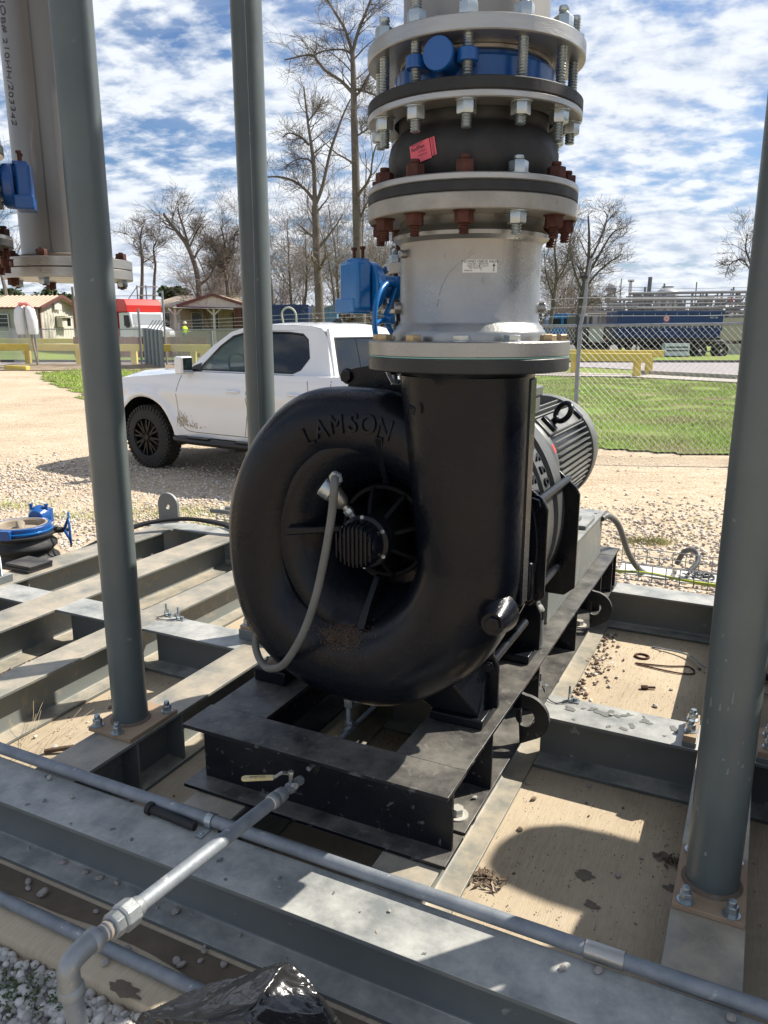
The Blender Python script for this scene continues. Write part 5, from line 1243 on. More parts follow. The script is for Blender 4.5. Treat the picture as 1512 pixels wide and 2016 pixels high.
for r, s, q, z, lb in ((-1.845, 1.69, .012, ZS+.020, 'single pale stone on the beam ledge below the left column plate'), (-.40, 2.79, .008, ZT+.001, 'single small stone on top of the right cross beam'),
                       (-.68, 2.03, .008, Z0+.014, 'single stone beside the anchor washer on the black frame ledge'), (-.645, 2.55, .010, ZS+.001, 'single stone where the tan flange meets the cross beam')):
    stone(r, s, z, q, lb, None)
# dark gravel bed seen through the left bay
def scatter(name, n, region, size, mt, z, base=SM, label=None, squash=.7, sides=None, kind='stuff', fr=None, zfn=None):
    tv = np.array([v.co[:] for v in base[0].vertices]); 
    # low-poly stone template: icosphere level 1
    bm = bmesh.new(); bmesh.ops.create_icosphere(bm, subdivisions=1, radius=1.0); TV = np.array([v.co[:] for v in bm.verts]); TFc = np.array([[v.index for v in f.verts] for f in bm.faces]); bm.free()
    P = region(n); n = len(P); S = rng.uniform(size[0], size[1], n)**1.0
    nv = len(TV); jit = 1+rng.uniform(-.38, .30, (n, nv, 1)); V = TV[None]*jit
    V = V*np.stack([rng.uniform(.8, 1.35, n), rng.uniform(.7, 1.1, n), rng.uniform(.45, .85, n)], 1)[:, None, :]*S[:, None, None]
    a = rng.uniform(0, 2*pi, n); c, s = np.cos(a)[:, None], np.sin(a)[:, None]
    X = V[..., 0]*c-V[..., 1]*s; Y = V[..., 0]*s+V[..., 1]*c
    b = rng.uniform(-.5, .5, n); cb, sb = np.cos(b)[:, None], np.sin(b)[:, None]
    Z = V[..., 2]*cb+X*sb; X = X*cb-V[..., 2]*sb
    V = np.stack([X+P[:, 0:1], Y+P[:, 1:2], Z+P[:, 2:3]], 2).reshape(-1, 3)
    F = (TFc[None]+(np.arange(n)*nv)[:, None, None]).reshape(-1, 3)
    return rnd_mesh(name, V, F, mt, kind=kind)
def skid_region(r0, r1, s0, s1, z):
    def f(n):
        r = rng.uniform(r0, r1, n); s = rng.uniform(s0, s1, n); return np.stack([r*CA+s*SA, -r*SA+s*CA, z+rng.uniform(-.003, .006, n)], 1)
    return f
def stone_mat(name, c0, c1, c2):
    m = bpy.data.materials.new(name); m.use_nodes = True; t = m.node_tree; b = t.nodes['Principled BSDF']
    g = N(t, 'ShaderNodeNewGeometry'); c = ramp(t, g.outputs['Random Per Island'], [(0, c0), (.5, c1), (1, c2)])
    t.links.new(c, b.inputs['Base Color']); b.inputs['Roughness'].default_value = .92; b.inputs['Specular IOR Level'].default_value = .2; return m
GRV = stone_mat('crushed_limestone', (.33, .28, .23), (.52, .45, .39), (.68, .63, .58)); GRVB = stone_mat('brown_crushed_stone', (.12, .08, .06), (.20, .14, .11), (.30, .24, .20))
GRVW = stone_mat('pale_crushed_stone', (.24, .225, .21), (.44, .42, .39), (.62, .60, .56))
scatter('dark_gravel', 1500, skid_region(-3.23, -3.06, 1.6, 2.62, ZS+.008), (.006, .014), GRVB, 0)
scatter('brown_grit', 500, skid_region(-1.30, -1.0, 2.2, 4.0, ZS+.004), (.002, .005), GRVB, 0)
def heap(n):
    r = -.655+np.abs(rng.normal(0, .055, n)); s = rng.uniform(3.2, 4.24, n); return np.stack([r*CA+s*SA, -r*SA+s*CA, ZS+rng.uniform(.0, .008, n)], 1)
scatter('stone_heap', 70, heap, (.006, .013), GRVB, 0); scatter('stone_heap', 50, heap, (.006, .012), GRV, 0)
scatter('loose_stones', 40, skid_region(-2.62, -2.1, 1.7, 2.62, ZS+.004), (.004, .009), GRV, 0)
scatter('loose_stones', 22, skid_region(-1.80, -1.52, 1.62, 2.6, ZS+.004), (.004, .009), GRVB, 0)
scatter('slab_grit', 1400, skid_region(-.66, -.08, 1.6, 4.25, ZS+.002), (.0008, .0026), GRVB, 0)
scatter('slab_grit', 600, skid_region(-2.63, -2.08, 1.6, 2.67, ZS+.002), (.0008, .003), GRVB, 0)
# near gravel bed (lower left corner) and mid distance gravel
def near_region(n):
    r = rng.uniform(-2.6, .3, n); s = rng.uniform(.55, 1.165, n); return np.stack([r*CA+s*SA, -r*SA+s*CA, rng.uniform(.026, .052, n)], 1)
m = M(); m.add([(-3.2, .2, .034), (.6, .2, .034), (.6, E1-.001, .034), (-3.2, E1-.001, .034)], [(0, 1, 2, 3)]); m.build('gravel_bed', GM, None, SKID, kind='structure')
scatter('near_gravel', 16000, near_region, (.008, .021), GRVW, 0)
def mid_region(n):
    y = 2.2+ (11.5-2.2)*rng.uniform(0, 1, n)**1.25; x = rng.uniform(-.62, .62, n)*y*1.02; r = x*CA-y*SA; s = x*SA+y*CA
    k = ((s > 4.88) | (r < -4.27)) & (rng.uniform(0, 1, n) < np.where(x > .6, np.clip((8.2-y)/1.6, .05, 1)*.8, np.clip((11.2-y)/2.0, .06, 1))); return np.stack([x, y, rng.uniform(-.004, .008, n)], 1)[k]
scatter('loose_gravel', 46000, mid_region, (.009, .021), GRV, 0)
# debris: wire clips, nails, twigs, leaves
LEAF = mat('dead_leaf', (.07, .045, .03), .8, 0, (.13, .09, .06), 40)
def clump(name, r, s, z, n, q, mt, label, cat, seed):
    random.seed(seed); m = M()
    for i in range(n):
        x, y = r+random.gauss(0, q*1.3), s+random.gauss(0, q); a = random.uniform(0, 6); l = random.uniform(.4, 1.)*q; w = l*.35; h = random.uniform(.001, .012)
        d = Vector((cos(a), sin(a), random.uniform(-.3, .3))); n_ = Vector((-sin(a), cos(a), random.uniform(-.4, .4)))
        c = Vector((x, y, z+h)); m.add([c-d*l, c+n_*w, c+d*l, c-n_*w*.6], [(0, 1, 2), (0, 2, 3)])
    tag(m.build(name, mt, None, SKID), label, cat)
clump('leaf_litter', -.625, 1.99, ZS+.003, 60, .022, LEAF, 'clump of dead leaves against the skid flange at the near right bay', 'dead leaves', 3)
clump('leaf_litter', -.10, 2.33, ZS+.003, 45, .018, LEAF, 'dark crumbled leaf litter beside the right column beam', 'dead leaves', 5)
clump('leaf_litter', -.63, 3.74, .0975, 30, .02, LEAF, 'dark leaf scraps on the tan skid flange below the far lifting lug', 'dead leaves', 7)
STRAW = mat('dry_straw', (.38, .31, .20), .8)
random.seed(9); m = M()
for i in range(13):
    p = Vector((-2.50+random.gauss(0, .05), 1.86+random.gauss(0, .05), ZS+.005)); a = random.uniform(.6, 1.6); L_ = random.uniform(.10, .36)
    e = p+Vector((cos(a)*L_*.5*random.choice((-1, 1)), sin(a)*L_*.8, random.uniform(.01, .13))); m.tube(bez([p, (p+e)/2+Vector((.02, 0, .02)), e], 4), .0007, 4)
tag(m.build('dry_weed', STRAW, None, SKID), 'dry straw weed lying in the left bay beside the column', 'weed')
m = M(); m.tube(bez([(-2.45, 1.90, ZS+.012), (-2.36, 1.96, ZS+.022), (-2.28, 2.02, ZS+.012)], 4), [.010]*9, 7); tag(m.build('dead_root', LEAF, None, SKID), 'curled brown root lying on the concrete in the left bay', 'root')
clump('black_rag', -1.78, 1.70, ZS+.004, 40, .03, RUB, 'torn black plastic scrap on the concrete left of the blower frame', 'plastic scrap', 12)
def beam_clip(r, s, label):
    t = thing('beam_clamp', label, 'beam clamp', (r, s, ZT+.001)); m = M(); m.box(r-.022, r+.022, s-.014, s+.014, ZT+.001, ZT+.006); m.box(r-.022, r-.016, s-.014, s+.014, ZT+.006, ZT+.032); m.build('body', ZINC, t)
    m = M(); m.cyl((r-.019, s, ZT+.033), (r-.019, s, ZT+.065), .0045, n=8); m.hexp((r+.004, s, ZT+.006), .010, .012); m.build('bolt', GALV, t)
beam_clip(-.685, 2.90, 'small zinc beam clamp on the black frame flange end of the thin bonding wire'); beam_clip(-.552, 2.84, 'small zinc beam clamp on the cross beam at the other end of the bonding wire')
beam_clip(-2.63, 2.86, 'left of two small zinc clamps on the beam crossing behind the left column'); beam_clip(-2.54, 2.845, 'right of two small zinc clamps on the beam crossing behind the left column')
m = M(); m.tube(bez([(-.685, 2.90, ZT+.03), (-.66, 2.82, ZT+.012), (-.61, 2.79, ZT+.004), (-.552, 2.83, ZT+.014)], 6), .002, 6); tag(m.build('bonding_wire', CABLE, None, SKID), 'thin dark bonding wire curving between two clamps beside the frame', 'wire')
m = M(); m.tube(bez([(-2.63, 2.86, ZT+.012), (-2.66, 2.80, ZT+.006), (-2.60, 2.80, ZT+.006), (-2.54, 2.83, ZT+.012)], 6), .0025, 6); tag(m.build('bonding_wire', CABLE, None, SKID), 'thin wire between the two clamps behind the left column', 'wire')
m = M(); m.tube([(-.43+.034*cos(a), 3.93+.030*sin(a), ZS+.005) for a in np.linspace(0, 2*pi, 20, endpoint=False)], .006, 8, closed=True); tag(m.build('washer', RUST, None, SKID), 'rusty ring washer lying on the far right concrete bay', 'washer')
m = M(); m.tube(bez([(-.45, 3.83, ZS+.005), (-.30, 3.86, ZS+.006), (-.20, 3.90, ZS+.006), (-.17, 3.83, ZS+.006), (-.25, 3.80, ZS+.006), (-.44, 3.82, ZS+.005)], 6), .004, 6); tag(m.build('wire_loop', RUST, None, SKID), 'flattened rusty wire loop on the far right concrete bay', 'wire')
m = M(); m.tube(bez([(-.40, 4.08, ZS+.006), (-.22, 4.02, ZS+.02), (-.10, 3.85, ZS+.03), (.2, 3.7, ZS+.01)], 6), .0055, 6); tag(m.build('grey_wire', GALV, None, SKID), 'bent grey wires crossing the far right bay towards the right column', 'wire')
m = M(); m.hexp((-.38, 3.55, ZS+.010), .011, .03, (1, .4, 0)); m.tube([(-.355, 3.56, ZS+.010), (-.32, 3.575, ZS+.010)], .006, 8); tag(m.build('loose_bolt', RUST, None, SKID), 'small rusty bolt lying alone on the far right concrete bay', 'bolt')
clump('crumpled_foil', -.545, 3.75, ZS+.012, 18, .012, CARD, 'crumpled pale paper scrap on the far right concrete bay', 'scrap', 15)
m = M(); m.tube(bez([(.10, 3.9, ZS+.03), (.22, 3.86, ZS+.03), (.6, 3.7, ZS+.02)], 6), .02, 8); tag(m.build('cable', CABLE, None, SKID), 'thick black cable on the slab at the right edge behind the right column', 'cable')
clump('black_glove', -.25, 4.78, .30, 60, .045, RUB, 'crumpled black plastic or glove on the right wire tray', 'glove', 18)
# black plastic bag in the foreground
bm = bmesh.new(); bmesh.ops.create_icosphere(bm, subdivisions=7, radius=1.0)
rb = np.random.default_rng(31); PN = rb.normal(0, 1, (34, 3)); PN /= np.linalg.norm(PN, axis=1)[:, None]; PD = rb.uniform(.74, 1.02, 34)
VV = np.array([v.co[:] for v in bm.verts]); dt = VV @ PN.T; dt = np.where(dt > .05, PD[None]/np.maximum(dt, .05), 9.); so = np.sort(dt, 1); kk = so[:, 0]
gap = so[:, 1]-so[:, 0]
for v, k, g_ in zip(bm.verts, kk, gap):
    p = v.co.copy(); q = noise.noise(p*2.2+Vector((3, 1, 4)))
    wr = abs(noise.noise(Vector((p.x*3.1+q, p.y*3.1, p.z*5+q*2))))*.05 + abs(noise.noise(p*7+Vector((0, 0, q*3))))*.010
    v.co = p*(min(k, 1.25) - wr + .05*math.exp(-g_*30))
    if v.co.z > 0: v.co.z *= 1+.28*max(0, 1-hypot(p.x-.05, p.y-.35)*1.8)
    if v.co.z < -.75: v.co.z = -.75
def bagmat():
    m = bpy.data.materials.new('black_bin_plastic'); m.use_nodes = True; t = m.node_tree; b = t.nodes['Principled BSDF']
    b.inputs['Base Color'].default_value = (.018, .018, .019, 1); b.inputs['Roughness'].default_value = .24; b.inputs['Coat Weight'].default_value = .3
    tc = N(t, 'ShaderNodeTexCoord'); n = N(t, 'ShaderNodeTexNoise'); n.inputs['Scale'].default_value = 2.2; n.inputs['Detail'].default_value = 3; n.inputs['Distortion'].default_value = 2.2
    t.links.new(tc.outputs['Object'], n.inputs['Vector']); bp = N(t, 'ShaderNodeBump'); bp.inputs['Distance'].default_value = .012; bp.inputs['Strength'].default_value = .4
    t.links.new(n.outputs[0], bp.inputs['Height']); t.links.new(bp.outputs[0], b.inputs['Normal']); return m
me = bpy.data.meshes.new('plastic_bag'); bm.to_mesh(me); bm.free(); me.materials.append(bagmat())
for p in me.polygons: p.use_smooth = True
bg_ = bpy.data.objects.new('plastic_bag', me); COL.objects.link(bg_); bg_.location = fw(SKID, (-.880, 1.125, .165)); bg_.rotation_euler = (.05, .1, -A+.35); bg_.scale = (.27, .155, .17)
tag(bg_, 'crumpled glossy black plastic bag in the foreground at the bottom edge', 'plastic bag')
# weeds in the near gravel
def weed(cx, cy, n, h, sp, seed, label, mt):
    random.seed(seed); m = M()
    for i in range(n):
        p = Vector((cx+random.gauss(0, sp), cy+random.gauss(0, sp*.7), .035)); L_ = random.uniform(.4, 1)*h; a = random.uniform(0, 2*pi); d = Vector((cos(a)*.7, sin(a)*.7, random.uniform(.5, 1.2))).normalized()
        e = p+d*L_; s = Vector((-sin(a), cos(a), 0))*.0012; m.add([p-s, p+s, e], [(0, 1, 2)])
        for k in range(7):
            q = p+d*L_*(.3+.1*k); b = random.uniform(0, 2*pi); l = .008; u = Vector((cos(b), sin(b), random.uniform(-.2, .6)))*l; w_ = Vector((-sin(b), cos(b), .2))*l*.35
            m.add([q, q+u*.5+w_, q+u, q+u*.5-w_], [(0, 1, 2, 3)])
    tag(m.build('weed', mt, None, WORLD), label, 'weed')
WEED = mat('weed_green', (.035, .07, .015), .7, 0, (.06, .10, .02), 30)
weed(*[fw(SKID, (-1.60, 1.07, 0))[i] for i in (0, 1)], 80, .060, .035, 31, 'low dark green feathery weed growing in the near gravel at lower left', WEED)
weed(*[fw(SKID, (-1.47, 1.10, 0))[i] for i in (0, 1)], 30, .055, .02, 32, 'small green weed at the concrete edge beside the drain pipe elbow', WEED)
# ============================================================ grass, road, path, fences
def inpoly(x, y, P):
    c = False; n = len(P)
    for i in range(n):
        x0, y0 = P[i]; x1, y1 = P[i-1]
        if (y0 > y) != (y1 > y) and x < (x1-x0)*(y-y0)/(y1-y0)+x0: c = not c
    return c
def jit(x, y, a=.35): return x+a*noise.noise((x*.9, y*.9, 3)), y+a*noise.noise((x*.9, y*.9, 8))
GR_R = [(1.6, 13.2), (2.6, 11.6), (4.0, 10.9), (6.0, 10.5), (10, 10.0), (16, 10), (18, 20), (14.2, 22.3), (11, 25.0), (9.0, 27.0), (6, 28.4), (0.5, 31), (-3, 32), (-4, 24), (-1, 17)]
GR_L = [(-13.6, 30.4), (-9.5, 23.0), (-6.7, 17.9), (-4.4, 15.6), (-2.4, 18), (-3.8, 24), (-5, 33.6), (-13.0, 34.2)]
def grass_mat():
    m = bpy.data.materials.new('lawn'); m.use_nodes = True; t = m.node_tree; b = t.nodes['Principled BSDF']; tc = N(t, 'ShaderNodeTexCoord')
    def noi(sc, d=6, r=.6, st=(1, 1, 1)):
        mp = N(t, 'ShaderNodeMapping'); mp.inputs['Scale'].default_value = st; t.links.new(tc.outputs['Object'], mp.inputs[0])
        n = N(t, 'ShaderNodeTexNoise'); n.inputs['Scale'].default_value = sc; n.inputs['Detail'].default_value = d; n.inputs['Roughness'].default_value = r; t.links.new(mp.outputs[0], n.inputs['Vector']); return n.outputs['Fac']
    c = ramp(t, noi(.8, 8, .7, (1, 1.6, 1)), [(.38, (.34, .29, .15)), (.47, (.27, .33, .08)), (.60, (.22, .36, .04))])
    c = mixc(t, ramp(t, noi(22, 4, .7), [(.35, .55), (.6, 0.)]), c, (.05, .075, .015))
    t.links.new(c, b.inputs['Base Color']); b.inputs['Roughness'].default_value = .85; b.inputs['Specular IOR Level'].default_value = .2
    bp = N(t, 'ShaderNodeBump'); bp.inputs['Distance'].default_value = .05; t.links.new(noi(30, 6, .7), bp.inputs['Height']); t.links.new(bp.outputs[0], b.inputs['Normal']); return m
GRASS = grass_mat()
grid_sheet('grass_field', -4.2, 18, 9.8, 32.2, 150, 150, lambda x, y: .022+.02*noise.noise((x*.8, y*.8, 2)), GRASS, keep=lambda x, y: inpoly(*jit(x, y), GR_R))
grid_sheet('grass_verge', -14, -2, 15, 35, 90, 110, lambda x, y: .022+.02*noise.noise((x*.8, y*.8, 2)), GRASS, keep=lambda x, y: inpoly(*jit(x, y, .5), GR_L))
grid_sheet('grass_field', -60, 60, 39.8, 62, 90, 40, lambda x, y: .02+.03*noise.noise((x*.3, y*.3, 2))+(y-39.8)*.012, GRASS)
def bladem():
    m = bpy.data.materials.new('grass_blades'); m.use_nodes = True; t = m.node_tree; b = t.nodes['Principled BSDF']
    g = N(t, 'ShaderNodeNewGeometry'); c = ramp(t, g.outputs['Random Per Island'], [(0, (.15, .24, .022)), (.5, (.27, .42, .04)), (.85, (.38, .48, .07)), (1, (.48, .42, .19))])
    tc = N(t, 'ShaderNodeTexCoord'); n = N(t, 'ShaderNodeTexNoise'); n.inputs['Scale'].default_value = .8; n.inputs['Detail'].default_value = 6; t.links.new(tc.outputs['Object'], n.inputs['Vector'])
    c = mixc(t, ramp(t, n.outputs['Fac'], [(.42, .85), (.54, 0.)]), c, (.30, .25, .13))
    t.links.new(c, b.inputs['Base Color']); b.inputs['Roughness'].default_value = .6; b.inputs['Transmission Weight'].default_value = 0; b.inputs['Subsurface Weight'].default_value = 0
    return m
BLADE = bladem()
def blades(name, n, x0, x1, y0, y1, P, h, w, jt=.35):
    x = rng.uniform(x0, x1, n); y = y0+(y1-y0)*rng.uniform(0, 1, n)**1.5
    k = np.array([inpoly(*jit(a, b_, jt), P) and noise.noise((a*.8, b_*1.1, 11)) > -.30 for a, b_ in zip(x, y)]); x, y = x[k], y[k]; n = len(x)
    a = rng.uniform(0, 2*pi, n); L = rng.uniform(.5, 1, n)*h; ww = w*rng.uniform(.6, 1.2, n)*(.6+y/22); ln = rng.uniform(-.6, .6, (n, 2))*L[:, None]
    z = np.full(n, .015); V = np.stack([np.stack([x-np.cos(a)*ww, y-np.sin(a)*ww, z], 1), np.stack([x+np.cos(a)*ww, y+np.sin(a)*ww, z], 1), np.stack([x+ln[:, 0], y+ln[:, 1], z+L], 1)], 1).reshape(-1, 3)
    rnd_mesh(name, V, np.arange(3*n).reshape(-1, 3), BLADE, kind='stuff')
blades('grass_blades', 150000, 1.2, 14, 10.2, 28, GR_R, .060, .0045)
blades('grass_blades', 26000, -13.5, -2.4, 15.2, 34, GR_L, .085, .009, .5)
TUFT = [(-5.6, 6.6), (-3.0, 5.2), (-1.2, 7.3), (-3.6, 8.4), (-6.0, 8.0)]
def tufts(n):
    out = []
    cs = [(-4.6, 7.35, .55), (-3.9, 7.45, .3), (-3.4, 6.7, .25), (-2.75, 7.0, .4), (-2.4, 6.3, .25), (-3.0, 6.0, .2), (-2.0, 7.3, .35), (-1.6, 6.6, .25), (2.2, 6.2, .12)]
    for i in range(n):
        c = cs[int(rng.integers(len(cs)))] if rng.random() < .8 else (rng.uniform(-5, 3.4), rng.uniform(5.3, 7.8), .15)
        out.append((c[0]+rng.normal(0, c[2]), c[1]+rng.normal(0, c[2]*.5)))
    return np.array(out)
T = tufts(9000); s_ = T[:, 0]*SA+T[:, 1]*CA; T = T[s_ > 4.95]; n = len(T); a = rng.uniform(0, 2*pi, n); L = rng.uniform(.012, .05, n); w = rng.uniform(.002, .005, n); ln = rng.uniform(-.7, .7, (n, 2))*L[:, None]
V = np.stack([np.stack([T[:, 0]-np.cos(a)*w, T[:, 1]-np.sin(a)*w, 0*a], 1), np.stack([T[:, 0]+np.cos(a)*w, T[:, 1]+np.sin(a)*w, 0*a], 1), np.stack([T[:, 0]+ln[:, 0], T[:, 1]+ln[:, 1], L], 1)], 1).reshape(-1, 3)
rnd_mesh('weed_tufts', V, np.arange(3*n).reshape(-1, 3), BLADE, kind='stuff')
# soil lip along the lawn edge
random.seed(2)
# path, road, kerb
CON = mat('pale_path_concrete', (.34, .31, .28), .9, 0, (.42, .39, .35), 3, .004, 20, spots=(.25, .23, .2), spk=.66, sps=4)
ROAD = mat('worn_road', (.26, .24, .24), .88, 0, (.33, .30, .30), 1.5, .004, 30)
m = M(); m.add([(x, y, .034) for x, y in [(-4, 31.4), (5.8, 28.7), (9.0, 27.6), (11.2, 25.2), (14.5, 21.8), (15.5, 22.6), (12.0, 26.4), (9.8, 29.4), (6.0, 31.2), (-4, 34.0)]], [tuple(range(10))]); m.build('path', CON, None, WORLD, base=(0, 0, 0), kind='structure')
m = M(); m.add([(x, y, .040) for x, y in [(-40, 36.8), (4, 36.0), (9.2, 34.2), (11.4, 31.0), (14.2, 26.6), (18, 23.5), (45, 23.5), (45, 38.6), (-40, 39.8)]], [tuple(range(9))]); m.build('road', ROAD, None, WORLD, base=(0, 0, 0), kind='structure')
grid_sheet('grass_verge', -4, 16, 22, 36, 80, 60, lambda x, y: .030, GRASS, keep=lambda x, y: inpoly(x, y, [(-4, 34), (6, 31.2), (9.9, 29.4), (12.2, 26.4), (15.2, 23), (17.5, 23.4), (13.9, 26.5), (11.2, 30.8), (9, 34), (4, 35.9), (-4, 36.5)]))
kp = bez([(9.7, 29.6, 0), (10.6, 28.9, 0), (11.8, 27.4, 0), (13.6, 25.2, 0), (15.5, 23.2, 0), (18, 21.5, 0)], 6)
m = M()
for a_, b_ in zip(kp, kp[1:]): m.bar(a_+Vector((0, 0, .08)), b_+Vector((0, 0, .08)), .22, .16)
m.build('kerb', CON, None, WORLD, kind='structure')
kp = [(-40, 39.9, .07), (0, 39.4, .07), (45, 38.8, .07)]; m = M()
for a_, b_ in zip(kp, kp[1:]): m.bar(a_, b_, .2, .16)
m.build('kerb', mat('dark_kerb', (.12, .11, .10), .9), None, WORLD, kind='structure')
# chain link fences
WIRE = mat('galvanized_wire', (.50, .52, .53), .4, .5)
def chain(t, p0, p1, z0, z1, d, r, mt=WIRE):
    p0 = Vector((*p0, 0)); p1 = Vector((*p1, 0)); ax = (p1-p0); L = ax.length; ax.normalize(); Hh = z1[0]-z0
    vs = []; off = Vector((ax.y, -ax.x, 0))
    segs = []
    k = -Hh
    while k < L:
        for sg in (1, -1):
            # line u = k + h (sg=1) or u = k + (Hh-h)
            h0 = max(0, -k); h1 = min(Hh, L-k)
            if h1 > h0:
                u0, u1 = k+h0, k+h1
                a_, b_ = (h0, h1) if sg > 0 else (Hh-h0, Hh-h1); segs.append((u0, a_, u1, b_, sg))
        k += d
    m = M()
    for (u0, a_, u1, b_, sg) in segs:
        q0 = p0+ax*u0+off*(.003*sg); q1 = p0+ax*u1+off*(.003*sg)
        za = z0+a_*(1+(z1[1]/z1[0]-1)*u0/L); zb_ = z0+b_*(1+(z1[1]/z1[0]-1)*u1/L)
        dz = Vector((q1.x-q0.x, q1.y-q0.y, zb_-za)).normalized(); nrm = dz.cross(off).normalized()*r
        A_ = Vector((q0.x, q0.y, za)); B_ = Vector((q1.x, q1.y, zb_))
        m.add([A_-nrm, A_+nrm, B_+nrm, B_-nrm, A_+off*r*1.5, B_+off*r*1.5], [(0, 1, 2, 3), (1, 4, 5, 2), (4, 0, 3, 5)])
    m.build('chain_mesh', mt, t, smooth=0, kind='stuff')
def fence(label, pts, zt, posts, d=.075, r=.0022, barb=True, arm=None, z0=.03, post_r=.028):
    t = thing('chain_link_fence', label, 'fence', (*pts[0], 0), WORLD)
    for i in range(len(pts)-1):
        chain(t, pts[i], pts[i+1], z0, (zt[i], zt[i+1]), d, r)
        m = M(); m.tube([(*pts[i], zt[i]+.01), (*pts[i+1], zt[i+1]+.01)], .021, 10); m.build('top_rail', GALV, t, smooth=60)
        if barb:
            for k in range(3):
                o = Vector((.0, .05*(k+1), .12*(k+1)+.02)); a_ = Vector((*pts[i], zt[i]))+o; b_ = Vector((*pts[i+1], zt[i+1]))+o; m = M(); m.tube([a_, (a_+b_)/2-Vector((0, 0, .02)), b_], .0035, 4)
                n = int((b_-a_).length/.14)
                for j in range(n):
                    c = a_+(b_-a_)*(j/n); m.bar(c-Vector((0, 0, .02)), c+Vector((0, 0, .02)), .003, .003, (1, 0, 0))
                m.build('barbed_wire', WIRE, t, kind='stuff')
    for (x, y, z) in posts:
        m = M(); m.tube([(x, y, -.02), (x, y, z)], post_r, 14); m.lathe((x, y, z), [(post_r+.006, -.01), (post_r+.004, .015), (0, .03)], 'z', 12); m.build('post', GALV, t, smooth=60)
    return t
FX, FY = 2.66, 10.75
# near right fence: post just right of the blower stack with angled barb arm
rf = fence('near chain link fence with barbed wire running behind the blower across the lawn', [(FX, FY), (5.9, 10.35), (12, 10.0)], (1.76, 1.80, 1.80), [(5.9, 10.35, 1.8), (8.9, 10.2, 1.8)], r=.0017, d=.085)
m = M(); m.tube([(FX+.02, FY, -.02), (FX-.0, FY, 1.2), (FX+.01, FY, 1.78)], .030, 14); m.build('post', GALV, rf, smooth=60)
m = M(); m.tube([(FX+.01, FY, 1.78), (FX+.05, FY, 2.05), (FX+.06, FY, 2.35), (FX+.10, FY, 2.64)], [.026, .024, .020, .018], 12); m.build('barb_arm', GALV, rf, smooth=60)
m = M(); m.box(FX-.04, FX+.05, FY-.04, FY+.04, 2.38, 2.42); m.build('arm_bracket', BLKM, rf)
fence('chain link fence section running from the corrugated gate behind the white truck to the blower', [(-9.85, 35.5), (-2.6, 21.4), (FX-.04, FY+.06)], (1.62, 1.70, 1.76), [(-9.85, 35.5, 3.3), (-6.2, 28.4, 1.66), (-2.6, 21.4, 1.7), (0, 16.1, 1.72)], r=.0024, post_r=.05)
fence('far left chain link fence standing before the yellow rails and site office', [(-21.6, 43.8), (-15.37, 34.75), (-10.6, 34.3)], (1.70, 1.66, 1.66), [(-21.6, 43.8, 1.7), (-15.37, 34.75, 1.75), (-12.9, 34.5, 1.66), (-10.6, 34.3, 2.5)], d=.12, r=.0035, barb=False, post_r=.05)
# corrugated gate leaf between the two gate posts
gt = thing('gate_panel', 'grey corrugated metal gate panel leaning between two tall fence posts', 'gate', (-10.2, 34.6, 0), WORLD)
G0, G1 = Vector((-10.45, 34.3, 0)), Vector((-9.35, 33.4, 0)); ax = (G1-G0).normalized(); nn = Vector((ax.y, -ax.x, 0))
for k in range(5):
    vs = []; a_ = G0+(G1-G0)*(k/5.0); 
    prof = [(0, 0), (.04, .0), (.08, .09), (.19, .09), (.23, 0), (.2799, 0)]
    for u, w in prof:
        p = a_+ax*u+nn*w; vs += [(p.x, p.y, .05), (p.x+.0, p.y, 1.72-.02*k)]
    m = M(); m.add(vs, [(2*i, 2*i+2, 2*i+3, 2*i+1) for i in range(5)]); m.build('gate_sheet', GALV, gt, smooth=0)
for i in range(5):
    p = G0+(G1-G0)*(.15+.17*i); m = M(); m.bar(p+Vector((0, 0, 1.6)), p+Vector((.35, 0, 2.05)), .03, .03); m.build('barb_arm', GALV, gt)
# stake with bagged bundle and pink ribbon
bs = thing('marker_post', 'thin post carrying a white bagged bundle tied with pink ribbon before the site office', 'post', (-15.2, 34.2, 0), WORLD)
m = M(); m.tube([(-15.1, 34.2, 0), (-15.42, 34.2, 2.6)], .05, 10); m.build('stake', mat('weathered_wood', (.30, .24, .17), .85), bs)
BAGW = mat('white_bag', (.62, .64, .68), .6, 0, (.72, .72, .74), 4); PKR = mat('pink_ribbon', (.70, .20, .20), .6)
for q in (-.26, .26):
    m = M(); m.tube([(-15.38+q, 34.1, 1.45), (-15.38+q, 34.1, 1.55), (-15.40+q*1.05, 34.1, 2.0), (-15.42+q*.9, 34.1, 2.45), (-15.42+q*.5, 34.1, 2.6)], [.17, .20, .22, .20, .10], 12); m.build('bag', BAGW, bs, smooth=60)
m = M(); m.tube([(-15.42+.32*cos(a), 34.1+.05*sin(a*3), 2.46+.27*sin(a)) for a in np.linspace(0, pi, 12)], [.07+.03*sin(i*2) for i in range(12)], 8); m.build('ribbon', PKR, bs)
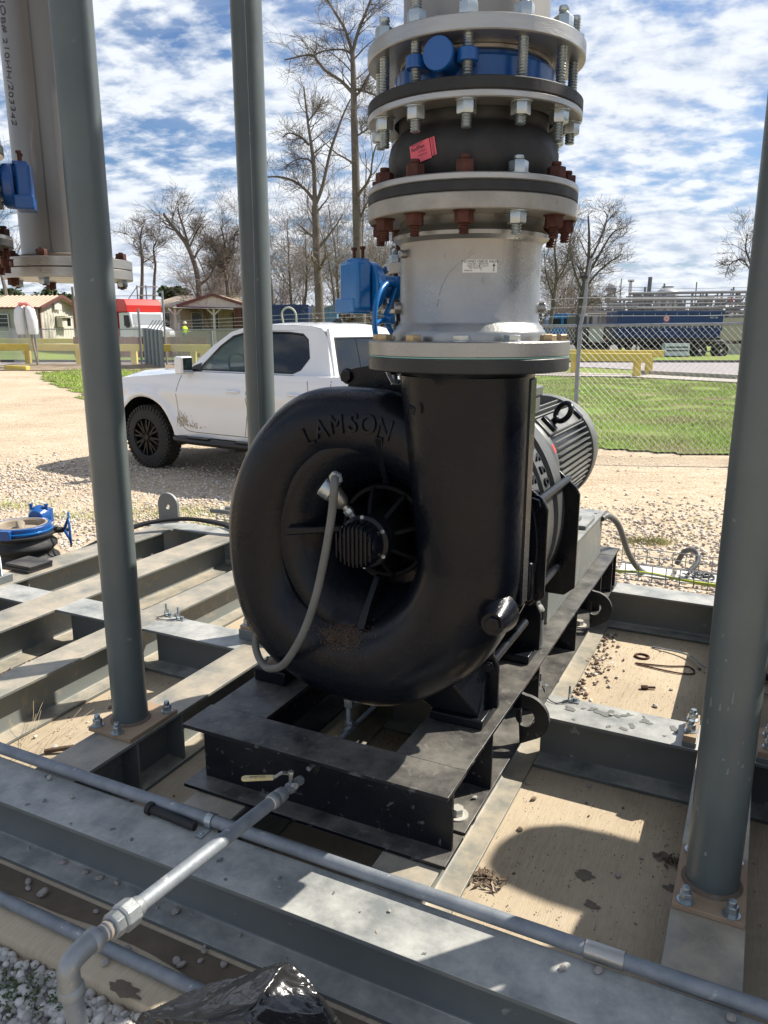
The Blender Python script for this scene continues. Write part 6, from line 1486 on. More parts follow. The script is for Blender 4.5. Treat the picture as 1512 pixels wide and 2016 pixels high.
# yellow rails
YEL = mat('yellow_rail_paint', (.55, .42, .07), .6, 0, (.66, .52, .12), 3, .002, 20, spots=(.35, .28, .12), spk=.7, sps=5)
def rail(label, p0, p1, z, posts, sec=.2, h=.26, zl=None, pw_=.25):
    t = thing('yellow_barrier', label, 'barrier', (*p0, 0), WORLD); z1 = z if zl is None else zl
    p0 = Vector((*p0, z)); p1 = Vector((*p1, z1))
    m = M(); m.bar(p0, p1, sec, h); m.build('rail', YEL, t, bevel=.02)
    for q, x, y in posts:
        zz_ = z+(z1-z)*q-h*.5
        m = M(); m.box(x-pw_/2, x+pw_/2, y-.10, y+.10, -.02, zz_); m.build('post', YEL, t, bevel=.015)
    return t
rail('yellow barrier rail right of the blower stack, lower and nearer one', (-2, 30.5), (9.55, 28.0), .70, [(.4, 6.6, 31.5*.97), (.98, 9.15, 28.3)], h=.28, zl=.70)
rail('yellow barrier rail right of the blower stack, longer one behind', (-2, 31.5), (10.4, 29.2), .80, [(.98, 9.95, 29.4), (.4, 7.4, 30.4)], h=.24, zl=.80)
rail('nearest long yellow barrier rail behind the left fence', (-26, 38.2), (-4, 33.6), .86, [(0, -20.6, 37.0), (0, -16.6, 36.6), (0, -14.0, 36.0), (0, -11.2, 35.2), (0, -8.4, 34.6), (0, -18.4, 37.2)], h=.3)
rail('farther long yellow barrier rail in front of the site office', (-36, 50.6), (-15, 48.5), .92, [(0, -33, 50.3), (0, -29.5, 50.0), (0, -26.0, 49.7), (0, -22.5, 49.3), (0, -19, 49.0)], h=.3, pw_=.3)
rail('yellow barrier rail passing behind the corrugated gate and white truck', (-9.2, 37.4), (4, 37.0), .72, [(0, -8.6, 37.3), (0, -6.5, 37.3), (0, -3.6, 37.2), (0, -.8, 37.1)], h=.35)
m = M(); m.bar((-15.9, 32.9, .10), (-14.75, 32.4, .10), .22, .18); tag(m.build('fallen_rail', YEL, None, WORLD, bevel=.02), 'short piece of yellow rail lying on the dirt before the left fence', 'rail piece')
# dirt mound under left fence
DIRT = mat('dark_soil', (.20, .15, .10), .95, 0, (.30, .24, .17), 3, .02, 10)
grid_sheet('soil_bank', -24, -9, 32.2, 36.5, 60, 30, lambda x, y: .03+.22*math.exp(-((y-34.6+.25*(x+15)*.25)/.9)**2)*(.6+.6*noise.noise((x*.9, y*.9, 0))), DIRT, keep=lambda x, y: y < 36.2-.4*(x+15)*.2)
# ============================================================ buildings and vehicles beyond the fence
def ribbed(t, a, b, z0, z1, mt, pitch=.3, dep=.035, name='wall', holes=None):
    a = Vector((*a, 0)); b = Vector((*b, 0)); ax = b-a; L = ax.length; ax.normalize(); nn = Vector((ax.y, -ax.x, 0)); n = max(2, int(L/pitch)); vs = []; 
    zf0 = z0 if callable(z0) else (lambda u: z0); zf1 = z1 if callable(z1) else (lambda u: z1)
    for k in range(n):
        for q, w in ((0, 0), (.55, 0), (.65, dep), (.9, dep)):
            u = (k+q)/n*L; p = a+ax*u+nn*w; vs += [(p.x, p.y, zf0(u/L)), (p.x, p.y, zf1(u/L))]
    p = b; vs += [(p.x, p.y, zf0(1)), (p.x, p.y, zf1(1))]
    m = M(); m.add(vs, [(2*i, 2*i+2, 2*i+3, 2*i+1) for i in range(len(vs)//2-1)]); return m.build(name, mt, t, smooth=0)
OFFW = mat('grey_painted_siding', (.40, .41, .40), .7, 0, (.34, .35, .33), 1); CRM = mat('cream_ribbed_siding', (.56, .53, .45), .6, 0, (.62, .59, .51), 1, spots=(.38, .33, .26), spk=.68, sps=2)
ROOFT = mat('tan_metal_roof', (.42, .33, .24), .5, 0, (.48, .39, .29), 1); BRN = mat('brown_trim', (.13, .05, .045), .6); DRK = mat('dark_window', (.02, .025, .03), .1); WFR = mat('window_frame', (.5, .5, .48), .6)
WHT2 = mat('white_board', (.62, .66, .72), .6, 0, (.55, .60, .68), 2)
def frame_win(t, c, ax, w, h, bars=2, name='window'):
    c = Vector(c); ax = Vector((ax[0], ax[1], 0)).normalized(); nn = Vector((ax.y, -ax.x, 0)); up = Vector((0, 0, 1)); c = c+nn*.05
    R3 = Matrix((ax, nn, up)).transposed()
    m = M()
    for q in (-1, 1): m.obox(c+ax*(q*w/2), (.07, .06, h+.07), R3); m.obox(c+up*(q*h/2), (w-.08, .06, .07), R3)
    for k in range(bars): m.obox(c+up*(h*((k+1)/(bars+1)-.5)), (w-.08, .03, .03), R3)
    f_ = m.build(name, WFR, t); m = M(); m.obox(c-nn*.01, (w-.04, .02, h-.04), R3); m.build('pane', DRK, f_)
# left site office
A1 = Vector((-23.9, 55, 0)); A2 = Vector((-24.3, 62.5, 0)); A0 = Vector((-44, 55.8, 0)); LZ = 3.10; RZ_ = 3.95
of = thing('site_office', 'low cream and grey metal site office with tan ribbed roof at the far left', 'building', (-34, 58, 0), WORLD)
ribbed(of, (A0.x, A0.y), (A1.x, A1.y), .3, LZ, OFFW, .42, .03)
ribbed(of, (A1.x, A1.y), (A2.x, A2.y), .3, lambda u: LZ+(RZ_-LZ)*(1-abs(u-.45)/.55) if u > .45 else LZ+(RZ_-LZ)*(u/.45), CRM, .55, .05)
m = M(); rv = []
n = 62
for side in (0, 1):
    vs = []
    for k in range(n):
        for q, w in ((0, 0), (.7, 0), (.78, .05), (.92, .05)):
            u = (k+q)/n; x = A0.x+(A1.x+.35-A0.x)*u; yb = (A0.y+(A1.y-A0.y)*u)
            ya, zl = (yb-.35, LZ-.02) if side == 0 else (yb+7.9, LZ-.02)
            vs += [(x, ya, zl+w), (x, yb+3.4, RZ_+w+.05)]
    m.add(vs, [(2*i, 2*i+2, 2*i+3, 2*i+1) for i in range(len(vs)//2-1)])
m.build('roof', ROOFT, of, smooth=0)
m = M(); m.bar((A1.x+.38, A1.y-.4, LZ-.05), (A1.x+.38, A1.y+3.4, RZ_+.02), .05, .22); m.bar((A1.x+.38, A1.y+3.4, RZ_+.02), (A1.x+.2, A1.y+7.9, LZ-.05), .05, .22); m.bar((A0.x, A0.y-.38, LZ-.06), (A1.x+.38, A1.y-.38, LZ-.06), .05, .12)
m.box(A1.x-.02, A1.x+.10, A1.y-.06, A1.y+.06, .3, LZ); m.build('trim', BRN, of)
frame_win(of, (-26.6, 55.03, 2.05), (1, -.04), 1.15, 1.15, 3); frame_win(of, (-31.5, 55.2, 2.05), (1, -.04), 1.0, 1.1, 3)
m = M(); m.box(-29.2, -27.5, 54.98, 55.02, 1.4, 2.5); m.build('notice_board', WHT2, of); m = M(); m.box(-30.6, -29.6, 55.00, 55.06, 1.4, 2.5); m.build('notice_board', WHT2, of)
m = M(); m.box(-25.45, -25.30, 54.9, 54.98, .6, 3.0); m.box(-25.05, -24.95, 54.9, 54.98, 1.0, 3.0); m.build('downpipe', BRN, of)
m = M(); m.box(A1.x-.08+.02, A1.x+.36, 58.0, 59.6, 1.75, 2.45); hv = m.build('air_conditioner', CRM, of); m = M(); m.box(A1.x+.365, A1.x+.38, 58.9, 59.5, 1.85, 2.35); m.build('grille', DRK, hv)
m = M(); m.box(A1.x-.1, A1.x+.62, 57.9, 59.7, 2.5, 2.56); m.build('awning', CRM, of)
m = M(); m.box(A1.x+.02, A1.x+.07, 57.6, 58.9, 3.0, 3.5); m.build('vent_panel', WFR, of)
# red shed between
rs = thing('red_shed', 'dark red ribbed shed partly hidden behind the left column', 'shed', (-22, 68, 0), WORLD)
ribbed(rs, (-26, 66), (-17.5, 66), .2, 3.1, mat('dark_red_siding', (.20, .03, .03), .6, 0, (.26, .05, .045), 1), .5, .05); m = M(); m.add([(-26.2, 65.7, 3.05), (-17.3, 65.7, 3.05), (-17.3, 70, 3.7), (-26.2, 70, 3.7)], [(0, 1, 2, 3)]); m.build('roof', ROOFT, rs)
# central site building with porch
ob = thing('porch_building', 'grey and cream site building with tan gabled roof and covered porch', 'building', (-13, 62, 0), WORLD)
B0, B1, B2 = (-18.3, 62.8), (-15.35, 60.0), (-9.0, 61.6)
BC = mat('grey_block_wall', (.34, .34, .33), .8, 0, (.40, .40, .38), 1)
def wallq(a, b, z0, z1, mt, t=ob, name='wall'):
    m = M(); m.bar((a[0], a[1], (z0+z1)/2), (b[0], b[1], (z0+z1)/2), .08, z1-z0); return m.build(name, mt, t)
wallq(B0, B1, .3, 3.35, BC); wallq(B1, B2, .3, 3.35, mat('tan_block_wall', (.36, .32, .26), .8)); wallq(B2, (-4.5, 61.9), .3, 3.35, BC)
m = M(); m.add([(-19.0, 62.5, 3.32), (-15.2, 59.2, 3.32), (-10.2, 59.0, 3.42), (-12.0, 65.5, 4.35), (-17.0, 65.5, 4.25)], [(0, 1, 2, 3, 4)]); m.add([(-19.0, 62.5, 3.20), (-15.2, 59.2, 3.20), (-10.2, 59.0, 3.30), (-10.2, 59.0, 3.42), (-15.2, 59.2, 3.32), (-19.0, 62.5, 3.32)], [(0, 1, 4, 5), (1, 2, 3, 4)]); m.build('roof', ROOFT, ob, smooth=0)
# porch gable
gz_ = 4.05; m = M(); GA, GB, GC = Vector((-15.0, 57.6, 3.25)), Vector((-9.2, 57.6, 3.05)), Vector((-12.4, 57.6, gz_))
m.add([GA, GB, GC, GA+Vector((0, 6, .1)), GB+Vector((0, 6, .1)), GC+Vector((0, 6, .1))], [(0, 2, 5, 3), (2, 1, 4, 5)]); m.build('porch_roof', ROOFT, ob, smooth=0)
ribbed(ob, (GA.x+.1, 57.75), (GB.x-.1, 57.75), 3.12, lambda u: 3.15+(gz_-3.2)*(u/.45 if u < .45 else (1-u)/.55), CRM, .45, .04, 'gable')
m = M(); m.bar(GA, GC, .08, .20); m.bar(GC, GB, .08, .20); m.bar(GA-Vector((0, 0, .1)), GB-Vector((0, 0, .05)), .08, .16); m.build('fascia', BRN, ob)
m = M(); m.add([(-15.2, 57.2, 3.12), (-8.6, 57.0, 2.95), (-8.6, 58.2, 3.10), (-15.2, 58.0, 3.22)], [(0, 1, 2, 3)]); m.build('porch_canopy', OFFW, ob)
for x in (-15.1, -12.3, -9.0):
    m = M(); m.box(x-.08, x+.08, 57.4, 57.56, .3, 3.05); m.bar((x, 57.48, 2.6), (x-.5, 57.48, 3.05), .1, .1); m.bar((x, 57.48, 2.6), (x+.5, 57.48, 3.05), .1, .1); m.build('porch_post', WFR, ob)
frame_win(ob, (-16.9, 61.42, 2.1), (.73, -.69), 1.5, 1.5, 1); frame_win(ob, (-14.2, 60.25, 2.2), (1, .25), .8, 1.25, 0); frame_win(ob, (-12.9, 60.6, 2.2), (1, .25), .5, 1.25, 0)
m = M(); m.bar((-16.05, 60.62, 1.75), (-15.5, 60.1, 1.75), .02, .7); m.build('notice_board', WHT2, ob)
m = M(); m.bar((-11.6, 60.85, 1.9), (-9.1, 61.5, 1.9), .06, 1.9); m.build('dark_doorway', DRK, ob)
# gantry ladder frame
ga = thing('ladder_frame', 'thin pipe ladder frame standing above the red truck roof', 'ladder', (-17.5, 58, 0), WORLD)
for x in (-17.9, -16.7, -17.25):
    m = M(); m.cyl((x, 58, .2), (x, 58, 4.7+.25*(x > -17)), .045, n=8); m.build('upright', GALV, ga)
for z in (3.6, 4.0, 4.6): 
    m = M(); m.cyl((-17.9, 58, z), (-16.4, 58, z), .04, n=8); m.build('rung', WFR, ga)
m = M(); m.bar((-19.0, 58, 3.2), (-17.9, 58, 4.6), .05, .05); m.build('brace', GALV, ga)
# red box truck with white cab
RED = mat('red_truck_paint', (.42, .015, .02), .35, 0, (.50, .03, .03), 2); RED2 = mat('bright_red_fairing', (.62, .03, .025), .35); CHR = mat('chrome', (.6, .6, .6), .15, 1.)
tr = thing('box_truck', 'red box truck with white cab and red wind deflector behind the gate', 'truck', (0, 0, 0), (-15.9, 50.5, .12, rad(-48)))
m = M(); m.box(-7.0, 0.0, -1.25, 1.25, .95, 3.35); m.build('box_body', RED, tr, bevel=.03)
m = M(); m.plate([(.05, 2.55), (1.5, 2.55), (1.5, 2.95), (1.25, 3.30), (.05, 3.36)], [], lambda u, v, d: (u, d, v), -1.15, 1.15); m.build('wind_deflector', RED2, tr, bevel=.03)
m = M(); m.plate([(.2, .9), (2.0, .9), (2.0, 1.75), (1.75, 2.52), (.2, 2.52)], [], lambda u, v, d: (u, d, v), -1.1, 1.1); cb = m.build('cab', WHT, tr, bevel=.04)
m = M(); m.plate([(2.0, .85), (3.5, .85), (3.6, 1.25), (3.45, 1.50), (2.0, 1.78)], [], lambda u, v, d: (u, d, v), -.95, .95); m.build('hood', WHT, tr, bevel=.08)
m = M(); m.add([(2.012, -.95, 1.80), (2.012, .95, 1.80), (1.785, .95, 2.42), (1.785, -.95, 2.42)], [(0, 1, 2, 3)]); m.build('windscreen', mat('glare_glass', (.30, .32, .34), .12), cb)
for y in (-1.106, 1.106):
    m = M(); m.plate([(.95, 1.70), (1.85, 1.70), (1.65, 2.35), (.95, 2.35)], [], lambda u, v, d: (u, d, v), y-.004, y+.004); m.build('side_window', DRK, cb)
m = M(); m.box(3.45, 3.62, -.55, .55, .95, 1.40); m.build('grille', CHR, tr); m = M(); m.box(3.3, 3.7, -1.05, 1.05, .5, .80); m.build('bumper', CHR, tr, bevel=.03)
m = M(); m.box(-6.9, 3.2, -.5, .5, .6, .9); m.build('chassis', TRIM, tr)
for x in (2.75, -4.6, -5.8):
    for y in (-1.0, 1.0):
        m = M(); m.cyl((x, y-.14, .5), (x, y+.14, .5), .5, n=28); w_ = m.build('wheel', TYR, tr, bevel=.03); m = M(); m.cyl((x, y-.15, .5), (x, y+.15, .5), .25, n=20); m.build('hub', CHR, w_)
m = M(); m.box(-1.6, -.5, 1.2505, 1.256, 2.2, 2.75); 
m = M(); m.box(-1.5, -.3, -1.262, -1.2505, 2.15, 2.75); sg = m.build('side_logo', WHT2, tr); me = textobj('KM', .5, .004, mat('teal_print', (.02, .16, .2), .5), 'printing'); mobj('printing', warp(me, lambda co: Vector((-.9+co.x, -1.266-co.z, 2.45+co.y))), sg)
m = M(); m.box(1.95, 2.15, -1.45, -1.3, 1.6, 2.3); m.build('mirror', TRIM, tr)
rw = thing('timber_wall', 'low reddish brown plank wall standing below the red truck', 'wall', (-14.2, 43.5, 0), WORLD)
RBR = mat('red_brown_plank', (.17, .055, .045), .8, 0, (.22, .08, .06), 2)
for k in range(26):
    x = -17.5+.29*k; m = M(); m.box(x, x+.27, 44.4, 44.46, .1, 1.22+.02*sin(k*3.)); m.build('plank', RBR, rw)
# roll-off containers
NAVY = mat('navy_container', (.015, .035, .11), .6, 0, (.025, .05, .15), 1.5, spots=(.06, .05, .05), spk=.7, sps=3); LBLU = mat('light_blue_container', (.10, .20, .33), .6, 0, (.14, .25, .39), 1.5)
def container(label, x0, x1, y, z0, z1, mt, n):
    t = thing('waste_container', label, 'container', ((x0+x1)/2, y, z0), WORLD)
    m = M(); m.box(x0, x1, y, y+2.3, z0, z1); m.build('box', mt, t); 
    for k in range(n): x = x0+(x1-x0)*k/(n-1); m = M(); m.box(x-.05, x+.05, y-.08, y-.002, z0, z1-.09); m.build('rib', mt, t)
    m = M(); m.box(x0-.06, x1+.06, y-.10, y-.001, z1-.085, z1+.03); m.build('top_rim', mt, t); return t
container('dark navy steel waste container behind the white truck roof', -8.0, -4.6, 48, .6, 3.05, NAVY, 7)
container('small light blue steel box beside the big tree trunk', -4.15, -3.0, 50, .4, 3.05, LBLU, 4)
container('rust brown topped container left of the navy one', -9.2, -8.1, 49, 1.2, 2.9, mat('rusty_top', (.12, .05, .035), .8), 4)
m = M(); m.tube(bez([(-6.0, 47.5, 1.8), (-6.1, 47.5, 2.6), (-5.7, 47.5, 2.9), (-5.3, 47.5, 2.6), (-5.25, 47.5, 1.8)], 6), .06, 8); tag(m.build('bent_hose', WFR, None, WORLD), 'pale bent hose arching before the navy container', 'hose')
# worker in high visibility shirt
wk = Vector((-14.0, 55.5, .35))
def person(base, label, face):
    t = thing('person', label, 'person', (0, 0, 0), (base.x, base.y, base.z, face))
    P = [(0, 0, .95), (0, 0, 1.15), (0.02, 0, 1.38), (.03, 0, 1.50), (.04, 0, 1.62), (.05, 0, 1.70), (0, .11, .90), (.10, .12, .50), (.03, .12, .08), (.16, .13, .03), (0, -.11, .90), (-.10, -.12, .50), (-.22, -.12, .10), (-.09, -.13, .04),
         (.02, .20, 1.40), (.14, .26, 1.15), (.36, .22, 1.08), (.44, .21, 1.07), (.02, -.20, 1.40), (.10, -.26, 1.13), (.33, -.20, 1.05), (.41, -.19, 1.04)]
    E = [(0, 1), (1, 2), (2, 3), (3, 4), (4, 5), (0, 6), (6, 7), (7, 8), (8, 9), (0, 10), (10, 11), (11, 12), (12, 13), (2, 14), (14, 15), (15, 16), (16, 17), (2, 18), (18, 19), (19, 20), (20, 21)]
    Rr = [.15, .16, .17, .06, .095, .08, .10, .065, .045, .04, .10, .065, .045, .04, .07, .05, .035, .03, .07, .05, .035, .03]
    me = bpy.data.meshes.new('body'); me.from_pydata(P, E, []); o = bpy.data.objects.new('body', me); COL.objects.link(o); md = o.modifiers.new('s', 'SKIN'); md.use_smooth_shade = True; o.modifiers.new('u', 'SUBSURF').levels = 1
    sk = me.skin_vertices[0]
    for i, q in enumerate(Rr): sk.data[i].radius = (q, q)
    sk.data[0].use_root = True
    bpy.context.view_layer.update(); m2 = bpy.data.meshes.new_from_object(o.evaluated_get(bpy.context.evaluated_depsgraph_get())); bpy.data.objects.remove(o); m2.name = 'body'
    skin = mat('skin', (.35, .20, .14), .6); jeans = mat('navy_trousers', (.02, .03, .08), .8); vest = mat('hi_vis_yellow', (.50, .85, .03), .6); hat = mat('pale_hard_hat', (.65, .66, .55), .4)
    for q in (skin, jeans, vest): m2.materials.append(q)
    for p in m2.polygons: p.material_index = 2 if 1.0 < p.center.z < 1.50 and (abs(p.center.x) < .27) else (1 if p.center.z <= 1.0 and p.center.x < .25 else 0); p.use_smooth = True
    mobj('body', m2, t)
    m = M(); m.lathe((.05, 0, 1.66), [(.16, 0), (.13, .01), (.125, .06), (.09, .12), (0, .145)], 'z', 16); m.build('hard_hat', hat, t, smooth=60)
    m = M(); m.obox((.13, 0, 1.68), (.06, .012, .02), Matrix.Identity(3)); m.obox((.15, .0, 1.635), (.03, .02, .035), Matrix.Identity(3)); m.build('nose', skin, t)
person(wk, 'worker in bright yellow shirt and pale hard hat walking past the red truck', rad(-15))
# ============================================================ right side: dump trailer, tractor, process plant
TB_ = mat('blue_trailer_paint', (.007, .032, .115), .5, 0, (.012, .045, .15), 1.2, spots=(.03, .04, .06), spk=.68, sps=3)
dt_ = thing('dump_trailer', 'blue steel dump trailer with round red and white emblem and twin rear axles', 'trailer', (0, 0, 0), (0, 46.2, .0, 0))
X0, X1 = 13.6, 19.75
def tb(x0, x1, z0, z1, y0=0, y1=2.3): 
    m = M(); m.plate([(x0, z0+.75), (x0+.1, z0+.02), (x0+.2, z0), (x1-.35, z0), (x1, z0+.6), (x1, z1), (x0, z1)], [], lambda u, v, d: (u, d, v), y0, y1); return m
tb(X0, X1, 1.02, 2.62).build('trailer_body', TB_, dt_)
for k in range(19):
    x = X0+.15+(X1-X0-.3)*k/18; m = M(); m.box(x-.035, x+.035, -.07, -.002, 1.2, 1.72); m.build('rib', TB_, dt_); m = M(); m.box(x-.03, x+.03, -.10, -.002, 1.725, 1.86); m.build('rib_cap', WFR, dt_)
m = M(); m.box(X0-.05, X1+.05, -.06, -.001, 2.52, 2.66); m.build('top_rail', TB_, dt_); m = M(); m.box(X0, X1, -.05, -.001, 1.04, 1.16); m.build('bottom_rail', TRIM, dt_)
EMB = mat('emblem_red', (.5, .10, .12), .5)
m = M(); m.lathe((16.45, -.012, 2.24), [(0, 0), (.19, 0)], 's', 24); e_ = m.build('emblem', WHT2, dt_)
m = M(); m.lathe((16.45, -.018, 2.24), [(.13, 0), (.185, 0)], 's', 24)
for k in range(5):
    a = 2*pi*k/5+pi/2; m.add([(16.45+.11*cos(a), -.02, 2.24+.11*sin(a)), (16.45+.05*cos(a+.6), -.02, 2.24+.05*sin(a+.6)), (16.45, -.02, 2.24), (16.45+.05*cos(a-.6), -.02, 2.24+.05*sin(a-.6))], [(0, 1, 2, 3)])
m.build('emblem_print', EMB, e_)
for lx, s_, q in ((16.45, 'TEXAS', .14), (19.2, 'NO 36', .16), (16.4, 'KEEP BACK', .09)):
    me = textobj(s_, q, .002, WHT2, 'printing'); zt_ = 1.96 if q == .14 else (2.3 if q == .16 else 1.5); mobj('printing', warp(me, (lambda lx, zt_: (lambda co: Vector((lx+co.x, -.012-co.z, zt_+co.y))))(lx, zt_)), dt_)
m = M(); m.box(14.4, 19.9, .5, 1.8, .72, .98); m.build('chassis', TRIM, dt_)
m = M(); m.box(14.9, 14.98, .3, .5, .1, .9); m.box(15.9, 17.7, .2, 1.2, .55, .75); m.build('landing_gear', TRIM, dt_)
for x in (18.55, 19.80):
    m = M(); m.cyl((x, -.02, .42), (x, .5, .42), .44, n=32); w_ = m.build('wheel', TYR, dt_, bevel=.03)
    m = M(); m.lathe((x, -.03, .42), [(.27, 0), (.24, .03), (.10, .05), (.09, -.02), (0, -.02)], 's', 24); w2 = m.build('rim', CHR, w_)
    for k in range(8):
        a = 2*pi*k/8; m = M(); m.cyl((x+.17*cos(a), -.012, .42+.17*sin(a)), (x+.17*cos(a), .01, .42+.17*sin(a)), .035, n=8); m.build('hand_hole', TRIM, w_) if False else None
m = M(); m.tube([(19.15+.02, .2, .92)] + [(19.8+.56*cos(a), .2, .42+.56*sin(a)) for a in np.linspace(2.1, -.1, 10)], .035, 8); m.build('mudguard', CHR, dt_)
tg = thing('road_tractor', 'dark road tractor with pale grille hitched to the blue trailer behind the mesh', 'truck', (0, 0, 0), (0, 46.5, 0, 0))
m = M(); m.box(12.1, 12.95, .1, 2.2, .9, 1.85); m.build('toolbox', OFFW, tg, bevel=.03); m = M(); m.box(10.2, 16.6, .4, 1.9, .55, .85); m.build('chassis', TRIM, tg)
m = M(); m.box(11.25, 11.95, .0, 2.3, .9, 2.5); m.build('cab', mat('dark_cab', (.05, .055, .06), .5), tg, bevel=.08); m = M(); m.box(11.35, 11.8, -.012, -.001, 1.7, 2.3); m.build('side_window', DRK, tg)
for x in (13.6, 14.9, 11.1):
    m = M(); m.cyl((x, .1, .5), (x, .6, .5), .5, n=28); w_ = m.build('wheel', TYR, tg, bevel=.03); m = M(); m.cyl((x, .08, .5), (x, .12, .5), .25, n=20); m.build('rim', CHR, w_)
bt = thing('blue_truck_cab', 'bright blue truck cab far behind the silver flange on the right', 'truck', (13.0, 60, 0), WORLD)
m = M(); m.plate([(12.6, .8), (14.4, .8), (14.4, 2.2), (14.15, 2.75), (12.9, 2.75), (12.6, 2.4)], [], lambda u, v, d: (u, d, v), 60, 62); m.build('cab', BLUL, bt, bevel=.08); m = M(); m.box(12.75, 13.4, 59.98, 59.998, 1.9, 2.4); m.box(13.6, 14.2, 59.98, 59.998, 1.9, 2.4); m.build('windscreen', DRK, bt)
m = M(); m.box(12.6, 14.4, 60.2, 62, .3, .8); m.build('bumper', TRIM, bt)
m = M(); m.lathe((12.7, 52, .95), [(.14, 0), (.05, .85), (0, .9)], 'z', 10); tag(m.build('yellow_cone', YEL, None, WORLD, base=(12.7, 52, .95)), 'small yellow cone shape standing beyond the silver flange at right', 'cone')
# beige tank wall, barriers
m = M(); m.box(21.2, 23.6, 52, 54, .9, 2.35); tag(m.build('beige_cabin', mat('beige_panel', (.40, .36, .30), .7), None, WORLD), 'beige boxy cabin right of the blue trailer', 'cabin')
for i, (x0, x1) in enumerate(((12.2, 14.4), (15.6, 17.2), (20.4, 22.6), (22.8, 25))):
    m = M(); m.plate([(-.3, .02), (.3, .02), (.15, .35), (.10, .75), (-.10, .75), (-.15, .35)], [], lambda u, v, d: (d, 48.6+u, v), x0, x1); tag(m.build('concrete_barrier', CON, None, WORLD), ['concrete barrier block behind the tractor wheels', 'concrete barrier block under the blue trailer', 'concrete barrier block right of the trailer wheels', 'concrete barrier block at the right column edge'][i], 'barrier')
ex = thing('electrical_cabinet', 'light blue and white cabinet seen under the blue trailer', 'cabinet', (16.9, 45.4, 0), WORLD); m = M(); m.box(16.2, 17.6, 45.3, 45.9, .15, .85); m.build('box', WHT2, ex)
for z in (.4, .6): m = M(); m.box(16.3, 17.5, 45.28, 45.299, z, z+.07); m.build('vent', TRIM, ex)
# ---- process plant, about 150 m away
HZ = lambda c, k=.28: tuple(c[i]*(1-k)+(.42, .47, .54)[i]*k for i in range(3))
PM = mat('plant_grey_steel', (.17, .185, .20), .6, .2, (.23, .245, .26), .5); PMD = mat('plant_dark_steel', (.10, .11, .12), .6, 0, (.14, .15, .16), .5); PMW = mat('plant_pale_vessel', (.42, .43, .44), .5, 0, (.48, .49, .50), .2)
Yp = 140
def px(u): return (u-756)/1515*Yp/.972*1.0
def pz(v, Y=Yp): return CH+(645-v)/1515.*Y*1.0
ve = thing('storage_vessel', 'big domed grey process vessel with rail on top, right of the centre', 'vessel', (px(1278), Yp, 0), WORLD)
m = M(); R_ = (px(1300)-px(1256))/2; m.lathe((px(1278), Yp, 0), [(R_, 0), (R_, pz(590)), (R_*.97, pz(584)), (R_*.8, pz(578)), (R_*.5, pz(574)), (0, pz(572.5))], 'z', 40); m.build('shell', PMW, ve, smooth=60)
m = M(); m.lathe((px(1278), Yp, 0), [(R_*.5, pz(572)), (R_*.5, pz(570))], 'z', 20); m.build('top_rail', PM, ve)
ft = thing('lattice_tower', 'thin pale tower with small crown rising behind the domed vessel', 'tower', (px(1275), Yp+20, 0), WORLD)
m = M(); m.box(px(1272), px(1277), Yp+20, Yp+20.5, 0, pz(548)); m.box(px(1269), px(1281), Yp+20, Yp+20.5, pz(550), pz(545)); m.build('mast', PMW, ft)
sk_ = thing('chimney_stack', 'dark slender chimney stack left of the domed vessel', 'chimney', (px(1243), Yp, 0), WORLD)
m = M(); m.cyl((px(1242), Yp, 0), (px(1244.5), Yp, pz(553)), .35, n=12); m.build('flue', PMD, sk_)
def vessel(u, v, w, label, mt=PMW):
    t = thing('process_column', label, 'column vessel', (px(u), Yp, 0), WORLD); r_ = w*Yp/1515/2
    m = M(); m.lathe((px(u), Yp, 0), [(r_, 0), (r_, pz(v)), (r_*.7, pz(v-3)), (0, pz(v-4.5))], 'z', 20); m.build('shell', mt, t, smooth=60)
    for q in (v+10, v+28): 
        m = M(); m.lathe((px(u), Yp, pz(q)), [(r_, 0), (r_*1.5, 0), (r_*1.5, .5)], 'z', 16); m.build('platform', PM, t, smooth=0)
vessel(1128, 566, 17, 'pale process column behind the bare trees, leftmost'); vessel(1174, 568, 13, 'pale process column between bare tree trunks'); vessel(1148, 590, 12, 'shorter pale process column behind the fence post'); vessel(1100, 600, 14, 'short pale process column beside the silver valve'); vessel(1196, 610, 22, 'squat pale process vessel left of the blue trailer'); vessel(1405, 622, 18, 'squat pale vessel right above the beige cabin')
pr_ = thing('pipe_bridge', 'long grey overhead pipe rack with many pipes crossing behind the blue trailer', 'pipe rack', (px(1230), Yp-8, 0), WORLD)
for (u0, u1, v0, v1, r_) in ((1185, 1397, 586, 583, .30), (1180, 1395, 592, 590, .18), (1150, 1380, 597, 596, .28), (1150, 1396, 604, 602, .14), (1075, 1400, 612, 611, .2), (1078, 1400, 618, 617, .25), (1398, 1475, 600, 599, .33), (1352, 1398, 603, 603, .35), (1398, 1475, 609, 609, .2), (1070, 1200, 606, 606, .16), (1398, 1475, 616, 616, .2), (1060, 1210, 622, 622, .25)):
    m = M(); m.cyl((px(u0), Yp-8+(v0 % 3), pz(v0)), (px(u1), Yp-8+(v0 % 3), pz(v1)), r_*.75, n=10); m.build('pipe', PM, pr_, smooth=60)
for u in (1078, 1110, 1140, 1168, 1200, 1226, 1252, 1300, 1325, 1352, 1378, 1396, 1420, 1450, 1475):
    m = M(); h = pz(584) if 1190 < u < 1400 else pz(600); m.bar((px(u), Yp-6, 0), (px(u), Yp-6, h), .3, .3, (1, 0, 0)); m.bar((px(u), Yp-6, h*.55), (px(u+16), Yp-6, h*.95), .16, .16, (0, 1, 0)); m.build('rack_post', PMD if u % 4 else PM, pr_)
m = M()
random.seed(5)
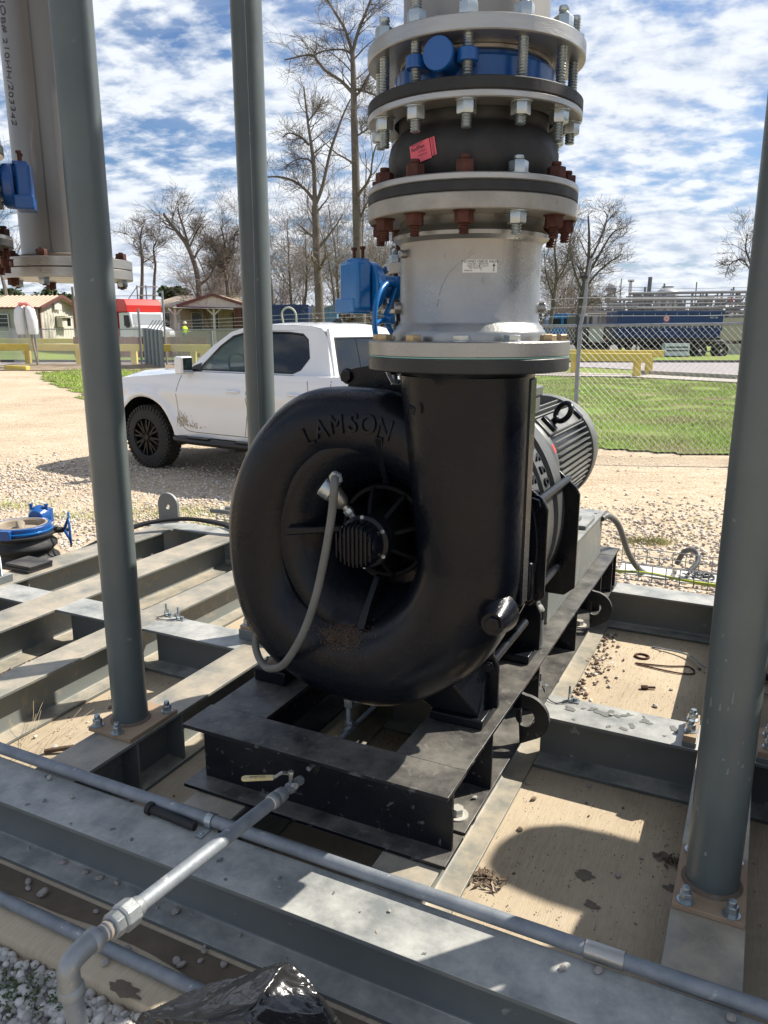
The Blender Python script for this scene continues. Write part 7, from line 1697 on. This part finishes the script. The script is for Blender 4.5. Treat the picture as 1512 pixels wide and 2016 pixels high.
for i in range(150):      # small fittings, ladders, handrails
    u = random.uniform(1065, 1470); v = random.uniform(600, 650); w = random.uniform(.3, 2.2); h = random.uniform(.2, 2.0)
    if random.random() < .5: w *= .2; h *= 2.2
    x, z = px(u), max(.2, pz(v)); y = Yp-2+random.uniform(-4, 6); m.box(x, x+w, y, y+.4, z, z+h)
m.build('pipe_fittings', PM, pr_, kind='stuff')
m = M()
for i in range(120):
    u = random.uniform(1065, 1470); v = random.uniform(604, 652); w = random.uniform(.3, 3.0); h = random.uniform(.3, 2.4); x, z = px(u), max(.1, pz(v)-1); y = Yp+random.uniform(0, 12); m.box(x, x+w, y, y+.4, z, z+h)
m.build('plant_clutter', PMD, pr_, kind='stuff')
m = M(); m.box(px(1358), px(1359), Yp-8.6, Yp-8.4, pz(600), pz(594)); m.cyl((px(1396), Yp-8, pz(583)), (px(1398), Yp-8, pz(604)), .3, n=10); m.build('red_marker', RED2, pr_)
# light poles, lines
def pole(u, v, Y, r_, label, mt=GALV, base=0.):
    p = wy(u, v, Y); m = M(); m.tube([(p.x, Y, base), (p.x, Y, p.z)], [r_, r_*.6], 10); tag(m.build('pole', mt, None, WORLD, smooth=60), label, 'pole')
DP = mat('weathered_pole', (.16, .14, .12), .8)
pole(142, 565, 50, .12, 'brown pole standing between the left column and the site office gable', DP); pole(102, 560, 60, .045, 'thin pole in front of the site office roof', DP); pole(8, 560, 60, .10, 'thin pole at the far left over the site office roof', DP)
pole(172, 575, 58, .04, 'slim mast just left of the left column', DP)
pw = thing('power_line', 'thin power lines sagging across the sky at far left', 'power line', (-40, 120, 8), WORLD)
for v in (578, 586, 592):
    a_, b_ = wy(-60, v-6, 120), wy(480, v+2, 120); m = M(); m.tube([a_, (a_+b_)/2-Vector((0, 0, .5)), b_], .03, 4); m.build('line', CABLE, pw)
pw = thing('power_line', 'thin power lines crossing the sky over the blue trailer', 'power line', (40, 120, 8), WORLD)
for v in (560, 566):
    a_, b_ = wy(1100, v, 120), wy(1560, v+4, 120); m = M(); m.tube([a_, (a_+b_)/2-Vector((0, 0, .5)), b_], .025, 4); m.build('line', CABLE, pw)
# dark distant tree line so the horizon is never bare
def hedge(name, x0, x1, y, h, n, c0, c1):
    x = rng.uniform(x0, x1, n); yy = y+rng.uniform(-4, 4, n); top = h*(.55+.45*np.array([abs(noise.noise((q*.06, 1, 1)))+.5*abs(noise.noise((q*.25, 3, 1))) for q in x]).clip(0, .9)/.7)
    z = rng.uniform(0, 1, n)**.7*top; s = rng.uniform(.15, .6, n); a = rng.uniform(0, pi, n); b_ = rng.uniform(-1, 1, n)
    e1 = np.stack([np.cos(a), np.sin(a), 0*a], 1)*s[:, None]; e2 = np.stack([-np.sin(a)*b_*.5, np.cos(a)*b_*.5, np.ones(n)], 1)*s[:, None]; P = np.stack([x, yy, z], 1)
    V = np.stack([P-e1, P+e2, P+e1, P-e2*.6], 1).reshape(-1, 3); mt = stone_mat(name, c0, tuple((p+q)/2 for p, q in zip(c0, c1)), c1)
    rnd_mesh(name, V, np.arange(4*n).reshape(-1, 4), mt, kind='stuff')
hedge('distant_woods', -190, -22, 190, 9, 26000, (.05, .055, .045), (.12, .11, .09)); hedge('distant_woods', -30, 200, 230, 9, 20000, (.07, .07, .06), (.15, .14, .12))
hedge('roadside_brush', -22, 6, 66, 3.6, 9000, (.07, .05, .035), (.20, .15, .11))
hedge('roadside_brush', 10, 60, 70, 2.2, 7000, (.06, .055, .04), (.16, .14, .11))
# ============================================================ bare winter trees
def seg_arrays(segs, sides=3):
    P0 = np.array([s[0] for s in segs]); P1 = np.array([s[1] for s in segs]); R0 = np.array([s[2] for s in segs]); R1 = np.array([s[3] for s in segs])
    D = P1-P0; D /= np.maximum(np.linalg.norm(D, axis=1), 1e-6)[:, None]; up = np.where(np.abs(D[:, 2:3]) > .9, np.array([[1., 0, 0]]), np.array([[0, 0, 1.]])); U = np.cross(D, up); U /= np.linalg.norm(U, axis=1)[:, None]; W_ = np.cross(D, U)
    V = []
    for P, R_ in ((P0, R0), (P1, R1)):
        for k in range(sides): a = 2*pi*k/sides; V.append(P+(U*cos(a)+W_*sin(a))*R_[:, None])
    V = np.stack(V, 1); n = len(segs); F = []
    for k in range(sides): F.append([k, (k+1) % sides, sides+(k+1) % sides, sides+k])
    F = (np.array(F)[None]+(np.arange(n)*2*sides)[:, None, None]).reshape(-1, 4); return V.reshape(-1, 3), F
def grow_tree(base, height, r0, seed, lean=(0, 0), levels=3, forks=(), spread=1.0, first=.35, twig=.012, dens=1.0, updr=.25, pts=None):
    rs = random.Random(seed); trunk = []; br = []
    def branch(p, d, L, r, lv):
        n = max(4, int(5+L*.6)) if lv < 3 else 3; q = Vector(p); dd = Vector(d).normalized(); st = L/n; nodes = []
        cw = .22+.10*lv
        for i in range(n):
            dd = (dd+Vector((rs.gauss(0, cw), rs.gauss(0, cw), rs.gauss(0, cw)*.6+updr*.25))*.45).normalized(); nq = q+dd*st
            ra = r*(1-.78*i/n); rb_ = r*(1-.78*(i+1)/n); (trunk if lv == 0 else br).append((tuple(q), tuple(nq), max(ra, twig*.6), max(rb_, twig*.45), lv)); nodes.append((nq.copy(), dd.copy(), rb_, (i+1)/n)); q = nq
        if lv >= levels: return
        kids_ = {0: 13, 1: 7, 2: 5, 3: 4, 4: 3}[min(lv, 4)]*dens
        kids_ = int(kids_+rs.random())
        for k in range(kids_):
            f = rs.uniform(first if lv == 0 else .25, 1.0); i = min(n-1, int(f*n)); c, dq, rr, ff = nodes[i]; c = c-dq*st*rs.random()
            az = rs.uniform(0, 2*pi); ang = rs.uniform(.45, 1.15)*spread; o = dq.orthogonal().normalized(); o2 = dq.cross(o); nd = dq*cos(ang)+(o*cos(az)+o2*sin(az))*sin(ang)
            nd.z = nd.z*.8+.12
            nl = L*rs.uniform(.38, .72)*(1.0-.45*ff if lv == 0 else 1); nl = max(nl, .55); branch(c, nd, nl, max(rr*rs.uniform(.30, .55), twig*(.9 if lv < 2 else .6)), lv+1)
    d0 = Vector((lean[0], lean[1], 1)).normalized()
    if pts:      # explicit main limbs: list of (points, r0, r1)
        for (pp, ra, rb_) in pts:
            B = bez(pp, 4); n = len(B)
            for i in range(n-1):
                wob = Vector((rs.gauss(0, .03), rs.gauss(0, .03), 0)); r_a = ra+(rb_-ra)*i/n; r_b = ra+(rb_-ra)*(i+1)/n; trunk.append((tuple(B[i]), tuple(B[i+1]), r_a, r_b, 0))
            LL = (B[-1]-B[0]).length
            for k in range(int(15*dens)):
                i = rs.randrange(int(n*first), n-1); dq = (B[i+1]-B[i]).normalized(); az = rs.uniform(0, 2*pi); ang = rs.uniform(.5, 1.2)*spread; o = dq.orthogonal().normalized(); o2 = dq.cross(o); nd = dq*cos(ang)+(o*cos(az)+o2*sin(az))*sin(ang); nd.z = nd.z*.8+.12
                branch(B[i], nd, LL*rs.uniform(.14, .36), max((ra+(rb_-ra)*i/n)*rs.uniform(.3, .55), twig), 1)
    else: branch(base, d0, height, r0, 0)
    return trunk, br
BARK = mat('grey_brown_bark', (.095, .080, .068), .9, 0, (.15, .13, .11), 2, .02, 8); TWIG = mat('twig_bark', (.11, .09, .075), .9, 0, (.16, .135, .115), 1); TWIGF = mat('pale_twig_bark', (.18, .15, .13), .9, 0, (.25, .21, .18), 1)
def tree(label, u, v0, Y, vtop, r0, seed, lean=(0, 0), tw=TWIG, zb=None, **kw):
    b = wy(u, v0, Y); h = wy(u, vtop, Y).z-b.z; zb = 0 if zb is None else zb
    pts = kw.pop('pts', None)
    if pts: pts = [([wy(q[0], q[1], Y+(q[2] if len(q) > 2 else 0)) for q in P], ra*.72, rb_*.7) for P, ra, rb_ in pts]
    tr_, br = grow_tree((b.x, Y, zb), h+b.z-zb, r0, seed, lean, pts=pts, **kw)
    t = thing('bare_tree', label, 'tree', (b.x, Y, 0), WORLD, 'bare winter trees beyond the fence')
    V, F = seg_arrays(tr_, 8); V -= np.array([b.x, Y, 0]); o = rnd_mesh('trunk', V, F, BARK, smooth=True); o.parent = t
    V, F = seg_arrays(br, 3); V -= np.array([b.x, Y, 0]); o = rnd_mesh('crown', V, F, tw); o.parent = t; return len(br)
nb = 0
nb += tree('tallest bare tree, its trunk rising straight just left of the blower stack', 706, 640, 46, -30, .42, 3, pts=[([(712, 660), (707, 560), (703, 450), (700, 330), (697, 230), (696, 160), (694, 105)], .42, .17), ([(694, 105), (706, 60), (722, 20), (740, -30), (750, -90)], .14, .05), ([(694, 105), (680, 60), (660, 25), (640, -10), (622, -60)], .13, .05), ([(696, 185), (672, 160), (640, 138), (625, 120), (610, 108), (560, 118)], .14, .05), ([(696, 110), (676, 98), (640, 100), (612, 112)], .08, .04), ([(697, 175), (718, 180), (745, 190)], .10, .05), ([(699, 270), (722, 255), (740, 240)], .08, .04), ([(702, 450), (722, 400), (742, 390)], .1, .04)], first=.15, dens=.8, twig=.013)
nb += tree('forked bare tree left of the tallest one, splitting halfway up', 626, 640, 42, 150, .32, 5, pts=[([(632, 660), (627, 560), (623, 470), (620, 405)], .34, .24), ([(620, 405), (618, 330), (612, 280), (606, 240), (598, 170)], .17, .05), ([(620, 405), (634, 370), (650, 300), (665, 255), (676, 225), (690, 195)], .14, .04), ([(618, 395), (600, 372), (575, 355), (545, 348), (510, 350)], .12, .04), ([(608, 285), (592, 270), (570, 262), (556, 270)], .09, .03), ([(617, 320), (600, 312), (580, 316), (560, 330)], .07, .03), ([(606, 240), (612, 232), (625, 215), (636, 190)], .06, .03)], first=.15, dens=.75, twig=.012)
nb += tree('leaning bare tree between the two columns on the left', 390, 590, 60, 395, .28, 7, pts=[([(393, 600), (388, 540), (372, 490), (352, 460), (335, 440), (322, 420)], .30, .12), ([(376, 500), (362, 450), (352, 420), (350, 395)], .14, .04), ([(394, 560), (412, 545), (425, 520), (440, 500)], .14, .05), ([(372, 490), (385, 460), (398, 440)], .1, .04)], first=.3, dens=.8, twig=.017)
nb += tree('slim bare tree rising over the red truck', 279, 585, 70, 435, .22, 9, levels=3, twig=.02, pts=[([(278, 600), (280, 540), (279, 500), (276, 470), (281, 445)], .24, .06)], first=.3)
nb += tree('slim bare tree beside the ladder frame', 302, 590, 72, 470, .2, 10, levels=3, twig=.02, pts=[([(303, 600), (304, 550), (306, 520), (302, 490), (308, 475)], .22, .06)], first=.3)
nb += tree('bare tree just left of the middle column', 446, 600, 62, 440, .25, 12, levels=3, twig=.018, pts=[([(452, 600), (446, 550), (438, 520), (442, 480), (435, 445)], .26, .06), ([(446, 545), (430, 505), (415, 480)], .12, .04), ([(440, 520), (458, 490), (462, 460)], .12, .04)], first=.2)
nb += tree('bare tree at the far left behind the hanging stack', 18, 590, 60, 400, .22, 13, levels=3, twig=.017, spread=1.1)
for i, (u, vt, Y, lb) in enumerate(((548, 455, 64, 'low bare tree just right of the middle column'), (574, 430, 70, 'low bare tree second to the right of the middle column'), (596, 470, 60, 'low bare tree left of the forked trunk'), (652, 400, 66, 'bare tree right behind the forked trunk'), (668, 430, 58, 'bare tree between the forked trunk and the tallest trunk'), (735, 420, 64, 'bare tree mostly hidden behind the stack flanges'), (728, 300, 75, 'taller bare tree right behind the tallest trunk'), (420, 500, 78, 'faint bare tree behind the leaning one'))):
    nb += tree(lb, u, 640, Y, vt, .17, 40+i, levels=3, twig=.016, tw=TWIGF, spread=1.05, first=.2, dens=1.05)
nb += tree('broad bare tree right of the silver valve with fanning limbs', 1142, 645, 62, 412, .34, 21, pts=[([(1140, 660), (1143, 600), (1150, 560), (1158, 520), (1160, 470), (1158, 425)], .34, .08), ([(1143, 590), (1165, 550), (1195, 520), (1225, 500)], .15, .04), ([(1150, 555), (1178, 505), (1205, 460), (1225, 450)], .16, .04), ([(1146, 575), (1130, 530), (1122, 480), (1135, 430)], .14, .04), ([(1158, 520), (1182, 470), (1195, 430), (1190, 415)], .12, .04), ([(1142, 610), (1175, 590), (1215, 575)], .1, .03)], first=.2, dens=.85, twig=.017)
nb += tree('thinner bare tree between the silver valve and the fence post', 1085, 645, 58, 440, .2, 22, pts=[([(1082, 650), (1090, 590), (1096, 540), (1092, 490), (1100, 450)], .22, .06), ([(1093, 560), (1115, 520), (1120, 480)], .1, .04), ([(1090, 590), (1075, 540), (1072, 500)], .1, .04)], first=.2, dens=.8, twig=.016)
nb += tree('bare tree at the right edge behind the right column', 1486, 620, 70, 460, .22, 23, pts=[([(1490, 640), (1484, 560), (1478, 520), (1468, 490), (1472, 460)], .24, .05), ([(1482, 540), (1462, 512), (1438, 520), (1428, 545)], .1, .03), ([(1480, 530), (1498, 490), (1505, 450)], .12, .04)], first=.25, dens=.8, twig=.019)
# thicket of thin bare trunks: nobody could count them
tk_all = []
rs_ = random.Random(77)
for i in range(24):
    u = rs_.choice([rs_.uniform(525, 800)]*3+[rs_.uniform(385, 470), rs_.uniform(1060, 1120)]); Y = rs_.uniform(60, 85); b = wy(u, 640, Y); top = wy(u, rs_.uniform(455, 540) if u < 1000 else 520, Y).z
    a_, b_ = grow_tree((b.x, Y, .1), top, .10, 500+i, (rs_.uniform(-.1, .1), 0), levels=3, twig=.015, spread=.95, first=.08, dens=1.15); tk_all += a_+b_
V, F = seg_arrays(tk_all, 3); rnd_mesh('bare_thicket', V, F, TWIGF, kind='stuff')
# evergreens
LEAFM = stone_mat('evergreen_leaf', (.018, .035, .012), (.035, .06, .02), (.07, .10, .035))
def evergreen(label, u, v, Y, w, h, seed, n=5000):
    c = wy(u, v, Y); r2 = np.random.default_rng(seed); t = thing('evergreen_tree', label, 'tree', (c.x, Y, 0), WORLD)
    cl = [(r2.uniform(-w/2, w/2), r2.uniform(-2, 2), c.z-h*.5+r2.uniform(-.5, .5)*h*.8, r2.uniform(.16, .3)*h) for _ in range(16)]
    k = r2.integers(len(cl), size=n); C_ = np.array(cl)[k]; d = r2.normal(0, 1, (n, 3)); d /= np.linalg.norm(d, axis=1)[:, None]; P = np.stack([C_[:, 0], C_[:, 1], C_[:, 2]], 1)+d*(C_[:, 3]*r2.uniform(.6, 1.05, n))[:, None]
    s = r2.uniform(.06, .16, n)*Y/50; a = r2.uniform(0, pi, n); e1 = np.stack([np.cos(a), np.sin(a), r2.uniform(-.5, .5, n)], 1)*s[:, None]; e2 = np.cross(e1, d)*.9/np.maximum(np.linalg.norm(e1, axis=1), 1e-3)[:, None]*s[:, None]
    V = np.stack([P-e1, P+e2, P+e1, P-e2], 1).reshape(-1, 3); o = rnd_mesh('crown', V, np.arange(4*n).reshape(-1, 4), LEAFM); o.parent = t
    m = M(); m.tube([(c.x, Y, 0), (c.x+.2, Y, c.z-h*.3)], [.3, .12], 10); m.build('trunk', BARK, t)
evergreen('dark evergreen tree above the site office roof at far left', 40, 565, 75, 6.0, 3.6, 1, 7000); evergreen('dark low evergreen behind the brown pole at left', 130, 578, 80, 3.0, 2.4, 2, 3000); evergreen('small dark evergreen between the red truck and the porch building', 346, 562, 80, 2.3, 2.4, 3, 2500); evergreen('low dark evergreen behind the left column', 190, 580, 82, 2.5, 2.2, 4, 2500)
print('branches', nb)
# ============================================================ added copy of the blower, unseen right of the frame, placed to shade the slab
def copy_thing(o, dr, label):
    c = dup_tree(o); c.location = o.location + Vector((CA*dr, -SA*dr, 0)); c['label'] = label; return c
DRR = 1.80
copy_thing(ROW["bl"], DRR, 'added second black blower beyond the right column, unseen, placed to shade the slab'); copy_thing(ROW["bf"], DRR, 'added second black base frame under the added blower, unseen at right')
copy_thing(ROW["mo"], DRR, 'added second motor behind the added blower, unseen at right')
copy_thing(ROW["ck"], DRR, 'second silver check valve over the next blower, outside the picture at right'); copy_thing(ROW["j1"], DRR, 'added second rubber joint over the added blower, unseen at right'); copy_thing(ROW["v1"], DRR, 'added second blue valve over the added blower, unseen at right')

# horizontal silencer drum added out of view, shaped to throw a round shadow on the slab
hd = thing('shading_drum', 'horizontal grey silencer drum added unseen at right, shaped to shade the slab', 'shading', (.9, 3.82, 2.1))
m = M(); m.lathe((0, 3.82, 2.40), [(0, .86), (.07, .87), (.12, .90), (.155, .96), (.165, 1.04), (.17, 1.1), (.17, 3.3), (.15, 3.45), (0, 3.5)], 'r', 48); m.build('shell', PCOL, hd, smooth=60)
for r_ in (1.3, 2.9):
    m = M(); m.box(r_-.04, r_+.04, 3.72, 3.92, ZT+.31, 2.14); m.build('support_leg', PCOL, hd)
